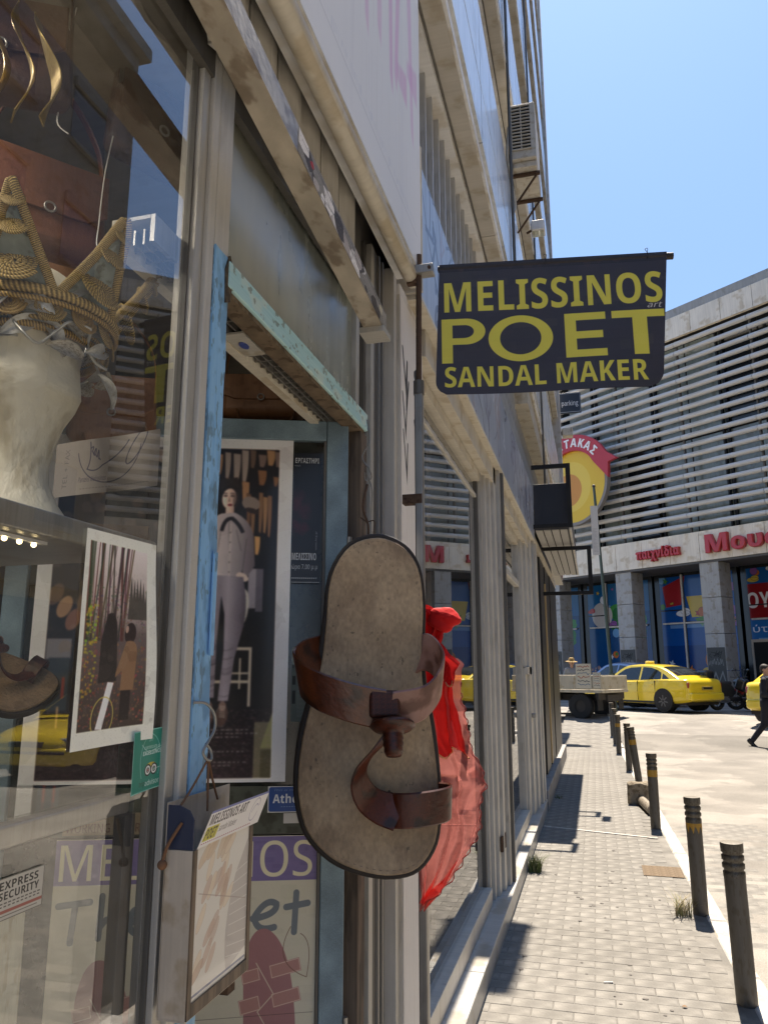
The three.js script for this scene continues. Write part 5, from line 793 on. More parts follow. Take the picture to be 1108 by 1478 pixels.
{
  const o = thing('rope_crown', 'big straw rope crown with spiral coils on the mannequin head', 'crown', [-1.06, 2.29, -1.2]);
  m.rope = M([0.95, 0.85, 0.6], 0.85, 0, { map: rep(T.rope, 0.14, 1), bumpMap: rep(T.rope, 0.14, 1), bumpScale: 0.002 }); m.gilt = M([0.85, 0.70, 0.42], 0.55, 0.15, { map: rep(T.rope, 0.1, 1), bumpMap: rep(T.rope, 0.1, 1), bumpScale: 0.001 });
  const band = M([0.40, 0.50, 0.54], 0.85, 0, { map: rep(T.grime, 0.12), side: THREE.DoubleSide });
  const R0 = 0.132, R1 = 0.155, H = 0.062, ring = (r, y, t, mt, name) => L(o, name, new THREE.TorusGeometry(r, t * 0.85, 10, 90).rotateX(Math.PI / 2).translate(0, y, 0), mt);
  ring(R0, 0, 0.0095, m.gilt, 'lower_rope'); ring(R0 + 0.002, 0.016, 0.005, m.rope, 'lower_rope'); ring(R1, H, 0.012, m.rope, 'upper_rope'); ring(R1 + 0.004, H - 0.02, 0.006, m.gilt, 'upper_rope');
  L(o, 'band', new THREE.CylinderGeometry(R1 - 0.006, R0 - 0.004, H, 80, 1, true).translate(0, H / 2, 0), band);
  const a0 = Math.atan2(1.07, 1.2);                        // towards the street corner
  const dirs = (a) => [Math.sin(a), Math.cos(a)];
  for (let k = 0; k < 14; k++) { const a = a0 + 0.16 + k / 14 * 6.283, [s, c] = dirs(a), q = spiral(0.028, 0.0036, 4); q.rotateX(-0.3).rotateY(a).translate(s * 0.149, 0.032, c * 0.149); L(o, 'coil', q, k % 2 ? m.gilt : m.rope); }
  for (let k = 0; k < 7; k++) {
    const a = a0 - 0.24 + k / 7 * 6.283, [s, c] = dirs(a), hw = 0.43, top = [s * 0.24, H + 0.158, c * 0.24];
    const foot = (d) => { const [p, q] = dirs(a + d); return [p * R1, H, q * R1]; }, A = foot(-hw), C = foot(hw);
    L(o, 'rope_edge', tube([A, A.map((v, i) => mix(v, top[i], 0.5)), [top[0] - (top[0] - A[0]) * 0.04, top[1] + 0.004, top[2] - (top[2] - A[2]) * 0.04], C.map((v, i) => mix(top[i], v, 0.05)), C.map((v, i) => mix(v, top[i], 0.5)), C], 0.009, 64, 8), m.rope);
    L(o, 'rope_edge', tube([A.map((v, i) => mix(v, top[i], 0.06) * 0.985), top.map((v, i) => mix(v, (A[i] + C[i]) / 2, 0.14) * 0.99), C.map((v, i) => mix(v, top[i], 0.06) * 0.985)], 0.006, 40, 6), m.gilt);
    { const pg = new THREE.BufferGeometry(); pg.setAttribute('position', new THREE.Float32BufferAttribute([...A, ...C, ...top].map((v) => v * 0.985), 3)); pg.computeVertexNormals(); L(o, 'point_panel', boxUV(pg), band); }
    const disc = (t, r) => { const q = spiral(r, 0.0046, 4 + r * 20), y = H + 0.158 * t, rr2 = mix(R1, 0.24, t) + 0.003; q.rotateX(-0.42).rotateY(a).translate(s * rr2, y, c * rr2); L(o, 'coil', q, m.rope); };
    disc(0.22, 0.044); disc(0.58, 0.029); disc(0.82, 0.019);
  }
}
{
  const o = thing('leaf_wreath', 'wreath of grey metal leaves with scratched marks under the crown', 'wreath', [-1.05, 2.2, -1.19]);
  const lf = [0, 1, 2].map((k) => { const l = 0.058 + 0.012 * k, w = 0.016 + 0.004 * (k === 1); return sheet(10, 8, (u, v) => { const t = u, ww = w * Math.pow(Math.sin(Math.PI * clamp(t * 0.94 + 0.03)), 0.65), q = (v - 0.5) * 2; return [t * l, ww * q, 0.008 * q * q + 0.014 * Math.sin(t * 3) - 0.01 * t]; }); });
  const lm = [M([0.62, 0.62, 0.6], 0.4, 0.5, { side: THREE.DoubleSide, map: rep(T.stain, 0.4) }), M([0.7, 0.7, 0.67], 0.45, 0.3, { side: THREE.DoubleSide, map: rep(T.grime, 0.5) })];
  for (let k = 0; k < 46; k++) { const a = k / 46 * 6.283 + rr(-0.1, 0.1), y = rr(0.03, 0.15), r = 0.108 + rr(0, 0.022), q = L(o, 'leaf', lf[k % 3], lm[k % 2]); q.position.set(Math.sin(a) * r, y, Math.cos(a) * r); q.rotation.set(rr(-0.5, 0.5), a + rr(-0.5, 0.5), rr(-0.7, 0.9) + (k % 2 ? 2.6 : 0)); }
  for (let k = 0; k < 5; k++) { const p = []; for (let i = 0; i < 9; i++) { const a = k * 1.3 + i * 0.16; p.push([Math.sin(a) * (0.135 + 0.012 * Math.sin(i * 2)), 0.08 + 0.03 * Math.sin(i + k), Math.cos(a) * (0.135 + 0.012 * Math.sin(i * 2))]); } L(o, 'stem', tube(p, 0.003, 30, 5), lm[0]); }
}
{ // leather bags and straps hung under the ceiling
  const leather = [m.brown, M([0.19, 0.075, 0.04], 0.5, 0, { map: rep(T.stain, 0.2), bumpMap: rep(T.bump, 0.1), bumpScale: 0.001 }), M([0.30, 0.14, 0.06], 0.5, 0, { map: rep(T.stain, 0.2) }), M([0.12, 0.10, 0.09], 0.6, 0, { map: rep(T.stain, 0.2) }), M([0.10, 0.13, 0.10], 0.6, 0, { map: rep(T.stain, 0.2) })];
  const spots = [ // x, y, z, w, h, d, turn, leather, look
    [-1.22, 2.74, -1.38, 0.26, 0.22, 0.10, 0.9, 1, 'reddish brown leather satchel hanging in the middle of the window'], [-1.12, 2.92, -1.12, 0.24, 0.20, 0.09, 0.5, 0, 'dark brown leather satchel hanging highest by the left window edge'],
    [-1.38, 2.62, -1.62, 0.28, 0.24, 0.11, 0.8, 2, 'tan leather satchel hanging behind the right end of the crown'], [-1.55, 2.80, -1.25, 0.30, 0.26, 0.1, 0.7, 4, 'dark green cloth bag hanging behind the leather bags'],
    [-1.02, 3.0, -1.5, 0.22, 0.20, 0.09, 1.1, 0, 'small dark satchel tucked up under the ceiling light'], [-1.5, 2.5, -2.1, 0.26, 0.22, 0.1, 0.5, 2, 'orange brown bag hanging inside above the blue door'],
    [-1.20, 2.70, -2.62, 0.30, 0.16, 0.12, 0.3, 2, 'orange leather bag with a looped strap seen through the doorway'], [-1.6, 2.45, -1.7, 0.24, 0.3, 0.1, 0.9, 3, 'black leather bag in the dark behind the tan satchel']];
  for (const [x, y, z, w, h, d, turn, k, label] of spots) {
    const o = thing('leather_bag', label, 'bag', [x, y - h / 2, z], turn);
    const body = new RoundedBoxGeometry(w, h, d, 4, Math.min(d * 0.4, 0.035)), p = body.attributes.position; for (let i = 0; i < p.count; i++) p.setX(i, p.getX(i) * (1 + 0.10 * (0.5 - p.getY(i) / h))); body.computeVertexNormals(); L(o, 'bag_body', boxUV(body.translate(0, h / 2, 0)), leather[k]);
    L(o, 'flap', boxUV(extrude([[-w * 0.49, h * 1.0], [w * 0.49, h * 1.0], [w * 0.50, h * 0.52], [w * 0.34, h * 0.40], [-w * 0.34, h * 0.40], [-w * 0.50, h * 0.52]], 0.005, 0.002).translate(0, 0, d / 2 + 0.002)), leather[k]);
    L(o, 'buckle', new THREE.TorusGeometry(0.012, 0.003, 6, 14).translate(0, h * 0.42, d / 2 + 0.014), m.steel);
    L(o, 'bag_strap', ribbon([[-w * 0.5, h * 0.8, 0], [-w * 0.42, h + 0.13, 0.01], [0, h + 0.24, 0], [w * 0.42, h + 0.12, -0.01], [w * 0.5, h * 0.8, 0]], () => V(0, 0, 0.013), 0.004, 40), leather[k]);
    if (k === 2) L(o, 'bag_strap', ribbon([[-w * 0.3, 0.02, d / 2], [-w * 0.2, -0.09, d / 2 + 0.03], [w * 0.1, -0.12, d / 2 + 0.02], [w * 0.4, -0.02, d / 2 + 0.02], [w * 0.42, h * 0.3, d / 2]], () => V(0, 0.0, 0.014), 0.004, 40), leather[2]);
  }
  const gold = M([0.45, 0.32, 0.10], 0.35, 0.6, { map: rep(T.stain, 0.1) });
  const g = thing('gold_leather_bundle', 'crumpled gold leather strips bundled at the left edge of the window', 'leather strips', [-1.02, 2.76, -0.93]);
  for (let k = 0; k < 5; k++) L(g, 'strip', ribbon([[0.02 * k - 0.05, 0.16, -0.03 * k], [0.03 * k - 0.05, 0.08, -0.03 * k + 0.03], [0.03 * k - 0.03, 0, -0.03 * k], [0.04 * k - 0.06, -0.12, -0.025 * k + 0.02]], (t) => V(0.012 + 0.01 * Math.sin(t * 6 + k), 0, 0.014), 0.003, 30), gold);
  for (const [x, z, y0, y1, lab] of [[-1.03, -1.2, 2.78, 3.1, 'long pale thong dangling before the reddish satchel'], [-1.0, -1.32, 2.56, 2.86, 'curled pale cord hanging between the crown and the ceiling light']]) { const s = thing('dangling_thong', lab, 'cord', [x, y0, z]); L(s, 'cord', tube([[0, y1 - y0, 0], [0.01, (y1 - y0) * 0.6, 0.03], [-0.01, (y1 - y0) * 0.25, 0.01], [0.005, 0, 0.025], [0.02, -0.012, 0.012]], 0.0016, 40, 5), m.paper); }
}
{
  const o = thing('wooden_tray', 'shallow wooden tray set at an angle on the window shelf', 'tray', [-0.97, 1.887, -1.30], 0.55);
  const wd = M([0.52, 0.36, 0.18], 0.6, 0, { map: rep(T.wood, 0.3, 0.2) });
  L(o, 'tray_base', B(-0.12, 0.12, 0, 0.01, -0.08, 0.08), wd); for (const z of [-1, 1]) L(o, 'tray_side', B(-0.12, 0.12, 0.0105, 0.05, z * 0.08, z * 0.07, 0.002), wd); for (const x of [-1, 1]) L(o, 'tray_end', B(x * 0.12, x * 0.11, 0.0105, 0.05, -0.0695, 0.0695, 0.002), wd);
}
{
  T.card = cv(512, 220, (x, w, h) => {
    x.fillStyle = '#a8a09a'; x.fillRect(0, 0, w, h); x.strokeStyle = '#4a4660'; x.lineWidth = 4; x.beginPath(); x.ellipse(270, 30, 150, 150, 0, 0.1, 3.0); x.stroke();
    x.lineWidth = 5; x.beginPath(); x.moveTo(178, 10); x.quadraticCurveTo(190, 90, 170, 120); x.quadraticCurveTo(210, 140, 240, 110); x.quadraticCurveTo(320, 80, 360, 20); x.stroke(); x.beginPath(); x.moveTo(180, 40); for (let i = 0; i < 6; i++) x.quadraticCurveTo(200 + i * 5, 20 + (i % 2) * 60, 190 + i * 8, 50 + i * 8); x.stroke(); x.beginPath(); x.ellipse(400, 50, 24, 80, 0.6, 0, 7); x.stroke();
    fitText(x, 'Pantelis Melissinos', 130, 150, 262, 172, 'italic # sans-serif', '#4a4660'); x.save(); x.translate(70, 190); x.rotate(-1.52); fitText(x, 'TEL + FAX', 0, -24, 160, 0, '# sans-serif', '#7a7478'); x.restore(); x.fillStyle = 'rgba(80,74,90,.5)'; for (let i = 0; i < 22; i++) x.fillRect(140 + i * 15, 196, 10, 3); grain(x, w, h, 2500, 0.15);
  });
  const c = solo('drawing_card', 'grey card with a line drawing and round lettering behind the tray', 'card', sheet(6, 4, (u, v) => [mix(-1.34, -1.0, u), mix(2.10, 2.245, v), -1.62 + 0.05 * (u - 0.5) + 0.004 * Math.sin(u * 7)]), M([0.95, 0.95, 0.95], 0.7, 0, { map: T.card }), [-1.17, 2.1, -1.62]);
  T.photo = cv(320, 640, (x, w, h) => { // woodland photograph with two figures, white border, slightly curled paper
    x.fillStyle = '#d3d4c4'; x.fillRect(0, 0, w, h); x.save(); x.beginPath(); x.rect(18, 34, w - 62, h - 84); x.clip();
    const g = x.createLinearGradient(0, 34, 0, 600); g.addColorStop(0, '#cfc6c4'); g.addColorStop(0.35, '#a3958f'); g.addColorStop(0.5, '#5d5150'); g.addColorStop(1, '#3a2f2c'); x.fillStyle = g; x.fillRect(0, 0, w, h);
    for (let i = 0; i < 34; i++) { const a = 10 + rnd() * 170; x.strokeStyle = `rgba(${40 + rnd() * 60 | 0},${34 + rnd() * 40 | 0},${32 + rnd() * 30 | 0},.75)`; x.lineWidth = 1.5 + rnd() * 7; x.beginPath(); x.moveTo(a, 330); x.lineTo(a + rr(-20, 50), 30); x.stroke(); }
    for (let i = 0; i < 900; i++) { const y = 160 + rnd() * 420, a = rnd() * w; x.fillStyle = y < 330 ? `rgba(${60 + rnd() * 60 | 0},${56 + rnd() * 50 | 0},${58 + rnd() * 40 | 0},.6)` : `rgba(${90 + rnd() * 90 | 0},${56 + rnd() * 50 | 0},${44 + rnd() * 40 | 0},.6)`; x.fillRect(a, y, 2 + rnd() * 7, 2 + rnd() * 6); }
    for (let i = 0; i < 90; i++) { x.fillStyle = `rgba(${120 + rnd() * 70 | 0},${118 + rnd() * 60 | 0},50,.8)`; x.fillRect(20 + rnd() * 44, 220 + rnd() * 270, 4 + rnd() * 8, 3 + rnd() * 5); }
    for (let i = 0; i < 6; i++) { x.fillStyle = '#4c4742'; const a = 205 + i * 14; x.beginPath(); x.moveTo(a - 14, 260); x.lineTo(a, 120 + rnd() * 50); x.lineTo(a + 14, 260); x.fill(); }
    x.fillStyle = '#2a2526'; x.beginPath(); x.moveTo(108, 250); x.quadraticCurveTo(146, 226, 150, 300); x.lineTo(156, 450); x.lineTo(84, 455); x.lineTo(86, 330); x.fill(); x.fillStyle = '#d5cfd0'; x.beginPath(); x.moveTo(122, 452); x.lineTo(146, 455); x.lineTo(112, 590); x.lineTo(86, 588); x.fill();
    x.fillStyle = '#2b2122'; x.beginPath(); x.ellipse(206, 304, 24, 34, 0.2, 0, 7); x.fill(); x.fillStyle = '#a08577'; x.beginPath(); x.ellipse(192, 292, 7, 12, 0.2, 0, 7); x.fill(); x.fillStyle = '#7d6048'; x.beginPath(); x.moveTo(190, 330); x.quadraticCurveTo(240, 316, 236, 370); x.lineTo(226, 480); x.lineTo(172, 480); x.lineTo(176, 420); x.lineTo(150, 440); x.lineTo(152, 424); x.fill(); x.fillStyle = '#241c1e'; x.fillRect(176, 480, 40, 90); x.strokeStyle = '#b8ab55'; x.lineWidth = 3; x.beginPath(); x.ellipse(110, 556, 42, 60, 0.1, 0, 7); x.stroke();
    x.restore(); x.filter = 'blur(1.3px)'; x.drawImage(x.canvas, 0, 0); x.filter = 'none'; x.save(); x.globalCompositeOperation = 'lighter'; x.globalAlpha = 0.25; x.drawImage(x.canvas, 0, 0); x.restore(); for (let i = 0; i < 80; i++) blot(x, rnd() * w, rnd() * h, 6 + rnd() * 24, `rgba(${rnd() < 0.5 ? '20,12,10' : '190,170,150'},${0.10 * rnd()})`); grain(x, w, h, 9000, 0.16);
  });
  const po = solo('woodland_photo', 'white bordered woodland photo print stuck on the window glass', 'poster', sheet(14, 14, (u, v) => [-0.7765 + 0.012 * Math.pow(u, 3) * (1 - v) + 0.004 * Math.sin(v * 5) * u, mix(1.538, 1.886, v) + 0.004 * u, mix(-1.042, -1.252, u)]), M([0.95, 0.95, 0.93], 0.5, 0, { map: T.photo, side: THREE.DoubleSide }), [-0.777, 1.54, -1.14]);
  T.trip = cv(256, 256, (x, w, h) => {
    x.fillStyle = '#1d8f7c'; x.fillRect(0, 0, w, h); x.strokeStyle = '#86c9bd'; x.lineWidth = 4; x.beginPath(); x.moveTo(78, 200); x.quadraticCurveTo(44, 110, 90, 50); x.quadraticCurveTo(140, -6, 190, 50); x.quadraticCurveTo(236, 110, 204, 200); x.stroke();
    fitText(x, '2017', 126, 40, 156, 52, '# sans-serif', '#bfe2da'); fitText(x, 'CERTIFICATE of', 92, 70, 210, 84, '# sans-serif', '#cfe9e3'); fitText(x, 'EXCELLENCE', 82, 90, 220, 108, 'bold # sans-serif', '#dff1ed');
    x.fillStyle = '#c9b84a'; x.beginPath(); x.moveTo(112, 150); x.quadraticCurveTo(148, 132, 186, 150); x.lineTo(150, 176); x.fill(); for (const a of [126, 172]) { x.fillStyle = '#1c2422'; x.beginPath(); x.arc(a, 172, 25, 0, 7); x.fill(); x.fillStyle = '#f0f2ee'; x.beginPath(); x.arc(a, 172, 19, 0, 7); x.fill(); x.strokeStyle = '#1c2422'; x.lineWidth = 4; x.beginPath(); x.arc(a, 172, 9, 0, 7); x.stroke(); x.fillStyle = a < 150 ? '#a03030' : '#1d6f52'; x.beginPath(); x.arc(a, 172, 5, 0, 7); x.fill(); }
    fitText(x, 'trip', 62, 212, 106, 240, '# sans-serif', '#143d36'); fitText(x, 'advisor', 108, 212, 214, 236, '# sans-serif', '#dff1ed'); x.strokeStyle = 'rgba(235,250,246,.75)'; x.lineWidth = 3; x.beginPath(); x.moveTo(70, 60); x.lineTo(110, 90); x.moveTo(100, 104); x.lineTo(240, 76); x.moveTo(150, 176); x.lineTo(232, 168); x.stroke(); x.strokeStyle = '#8fd0c4'; x.lineWidth = 5; x.strokeRect(2, 2, w - 4, h - 4);
  });
  solo('green_sticker', 'green excellence award sticker with an owl on the window edge', 'sticker', sheet(6, 6, (u, v) => [-0.7752 + 0.010 * Math.pow(1 - u, 2), mix(1.452, 1.556, v) + 0.003 * u, mix(-1.196, -1.318, u)]), M([0.95, 0.95, 0.95], 0.35, 0, { map: T.trip }), [-0.775, 1.452, -1.255]);
  T.sec = cv(256, 160, (x, w, h) => { x.fillStyle = '#cfcac0'; x.fillRect(0, 0, w, h); fitText(x, 'EXPRESS', 40, 14, 226, 46, 'bold # sans-serif', '#38342f'); fitText(x, 'SECURITY', 40, 54, 232, 84, 'bold # sans-serif', '#38342f'); x.fillStyle = '#6a645c'; for (let i = 0; i < 12; i++) { x.fillRect(6 + i * 20, 94, 14, 5); x.fillRect(6 + i * 20, 106, 12, 5); } x.fillStyle = '#b06a5e'; x.fillRect(4, 122, w - 8, 12); x.fillStyle = '#8a847a'; x.fillRect(4, 142, w - 30, 4); x.strokeStyle = '#6a645c'; x.lineWidth = 3; x.strokeRect(2, 2, w - 4, h - 4); });
  solo('security_sticker', 'small EXPRESS SECURITY sticker low on the window glass', 'sticker', sheet(2, 2, (u, v) => [-0.777, mix(1.334, 1.388, v), mix(-0.905, -1.008, u)]), M([0.9, 0.9, 0.88], 0.5, 0, { map: T.sec }), [-0.777, 1.334, -0.956]);
  const sh = (name, label, z0, z1, y0, y1, c, x = -0.80) => solo(name, label, 'paper', sheet(6, 6, (u, v) => [x + 0.004 * Math.sin(u * 5 + v * 4), mix(y0, y1, v), mix(z0, z1, u)]), M(c, 0.8, 0, { map: rep(T.stain, 0.5) }), [x, y0, (z0 + z1) / 2]);
  sh('paper_sheet', 'large pale paper sheet hung below the security sticker', -0.86, -1.02, 0.85, 1.325, [0.62, 0.58, 0.47], -0.815);
  // a sandal on show and its card
  const s = thing('display_sandal', 'tan leather thong sandal on show at the left of the window', 'sandal', [-0.955, 1.66, -1.045], 0.9);
  s.rotation.set(-0.75, 0.75, 0.95, 'YXZ'); makeSandal(s, 0.26);
  const b = thing('leather_scrap', 'orange leather offcut with white laces below the display sandal', 'leather', [-0.9, 1.46, -0.95]);
  L(b, 'offcut', boxUV(new RoundedBoxGeometry(0.09, 0.1, 0.05, 4, 0.02).translate(0, 0.05, 0)), M([0.42, 0.17, 0.07], 0.6, 0, { map: rep(T.stain, 0.2) })); L(b, 'lace', tube([[-0.03, 0.11, 0.02], [0.0, 0.06, 0.03], [0.03, 0.12, 0.015], [0.02, 0.05, 0.03], [-0.02, 0.02, 0.03]], 0.002, 40, 5), m.paper);
}

{ // lit tube light deep in the shop
  const t = thing('tube_light', 'lit white tube light on the ceiling over the window display', 'light', [-1.35, 3.02, -0.45]);
  L(t, 'tray', B(-0.06, 0.06, 0.045, 0.08, -0.65, 0.65), m.white); const tb = new THREE.CylinderGeometry(0.014, 0.014, 1.2, 12).rotateX(Math.PI / 2);
  for (const x of [-0.03, 0.03]) { const o = L(t, 'tube', tb, M([1, 1, 1], 0.4, 0, { emissive: new THREE.Color(1, 0.96, 0.88), emissiveIntensity: 4 })); o.position.set(x, 0.02, 0); }
  const l = new THREE.RectAreaLight(0xfff2dd, 16, 0.12, 1.2); l.name = 'tube_light_glow'; l.position.set(-1.35, 3.02, -0.45); l.rotation.set(-Math.PI / 2, 0, 0); scene.add(l);
}

// ================================================================ STREET FURNITURE
{
  const pole = M([0.105, 0.097, 0.085], 0.55, 0.3, { map: rep(T.stain, 0.3), bumpMap: rep(T.bump, 0.1), bumpScale: 0.0006 }), cap = M([0.16, 0.155, 0.145], 0.45, 0.4, { map: rep(T.grime, 0.15) }), yel = M([0.62, 0.38, 0.04], 0.5, 0, { map: rep(T.grime, 0.22) });
  const post = lathe([[0.052, -0.02], [0.053, 0.60], [0.055, 0.605]], 28), top = lathe([[0.055, 0.605], [0.055, 0.628], [0.049, 0.632], [0.049, 0.644], [0.056, 0.648], [0.056, 0.668], [0.049, 0.672], [0.049, 0.684], [0.056, 0.688], [0.056, 0.708], [0.049, 0.712], [0.049, 0.722], [0.0565, 0.726], [0.0575, 0.765], [0.055, 0.772]], 28), lid = lathe([[0.055, 0.772], [0.04, 0.775], [0, 0.776]], 28), band = lathe([[0.0545, 0.53], [0.0545, 0.60]], 28);
  const rag = lathe([[0.0546, 0.545], [0.0546, 0.60]], 28); { const p = rag.attributes.position; for (let i = 0; i < p.count; i++) if (p.getY(i) < 0.57) p.setY(i, 0.56 + 0.03 * Math.sin(i * 2.1)); }
  const list = [[0.657, -4.633, 0, 1, 'nearest plain grey bollard with no yellow band'], [0.621, -6.134, 2, 1, 'second nearest bollard with a ragged yellow band and dry weeds'], [0.542, -9.165, 1, 1, 'third nearest bollard with a clean yellow band by the fallen post'],
    [0.553, -12.62, 1, 1.06, 'leaning bollard with a yellow band in the middle of the row'], [0.478, -14.195, 0, 1, 'plain bollard just behind the leaning one'], [0.387, -16.914, 1, 1, 'bollard with a yellow band, third from the far end'], [0.363, -18.586, 0, 1, 'plain bollard, second from the far end'], [0.336, -19.868, 0, 1, 'plain bollard, last at the far end of the row']];
  for (const [x, z, b, k, label] of list) {
    const o = thing('bollard', label, 'bollard', [x, rise(z) + 0.002, z], rr(0, 6), 'bollards along the kerb'); o.scale.y = k; o.rotation.set(rr(-0.02, 0.02), rr(0, 6), rr(-0.02, 0.02), 'XYZ');
    L(o, 'post', post, pole); L(o, 'ringed_head', top, cap); L(o, 'lid', lid, M([0.42, 0.42, 0.41], 0.4, 0.3, { map: rep(T.grime, 0.1) })); if (b) L(o, 'yellow_band', b === 2 ? rag : band, yel);
    if (z === -12.62) o.rotation.set(0, 0, 0.10);
  }
  const f = thing('fallen_bollard', 'knocked over bollard lying with its broken concrete foot', 'bollard', [0.46, 0, -10.55]);
  L(f, 'post', bar([0.02, 0.06, -0.12], [0.1, 0.058, 0.62], 0.056, 20), M([0.4, 0.38, 0.35], 0.6, 0.2, { map: rep(T.grime, 0.3) }));
  const bl = new THREE.IcosahedronGeometry(0.17, 4), p = bl.attributes.position; for (let i = 0; i < p.count; i++) { const v = V(p.getX(i), p.getY(i), p.getZ(i)), r = 0.16 / Math.max(Math.abs(v.x), Math.abs(v.y) * 1.1, Math.abs(v.z), 0.09) * (0.86 + 0.28 * fbm(v.x * 2 + 0.5, v.z * 2 + v.y + 0.5, 4, 4, 4, 4)); v.multiplyScalar(r); p.setXYZ(i, v.x * 0.85, Math.max(v.y + 0.12, 0.0), v.z * 0.7 - 0.2); } bl.computeVertexNormals();
  L(f, 'concrete_foot', boxUV(bl), M([0.36, 0.33, 0.28], 0.95, 0, { map: rep(T.grime, 0.3) }));
}
function tuft(name, label, x, z, n, h, cols, lean = 1, cat = 'weed') {
  const o = thing(name, label, cat, [x, 0, z]), gs = cols.map(() => []);
  for (let k = 0; k < n; k++) { const a = rr(0, 6.283), l = h * rr(0.5, 1), d = rr(0.2, 0.9) * lean * l, w = rr(0.0025, 0.005), bx = rr(-0.05, 0.05), bz = rr(-0.06, 0.06); const g = sheet(1, 5, (u, v) => { const ww = w * (1 - v * 0.9) * (u - 0.5) * 2; return [bx + Math.cos(a) * d * v * v - Math.sin(a) * ww, l * v * (1 - 0.25 * v), bz + Math.sin(a) * d * v * v + Math.cos(a) * ww]; }); gs[(rnd() * cols.length) | 0].push(g); }
  gs.forEach((g, i) => { if (g.length) L(o, 'blades', merge(g), M(cols[i], 0.8, 0, { side: THREE.DoubleSide })).userData.kind = 'stuff'; });
}
tuft('grass_tuft', 'green grass tuft growing at the foot of the marble step', -0.575, -7.0, 150, 0.22, [[0.07, 0.11, 0.03], [0.10, 0.13, 0.04], [0.15, 0.15, 0.06]]);
tuft('grass_tuft', 'tiny green sprout at the step near the canopy shadow', -0.56, -10.9, 30, 0.08, [[0.09, 0.12, 0.03]]);
tuft('dry_weed', 'dry straw coloured weed at the foot of the second bollard', 0.50, -6.08, 80, 0.2, [[0.38, 0.32, 0.20], [0.30, 0.26, 0.15], [0.2, 0.2, 0.09]], 1.2);
{ const g = new THREE.CylinderGeometry(0.004, 0.004, 0.05, 8).rotateZ(Math.PI / 2).rotateY(0.3); solo('cigarette_end', 'white cigarette end lying on the pavement', 'litter', g.translate(-0.02, 0.007, -4.72), m.paper, [-0.02, 0.003, -4.72]); const l = sheet(4, 2, (u, v) => [0.33 + u * 0.03, 0.006 + 0.006 * Math.sin(u * 3), -4.5 + (v - 0.5) * 0.02 * Math.sin(u * 3.1)]); solo('dry_leaf', 'small dry brown leaf on the pavement near the first bollard', 'leaf', l, M([0.2, 0.12, 0.06], 0.9, 0, { side: THREE.DoubleSide }), [0.345, 0.004, -4.5]); }
{
  const o = thing('lamp_pole', 'thin dark green street pole standing before the toy shop', 'pole', [0.56, 0.42, -26.6]);
  W(o, 'shaft', bar([0.56, 0.36, -26.6], [0.30, 7.9, -26.6], 0.055, 12, 0.045), M([0.05, 0.08, 0.075], 0.5, 0.3)); W(o, 'base', bar([0.56, 0.36, -26.6], [0.53, 1.5, -26.6], 0.09, 14, 0.085), M([0.05, 0.08, 0.075], 0.5, 0.3)); W(o, 'collar', bar([0.53, 1.5, -26.6], [0.528, 1.58, -26.6], 0.1, 14), M([0.05, 0.08, 0.075], 0.5, 0.3)); W(o, 'cap', new THREE.SphereGeometry(0.06, 10, 8).translate(0.30, 7.9, -26.6), m.black);
}

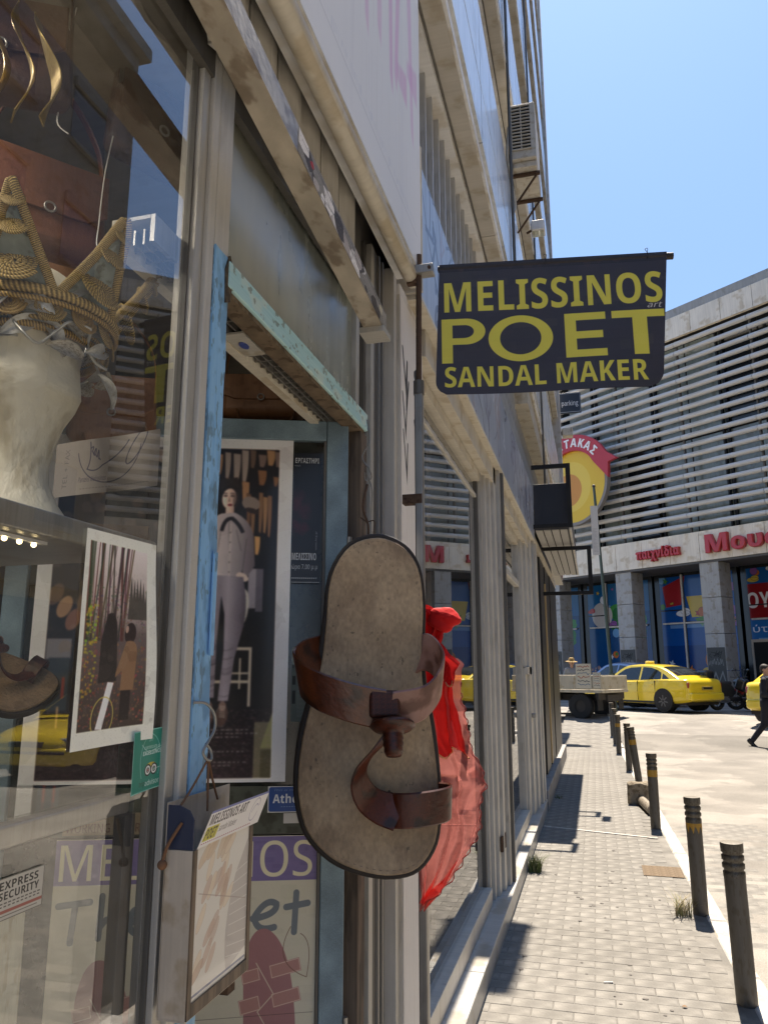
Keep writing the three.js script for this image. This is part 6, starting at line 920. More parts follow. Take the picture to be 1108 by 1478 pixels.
// ================================================================ TOY SHOP BUILDING
{
  const K = 1.13, P0 = [1.46, 0.40, -30.97], P = [1.65, 0.236, -35.0], turn = -0.6865;
  const t = thing('toy_shop_building', 'large toy shop building screened by pale horizontal louvres', 'building', P, turn); t.scale.setScalar(K);
  const S0 = -9, S1 = 26, b = (name, x0, x1, y0, y1, z0, z1, mt, r = 0) => L(t, name, B(x0, x1, y0 - P0[1], y1 - P0[1], z0, z1, r), mt);
  const cream = M([0.84, 0.77, 0.64], 0.6, 0, { map: rep(T.stain, 2.1) }), stone = M([0.40, 0.40, 0.385], 0.7, 0, { map: rep(T.stain, 1.3), bumpMap: rep(T.bump, 0.5), bumpScale: 0.002 }), lou = M([0.66, 0.645, 0.61], 0.5, 0.05, { map: rep(T.stain, 3) });
  const gA = M([0.30, 0.35, 0.33], 0.15, 0, { map: rep(T.stain, 2.3), ior: 1.6 }), gB = M([0.02, 0.022, 0.023], 0.12, 0), gC = M([0.42, 0.46, 0.44], 0.2, 0, { map: rep(T.stain, 2.3), ior: 1.6 });
  b('back_wall', S0, S1, 0.4, 15.0, -9, -8.8, m.dark); b('roof', S0, S1, 14.6, 14.9, -8.8, -0.6, cream); b('side_wall', S1, S1 + 0.3, 0.4, 15, -9, -0.1, stone); b('side_wall', S0 - 0.3, S0, 0.4, 15, -9, -0.1, stone);
  b('soffit', S0, S1, 5.42, 5.5, -2.2, -0.02, M([0.10, 0.10, 0.10], 0.8));
  for (let k = 0; k < 29; k++) { const s = S0 + k * 1.21; b('fascia_panel', s, s + 1.196, 5.5, 6.5, -0.1, 0.02 + rr(-0.004, 0.004), cream, 0.004); b('parapet_panel', s + 0.4, s + 1.596, 14.15, 15.0, -0.12, 0.02 + rr(-0.004, 0.004), cream, 0.004); }
  b('parapet_cap', S0, S1, 15.0, 15.36, -0.5, -0.03, M([0.36, 0.36, 0.34], 0.6, 0, { map: rep(T.stain, 2) }));
  b('fascia_backing', S0, S1, 5.5, 15.0, -0.9, -0.8, m.dark); b('sill', S0, S1, 6.5, 6.56, -0.8, 0.0, cream);
  for (let k = 0; k < 24; k++) { const s = S0 + k * 1.46, q = [0, 0, 1, 0, 2, 0, 1, 0][k % 8]; for (const [y0, y1] of [[6.6, 10.25], [10.32, 14.1]]) b('glass_panel', s + 0.03, s + 1.43, y0, y1, -0.78, -0.75, [gA, gB, gC][(q + (y0 > 9 ? (k % 3 === 0 ? 1 : 0) : 0)) % 3]); for (const d of [-0.1, 0.1]) if (k % 2) b('mullion', s + d - 0.035, s + d + 0.035, 6.6, 14.1, -0.74, -0.62, m.black); }
  const lg = new THREE.CylinderGeometry(0.096, 0.096, 2.90, 12).rotateZ(Math.PI / 2);
  for (let j = 0; j < 20; j++) { const y = 6.86 + j * 0.372; for (let k = 0; k < 12; k++) { const o = L(t, 'louvre', lg, lou); o.position.set(S0 + 1.45 + k * 2.92, y - P0[1], -0.12); } }
  for (let k = 0; k < 12; k++) b('louvre_stay', S0 + k * 2.92 - 0.03, S0 + k * 2.92 + 0.03, 6.6, 14.1, -0.3, -0.2, m.aluDark);
  // ground floor: stone pillars made of blocks, shop windows between them
  const mural = (n, draw) => cv(512, 768, (x, w, h) => { x.fillStyle = n; x.fillRect(0, 0, w, h); draw(x, w, h); grain(x, w, h, 2500, 0.1); });
  const toys = (x, n, w, h) => { for (let i = 0; i < n; i++) { const a = rnd() * w, b = rnd() * h, r = 8 + rnd() * 26, c = ['#c9b04a', '#b8403a', '#4e8a3c', '#d6dbe2', '#c0703a', '#6a9cc9', '#8c5a9a'][(rnd() * 7) | 0]; x.fillStyle = c; x.beginPath(); const q = rnd(); if (q < 0.4) x.arc(a, b, r, 0, 7); else if (q < 0.7) for (let k = 0; k < 10; k++) x.lineTo(a + Math.cos(k * 0.628) * r * (k % 2 ? 0.45 : 1), b + Math.sin(k * 0.628) * r * (k % 2 ? 0.45 : 1)); else { x.ellipse(a, b, r * 1.5, r * 0.6, 0, 0, 7); x.ellipse(a + r * 0.5, b - r * 0.4, r, r * 0.6, 0, 0, 7); } x.closePath(); x.fill(); x.strokeStyle = 'rgba(20,24,40,.5)'; x.lineWidth = 2; x.stroke(); } };
  const flowers = (x, y0, n, xs = 512) => { for (let i = 0; i < n; i++) { const a = rnd() * xs, c = y0 + rnd() * 150; x.fillStyle = ['#8c5a78', '#b9aeb4', '#3b6a3c', '#2f5636', '#a8867c', '#6a4f7a'][(rnd() * 6) | 0]; x.beginPath(); x.arc(a, c, 4 + rnd() * 12, 0, 7); x.fill(); } };
  const tree = mural('#184a7c', (x, w, h) => { x.fillStyle = '#1f5f92'; x.fillRect(0, 0, w, 200); x.fillStyle = '#5a2a22'; x.beginPath(); x.moveTo(330, 640); x.quadraticCurveTo(350, 420, 300, 330); x.lineTo(370, 330); x.quadraticCurveTo(390, 480, 440, 640); x.fill(); for (let i = 0; i < 30; i++) blot(x, 250 + rnd() * 200, 190 + rnd() * 170, 30 + rnd() * 40, ['#2f7a38', '#3d8b3f', '#256a34'][(rnd() * 3) | 0]); x.fillStyle = '#b9b4b0'; x.beginPath(); x.arc(120, 210, 88, 0, 7); x.fill(); x.fillStyle = '#a23a34'; x.beginPath(); x.arc(300, 130, 44, 0, 7); x.fill(); x.fillStyle = '#d8d4ce'; x.beginPath(); x.arc(320, 110, 22, 0, 7); x.fill(); x.strokeStyle = '#b9c3d2'; x.lineWidth = 5; x.beginPath(); x.moveTo(360, 400); x.quadraticCurveTo(430, 500, 370, 580); x.stroke(); toys(x, 12, 240, 500); flowers(x, 560, 260); x.fillStyle = '#2c5c34'; x.fillRect(0, 700, w, 68); });
  const kite = mural('#17519a', (x, w, h) => { x.fillStyle = '#0f3f80'; x.fillRect(0, 430, w, 340); x.fillStyle = '#a02b33'; x.beginPath(); x.moveTo(20, 60); x.lineTo(190, 0); x.lineTo(150, 180); x.lineTo(40, 190); x.fill(); x.fillStyle = '#cdb23a'; x.beginPath(); x.moveTo(190, 130); x.lineTo(330, 130); x.lineTo(300, 260); x.lineTo(220, 260); x.fill(); x.fillStyle = '#c25f36'; x.fillRect(330, 140, 160, 110); x.fillStyle = '#4e8a3c'; x.beginPath(); x.moveTo(240, 270); x.lineTo(330, 250); x.lineTo(290, 320); x.fill(); x.fillStyle = 'rgba(190,210,235,.45)'; x.fillRect(60, 300, 380, 24); x.fillStyle = '#c0703a'; x.beginPath(); x.arc(360, 520, 70, 0, 7); x.fill(); x.fillStyle = '#c9b04a'; x.beginPath(); x.arc(300, 610, 48, 0, 7); x.fill(); x.fillStyle = '#3d7a3a'; x.beginPath(); x.moveTo(0, 768); x.quadraticCurveTo(260, 640, 512, 690); x.lineTo(512, 768); x.fill(); x.strokeStyle = '#d6dbe2'; x.lineWidth = 9; x.beginPath(); x.moveTo(270, 740); x.lineTo(340, 500); x.stroke(); toys(x, 26, 512, 700); flowers(x, 600, 60); });
  const red = mural('#1b5a9c', (x, w, h) => { x.fillStyle = '#8e1d22'; x.fillRect(0, 90, w, 200); fitText(x, 'ΟΥΣΤΑΚΑΣ', -10, 140, 520, 230, 'bold # sans-serif', '#e8e4e2'); x.fillStyle = '#2a6cae'; x.fillRect(0, 300, w, 130); fitText(x, 'ύτερα', 10, 324, 250, 380, '# sans-serif', '#dfe6ee'); x.fillStyle = 'rgba(190,210,230,.55)'; x.fillRect(40, 400, 150, 120); x.fillStyle = '#3f7d3c'; x.beginPath(); x.moveTo(0, 768); x.quadraticCurveTo(120, 560, 330, 600); x.lineTo(512, 640); x.lineTo(512, 768); x.fill(); x.fillStyle = '#c9b35c'; x.fillRect(60, 560, 90, 80); x.beginPath(); x.moveTo(50, 560); x.lineTo(105, 510); x.lineTo(160, 560); x.fill(); toys(x, 10, 512, 80); flowers(x, 640, 70); });
  const tiles = [tree, tree, kite, red, kite, red, tree, kite, red];
  const grf = cv(128, 256, (x, w, h) => { x.clearRect(0, 0, w, h); x.fillStyle = '#858683'; x.fillRect(0, 0, w, h); x.strokeStyle = '#d9d9d6'; x.lineWidth = 4; for (let i = 0; i < 9; i++) { x.beginPath(); x.moveTo(8 + i * 12, 70 + rnd() * 50); x.quadraticCurveTo(20 + i * 10, 40 + rnd() * 60, 14 + i * 12, 110 + rnd() * 20); x.stroke(); } x.strokeStyle = '#2d2d30'; x.lineWidth = 3; for (let i = 0; i < 12; i++) { x.beginPath(); x.moveTo(10 + rnd() * 100, 20 + rnd() * 40); x.lineTo(10 + rnd() * 100, 30 + rnd() * 60); x.stroke(); } x.strokeStyle = '#e6e6e4'; x.lineWidth = 8; x.beginPath(); x.moveTo(20, 240); x.lineTo(50, 170); x.lineTo(70, 230); x.lineTo(100, 165); x.lineTo(116, 230); x.stroke(); });
  for (let k = 0; k < 9; k++) {
    const s = -7.95 + k * 3.645;
    for (let j = 0; j < 4; j++) { const y0 = 0.4 + j * 1.26; b('pillar_block', s, s + 0.73, y0 + 0.008, Math.min(y0 + 1.252, 5.42), -0.78, -0.05 + rr(-0.003, 0.003), stone, 0.008); }
    L(t, 'pillar_scrawl', sheet(1, 1, (u, v) => [s + 0.03 + 0.67 * u, 0.75 + 1.3 * v, -0.038]), M([0.30, 0.30, 0.29], 0.8, 0, { map: grf }));
    const tex = tiles[k], s0 = s + 0.73, s1 = s + 3.645;
    b('shop_window', s0 - 0.3, s1 + 0.3, 0.4, 5.42, -2.0, -1.95, gB);
    for (const [a, c, y0, y1] of [[0.0, 0.34, 0.0, 0.72], [0.35, 1, 0, 0.62], [0.0, 0.34, 0.73, 1], [0.35, 1, 0.63, 1]]) {
      const g = sheet(1, 1, (u, v) => [mix(s0 - 0.1, s1 + 0.1, mix(a, c, u)) + 0.02, mix(0.5, 5.3, mix(y0, y1, v)) - P0[1], -1.94]), uv = g.attributes.uv; for (let i = 0; i < 4; i++) uv.setXY(i, mix(a, c, uv.getX(i)), mix(y0, y1, uv.getY(i)));
      L(t, 'painted_pane', g, M([0.9, 0.9, 0.9], 0.12, 0, { map: tex, ior: 1.5 }));
    }
    b('window_bar', s0 + 0.92, s0 + 0.99, 0.45, 5.35, -1.93, -1.86, m.aluLight); b('window_bar', s0, s1, 3.44, 3.5, -1.93, -1.87, m.aluLight);
    if (k === 3) { b('door_frame', s0 - 0.05, s0 + 0.85, 0.45, 2.75, -1.9, -1.8, M([0.4, 0.34, 0.27], 0.6)); b('door_leaf', s0 + 0.05, s0 + 0.75, 0.5, 2.65, -1.79, -1.76, gB); }
  }
  // raised red letters
  const font = await new FontLoader().loadAsync('fonts/droid/droid_sans_bold.typeface.json');
  const redM = M([0.42, 0.012, 0.018], 0.35, 0, { clearcoat: 0.4 });
  const word = (name, label, str, s0, w, y, h, tilt, boost = 1) => {
    const o = thing(name, label, 'lettering', [P[0] + K * (0.773 * s0 - 0.634 * 0.02), P[1] + K * (y - P0[1]), P[2] + K * (0.634 * s0 + 0.773 * 0.02)], turn); o.scale.setScalar(K);
    let x = 0; const gs = [...str].map((c, i) => { const g = new TextGeometry(c, { font, size: h * (i ? 1 : boost), depth: 0.14, curveSegments: 4, bevelEnabled: true, bevelSize: 0.018, bevelThickness: 0.02, bevelSegments: 1 }); g.computeBoundingBox(); const bb = g.boundingBox, adv = font.data.glyphs[c].ha / font.data.resolution * h * (i ? 1 : boost); g.translate(x, 0, 0); x += adv; return g; });
    for (const g of gs) { g.scale(w / x, 1, 1); L(o, 'letter', g.rotateX(tilt), redM); }
  };
  word('red_lettering', 'small red raised Greek word on the cream fascia, left of the big name', 'παιχνίδια', 0.5, 1.86, 5.82, 0.36, 0);
  word('red_lettering', 'large red raised Greek shop name on the cream fascia', 'Μουστακας', 3.32, 5.6, 5.74, 0.56, 0, 1.12);
  // round sign: yellow disc with a red banner
  const sg = thing('round_sign', 'big round yellow sign with a red arched banner on the louvres', 'sign', [P[0] + K * (0.773 * -1.9 - 0.634 * 0.6), P[1] + K * (9.2 - P0[1]), P[2] + K * (0.634 * -1.9 + 0.773 * 0.6)], turn); sg.scale.setScalar(K);
  T.disc = cv(512, 512, (x, w, h) => { x.fillStyle = '#d9b52c'; x.fillRect(0, 0, w, h); x.fillStyle = '#e0c24a'; x.beginPath(); x.arc(230, 270, 170, 0, 7); x.fill(); x.fillStyle = '#c98a3a'; x.beginPath(); x.arc(215, 290, 110, 0, 7); x.fill(); grain(x, w, h, 2000, 0.06); });
  L(sg, 'back_disc', new THREE.CylinderGeometry(1.72, 1.72, 0.2, 64).rotateX(Math.PI / 2), M([0.22, 0.20, 0.18], 0.5)); const dg = new THREE.CircleGeometry(1.6, 64); L(sg, 'disc_face', dg.translate(0, 0, 0.104), M([0.95, 0.95, 0.95], 0.4, 0, { map: T.disc }));
  const arc = (r0, r1, a0, a1) => { const q = []; for (let i = 0; i <= 28; i++) { const a = mix(a0, a1, i / 28); q.push([Math.cos(a) * r1, Math.sin(a) * r1]); } q.push([1.98, 0.72], [1.56, 0.62], [1.60, 0.12], [1.15, 0.66]); for (let i = 0; i <= 28; i++) { const a = mix(a1, a0 + 0.25, 1 - i / 28); } for (let i = 28; i >= 0; i--) { const a = mix(a1, a0 + 0.35, i / 28); q.push([Math.cos(a) * r0, Math.sin(a) * r0]); } return q; };
  const banner = []; for (let i = 0; i <= 30; i++) { const a = mix(2.7, 0.5, i / 30); banner.push([Math.cos(a) * 2.05, Math.sin(a) * 2.05]); } banner.push([2.32, 0.62], [1.9, 0.55], [1.86, -0.05], [1.2, 0.72]); for (let i = 0; i <= 24; i++) { const a = mix(0.75, 2.7, i / 24); banner.push([Math.cos(a) * 1.42, Math.sin(a) * 1.42]); }
  L(sg, 'red_banner', extrude(banner, 0.12, 0.02).translate(0, 0, 0.12), M([0.42, 0.035, 0.05], 0.45));
  const wht = M([0.8, 0.8, 0.8], 0.5); [...'ΜΟΥΣΤΑΚΑΣ'].forEach((c, i) => { const a = 2.52 - i * 0.222, g = new TextGeometry(c, { font, size: 0.36, depth: 0.03, curveSegments: 3 }); g.computeBoundingBox(); g.translate(-g.boundingBox.max.x / 2, -0.18, 0); g.rotateZ(a - Math.PI / 2); L(sg, 'letter', g.translate(Math.cos(a) * 1.73, Math.sin(a) * 1.73, 0.262), wht); });
  L(sg, 'mount', B(-0.1, 0.1, -1.2, 1.2, -0.5, -0.1), m.aluDark);
}
// houses on the other side of the street, seen in the windows' reflections
{
  const mk = (name, label, x0, x1, z0, z1, h, col) => {
    const t = thing(name, label, 'building', [x0, 0, (z0 + z1) / 2]), wl = M(col, 0.85, 0, { map: rep(T.stain, 2.4) });
    W(t, 'wall', B(x0, x1, -0.05, h, z0, z1), wl); W(t, 'cornice', B(x0 - 0.25, x1, h, h + 0.4, z0 + 0.25, z1 - 0.25), wl); W(t, 'shop_band', B(x0 - 0.3, x0, 3.5, 4.1, z0, z1), M([0.4, 0.36, 0.3], 0.7));
    const wf = M([0.05, 0.06, 0.065], 0.12, 0, { ior: 1.6 }), sh = M([0.25, 0.23, 0.2], 0.7);
    for (let y = 4.9; y < h - 2; y += 3.2) for (let z = z1 + 1.2; z < z0 - 1.5; z += 2.6) { const w = W(t, 'window', B(x0 - 0.02, x0 + 0.1, y, y + 1.7, z, z + 1.3), wf); W(w, 'sill', B(x0 - 0.14, x0 - 0.021, y - 0.1, y, z - 0.05, z + 1.35), sh); W(w, 'shutter_box', B(x0 - 0.1, x0 - 0.021, y + 1.5, y + 1.75, z - 0.02, z + 1.32), sh); }
    for (let z = z1 + 0.6; z < z0 - 2.6; z += 3.4) W(t, 'shop_window', B(x0 - 0.02, x0 + 0.1, 0.3, 3.2, z, z + 2.7), wf);
    return t;
  };
  mk('corner_building', 'beige corner building across the street, mirrored in the display window', 10.2, 22, 6, -16.4, 19, [0.46, 0.41, 0.34]);
  mk('corner_building', 'grey building further back along the far side of the street', 10.0, 22, 26, 6.2, 15, [0.58, 0.56, 0.52]);
  const s = struct('far_pavement', B(9.3, 10.2, -0.2, 0.06, 20, -16.6), m.pave);
}

// ================================================================ VEHICLES
function buildCar(o, paint, taxi) {                        // +x forward, -z is the left side
  const cm = M(paint, 0.28, 0, { clearcoat: 1, clearcoatRoughness: 0.06 }), trim = M([0.015, 0.015, 0.016], 0.6), gl = M([0.02, 0.024, 0.026], 0.04, 0, { ior: 1.6 });
  // lower body: sections along the length
  const st = [ // x, bottom, belt height, deck height, half width
    [-2.28, 0.42, 0.70, 0.72, 0.62], [-2.25, 0.34, 0.86, 0.90, 0.74], [-2.16, 0.30, 0.97, 1.0, 0.81], [-1.9, 0.26, 0.985, 1.03, 0.855], [-1.3, 0.23, 0.97, 1.0, 0.878], [-0.5, 0.22, 0.94, 0.97, 0.885], [0.4, 0.22, 0.92, 0.95, 0.885], [1.0, 0.22, 0.895, 0.935, 0.88], [1.5, 0.24, 0.83, 0.88, 0.868], [1.9, 0.26, 0.755, 0.81, 0.83], [2.14, 0.28, 0.67, 0.73, 0.75], [2.25, 0.32, 0.60, 0.63, 0.64], [2.29, 0.40, 0.53, 0.55, 0.52]];
  const ring = ([x, b, h, d, w]) => { const r = [[b, w * 0.90], [b + 0.07, w * 0.975], [mix(b, h, 0.45), w], [mix(b, h, 0.72), w * 0.995], [h - 0.03, w * 0.965], [h + 0.0, w * 0.92], [mix(h, d, 0.6), w * 0.78], [d, w * 0.42], [d + 0.004, 0]]; const a = r.map(([y, z]) => [x, y, -z]), c = r.slice(0, -1).reverse().map(([y, z]) => [x, y, z]); return [...a, ...c]; };
  const sm = []; const cx = new THREE.CatmullRomCurve3(st.map((s) => V(s[0], s[1], s[2]))), cy = new THREE.CatmullRomCurve3(st.map((s) => V(s[0], s[3], s[4])));
  for (let i = 0; i <= 60; i++) { const p = cx.getPoint(i / 60), q = cy.getPoint(i / 60); sm.push(ring([p.x, p.y, p.z, q.x === undefined ? 0 : q.y, q.z])); }
  const nR = sm[0].length, P = [], id = []; for (const r of sm) for (const p of r) P.push(...p);
  for (let i = 0; i < 60; i++) for (let k = 0; k < nR; k++) { const a = i * nR + k, b = i * nR + (k + 1) % nR, c = a + nR, d = b + nR; id.push(a, c, b, b, c, d); }
  for (const [base, f] of [[0, 1], [60 * nR, -1]]) for (let k = 1; k < nR - 1; k++) f > 0 ? id.push(base, base + k, base + k + 1) : id.push(base, base + k + 1, base + k);
  let bg = new THREE.BufferGeometry(); bg.setAttribute('position', new THREE.Float32BufferAttribute(P, 3)); bg.setIndex(id); bg.setAttribute('uv', new THREE.BufferAttribute(new Float32Array(P.length / 3 * 2), 2)); bg = BGU.toCreasedNormals(bg, 0.6); L(o, 'body', bg, cm);
  // cabin: roof shell with sloping glass all round
  const zAt = (y) => mix(0.80, 0.575, (y - 0.93) / 0.52), cab = [[-1.92, 0.99], [-1.60, 1.16], [-1.20, 1.335], [-0.75, 1.43], [-0.2, 1.458], [0.2, 1.44], [0.48, 1.385], [0.80, 1.19], [1.18, 0.93]];
  const cc = new THREE.CatmullRomCurve3(cab.map(([x, y]) => V(x, y, 0))).getPoints(40), CP = [], ci = [];
  for (const p of cc) { const w = zAt(p.y); CP.push(p.x, 0.90, -0.81, p.x, p.y - 0.035, -w - 0.01, p.x, p.y - 0.008, -w + 0.05, p.x, p.y + 0.012, -w * 0.5, p.x, p.y + 0.016, 0, p.x, p.y + 0.012, w * 0.5, p.x, p.y - 0.008, w - 0.05, p.x, p.y - 0.035, w + 0.01, p.x, 0.90, 0.81); }
  for (let i = 0; i < 40; i++) for (let k = 0; k < 8; k++) { const a = i * 9 + k, c = a + 9; ci.push(a, c, a + 1, a + 1, c, c + 1); }
  let cg = new THREE.BufferGeometry(); cg.setAttribute('position', new THREE.Float32BufferAttribute(CP, 3)); cg.setIndex(ci); cg.setAttribute('uv', new THREE.BufferAttribute(new Float32Array(CP.length / 3 * 2), 2)); cg = BGU.toCreasedNormals(cg, 0.5); L(o, 'roof', cg, cm);
  const sideGlass = (pts, s) => { const tri = THREE.ShapeUtils.triangulateShape(pts.map(([x, y]) => new THREE.Vector2(x, y)), []), q = [], n = 6; for (const t of tri) for (const i of s > 0 ? t : [...t].reverse()) { const [x, y] = pts[i]; q.push(x, y, s * (mix(0.81, zAt(cab.length ? roofY(x) : y) + 0.01, clamp((y - 0.90) / (roofY(x) - 0.035 - 0.90))) + 0.006)); } const g = new THREE.BufferGeometry(); g.setAttribute('position', new THREE.Float32BufferAttribute(q, 3)); g.computeVertexNormals(); return boxUV(g); };
  const roofY = (x) => { for (let i = 1; i < cc.length; i++) if (x <= cc[i].x) { const t = (x - cc[i - 1].x) / (cc[i].x - cc[i - 1].x); return mix(cc[i - 1].y, cc[i].y, t); } return 0.93; };
  for (const s of [-1, 1]) {
    L(o, 'side_window', sideGlass([[-0.28, 0.965], [0.90, 0.955], [0.62, 1.17], [0.40, 1.30], [0.15, 1.355], [-0.28, 1.372]], s), gl);
    L(o, 'side_window', sideGlass([[-1.18, 0.985], [-0.36, 0.967], [-0.36, 1.372], [-0.72, 1.345], [-1.0, 1.27], [-1.16, 1.19]], s), gl);
    L(o, 'side_window', sideGlass([[-1.52, 1.0], [-1.24, 0.99], [-1.22, 1.17], [-1.34, 1.11]], s), gl);
    L(o, 'belt_trim', B(-1.55, 0.95, 0.935, 0.95, s * 0.842, s * 0.852), trim); L(o, 'sill_trim', B(-1.0, 1.0, 0.24, 0.30, s * 0.86, s * 0.876), trim); L(o, 'door_strip', B(-0.95, 1.05, 0.55, 0.585, s * 0.872, s * 0.893, 0.004), taxi ? cm : trim);
    for (const x of [-1.02, -0.30, 0.88]) L(o, 'door_seam', B(x, x + 0.008, 0.32, 0.93, s * 0.855, s * 0.888), trim);
    for (const x of [-0.92, 0.0]) L(o, 'door_handle', B(x, x + 0.16, 0.80, 0.825, s * 0.86, s * 0.90, 0.006), cm);
    const mir = L(o, 'mirror', new RoundedBoxGeometry(0.12, 0.12, 0.18, 3, 0.03).translate(0.74, 0.98, s * 0.95), cm);
    L(o, 'tail_light', new RoundedBoxGeometry(0.16, 0.17, 0.22, 3, 0.03).translate(-2.16, 0.80, s * 0.68), M([0.28, 0.012, 0.015], 0.15, 0, { clearcoat: 1 }));
    L(o, 'headlight', new RoundedBoxGeometry(0.22, 0.15, 0.32, 3, 0.04).translate(2.08, 0.62, s * 0.56), M([0.5, 0.52, 0.54], 0.08, 0.2, { clearcoat: 1 }));
  }
  const quad = (a, b, c, d) => sheet(8, 4, (u, v) => [0, 1, 2].map((i) => mix(mix(a[i], b[i], u), mix(d[i], c[i], u), v)));
  L(o, 'windscreen', sheet(10, 6, (u, v) => { const x = mix(1.10, 0.50, v), y = roofY(x) + 0.018, w = (zAt(y) - 0.06) * (u * 2 - 1); return [x + 0.012, y + 0.006 - 0.02 * Math.pow(u * 2 - 1, 2), w]; }), gl);
  L(o, 'rear_window', sheet(10, 6, (u, v) => { const x = mix(-1.72, -1.08, v), y = roofY(x) + 0.018, w = (zAt(y) - 0.08) * (1 - u * 2); return [x - 0.010, y + 0.006 - 0.02 * Math.pow(u * 2 - 1, 2), w]; }), gl);
  L(o, 'rear_bumper', new RoundedBoxGeometry(0.22, 0.26, 1.56, 4, 0.08).translate(-2.22, 0.46, 0), cm); L(o, 'front_bumper', new RoundedBoxGeometry(0.2, 0.28, 1.5, 4, 0.08).translate(2.22, 0.42, 0), cm);
  L(o, 'bumper_strip', B(2.26, 2.335, 0.46, 0.50, -0.72, 0.72, 0.01), trim); L(o, 'grille', B(2.24, 2.315, 0.56, 0.64, -0.3, 0.3, 0.01), trim);
  L(o, 'number_plate', B(-2.32, -2.305, 0.66, 0.77, -0.26, 0.26, 0.004), M([0.35, 0.27, 0.07], 0.5)); L(o, 'plate_text', B(-2.324, -2.321, 0.69, 0.745, -0.2, 0.2), trim); L(o, 'boot_seam', B(-2.262, -2.25, 0.60, 0.61, -0.7, 0.7), trim);
  L(o, 'underbody', B(-2.1, 2.1, 0.2, 0.3, -0.75, 0.75), m.dark);
  const arch = new THREE.CylinderGeometry(0.365, 0.365, 0.3, 28).rotateX(Math.PI / 2), ty = lathe([[0.19, -0.1], [0.29, -0.1], [0.31, -0.085], [0.315, -0.05], [0.315, 0.05], [0.31, 0.085], [0.29, 0.1], [0.19, 0.1]], 32).rotateX(Math.PI / 2), hub = new THREE.CylinderGeometry(0.195, 0.195, 0.16, 24).rotateX(Math.PI / 2), sp = new RoundedBoxGeometry(0.045, 0.15, 0.02, 2, 0.008).translate(0, 0.11, 0);
  for (const x of [-1.32, 1.30]) for (const s of [-1, 1]) {
    const a = L(o, 'wheel_arch', arch, m.rubber); a.position.set(x, 0.34, s * 0.742);
    const w = L(o, 'wheel', ty, m.rubber); w.position.set(x, 0.315, s * 0.80); L(w, 'rim', hub, M([0.05, 0.05, 0.052], 0.4, 0.5));
    for (let k = 0; k < 7; k++) { const q = L(w, 'spoke', sp, M([0.12, 0.12, 0.125], 0.35, 0.8)); q.rotation.z = k / 7 * 6.283; q.position.z = s * 0.085; }
  }
  if (taxi) L(o, 'roof_sign', new RoundedBoxGeometry(0.12, 0.10, 0.34, 3, 0.03).translate(-0.1, 1.52, 0), M([0.75, 0.6, 0.12], 0.4));
}
{
  const Y = [0.78, 0.58, 0.02], y0 = 0.36;
  const a = thing('taxi', 'yellow taxi saloon driving past between the truck and the motorbikes', 'taxi', [1.72, 0.42, -27.52], 2.346, 'yellow taxis'); a.scale.setScalar(0.99); buildCar(a, Y, true);
  const clone = (x, y, z, turn, label, k = 1.02) => { const c = a.clone(); c.name = numbered('taxi'); c.position.set(x, y, z); c.rotation.y = turn; c.scale.setScalar(k); c.userData = { ...a.userData, label }; scene.add(c); };
  clone(5.72, y0 - 0.01, -23.5, 2.187, 'yellow taxi with its nose showing behind the man in the dark suit');
  clone(7.0, -0.06, -12.7, -Math.PI / 2, 'yellow taxi across the street, mirrored in the display window', 1.0);
  const b = thing('parked_car', 'pale blue parked car half hidden behind the yellow taxi', 'car', [1.25, y0, -32.1], 2.187); b.scale.setScalar(1.1); buildCar(b, [0.16, 0.24, 0.42], false);
}
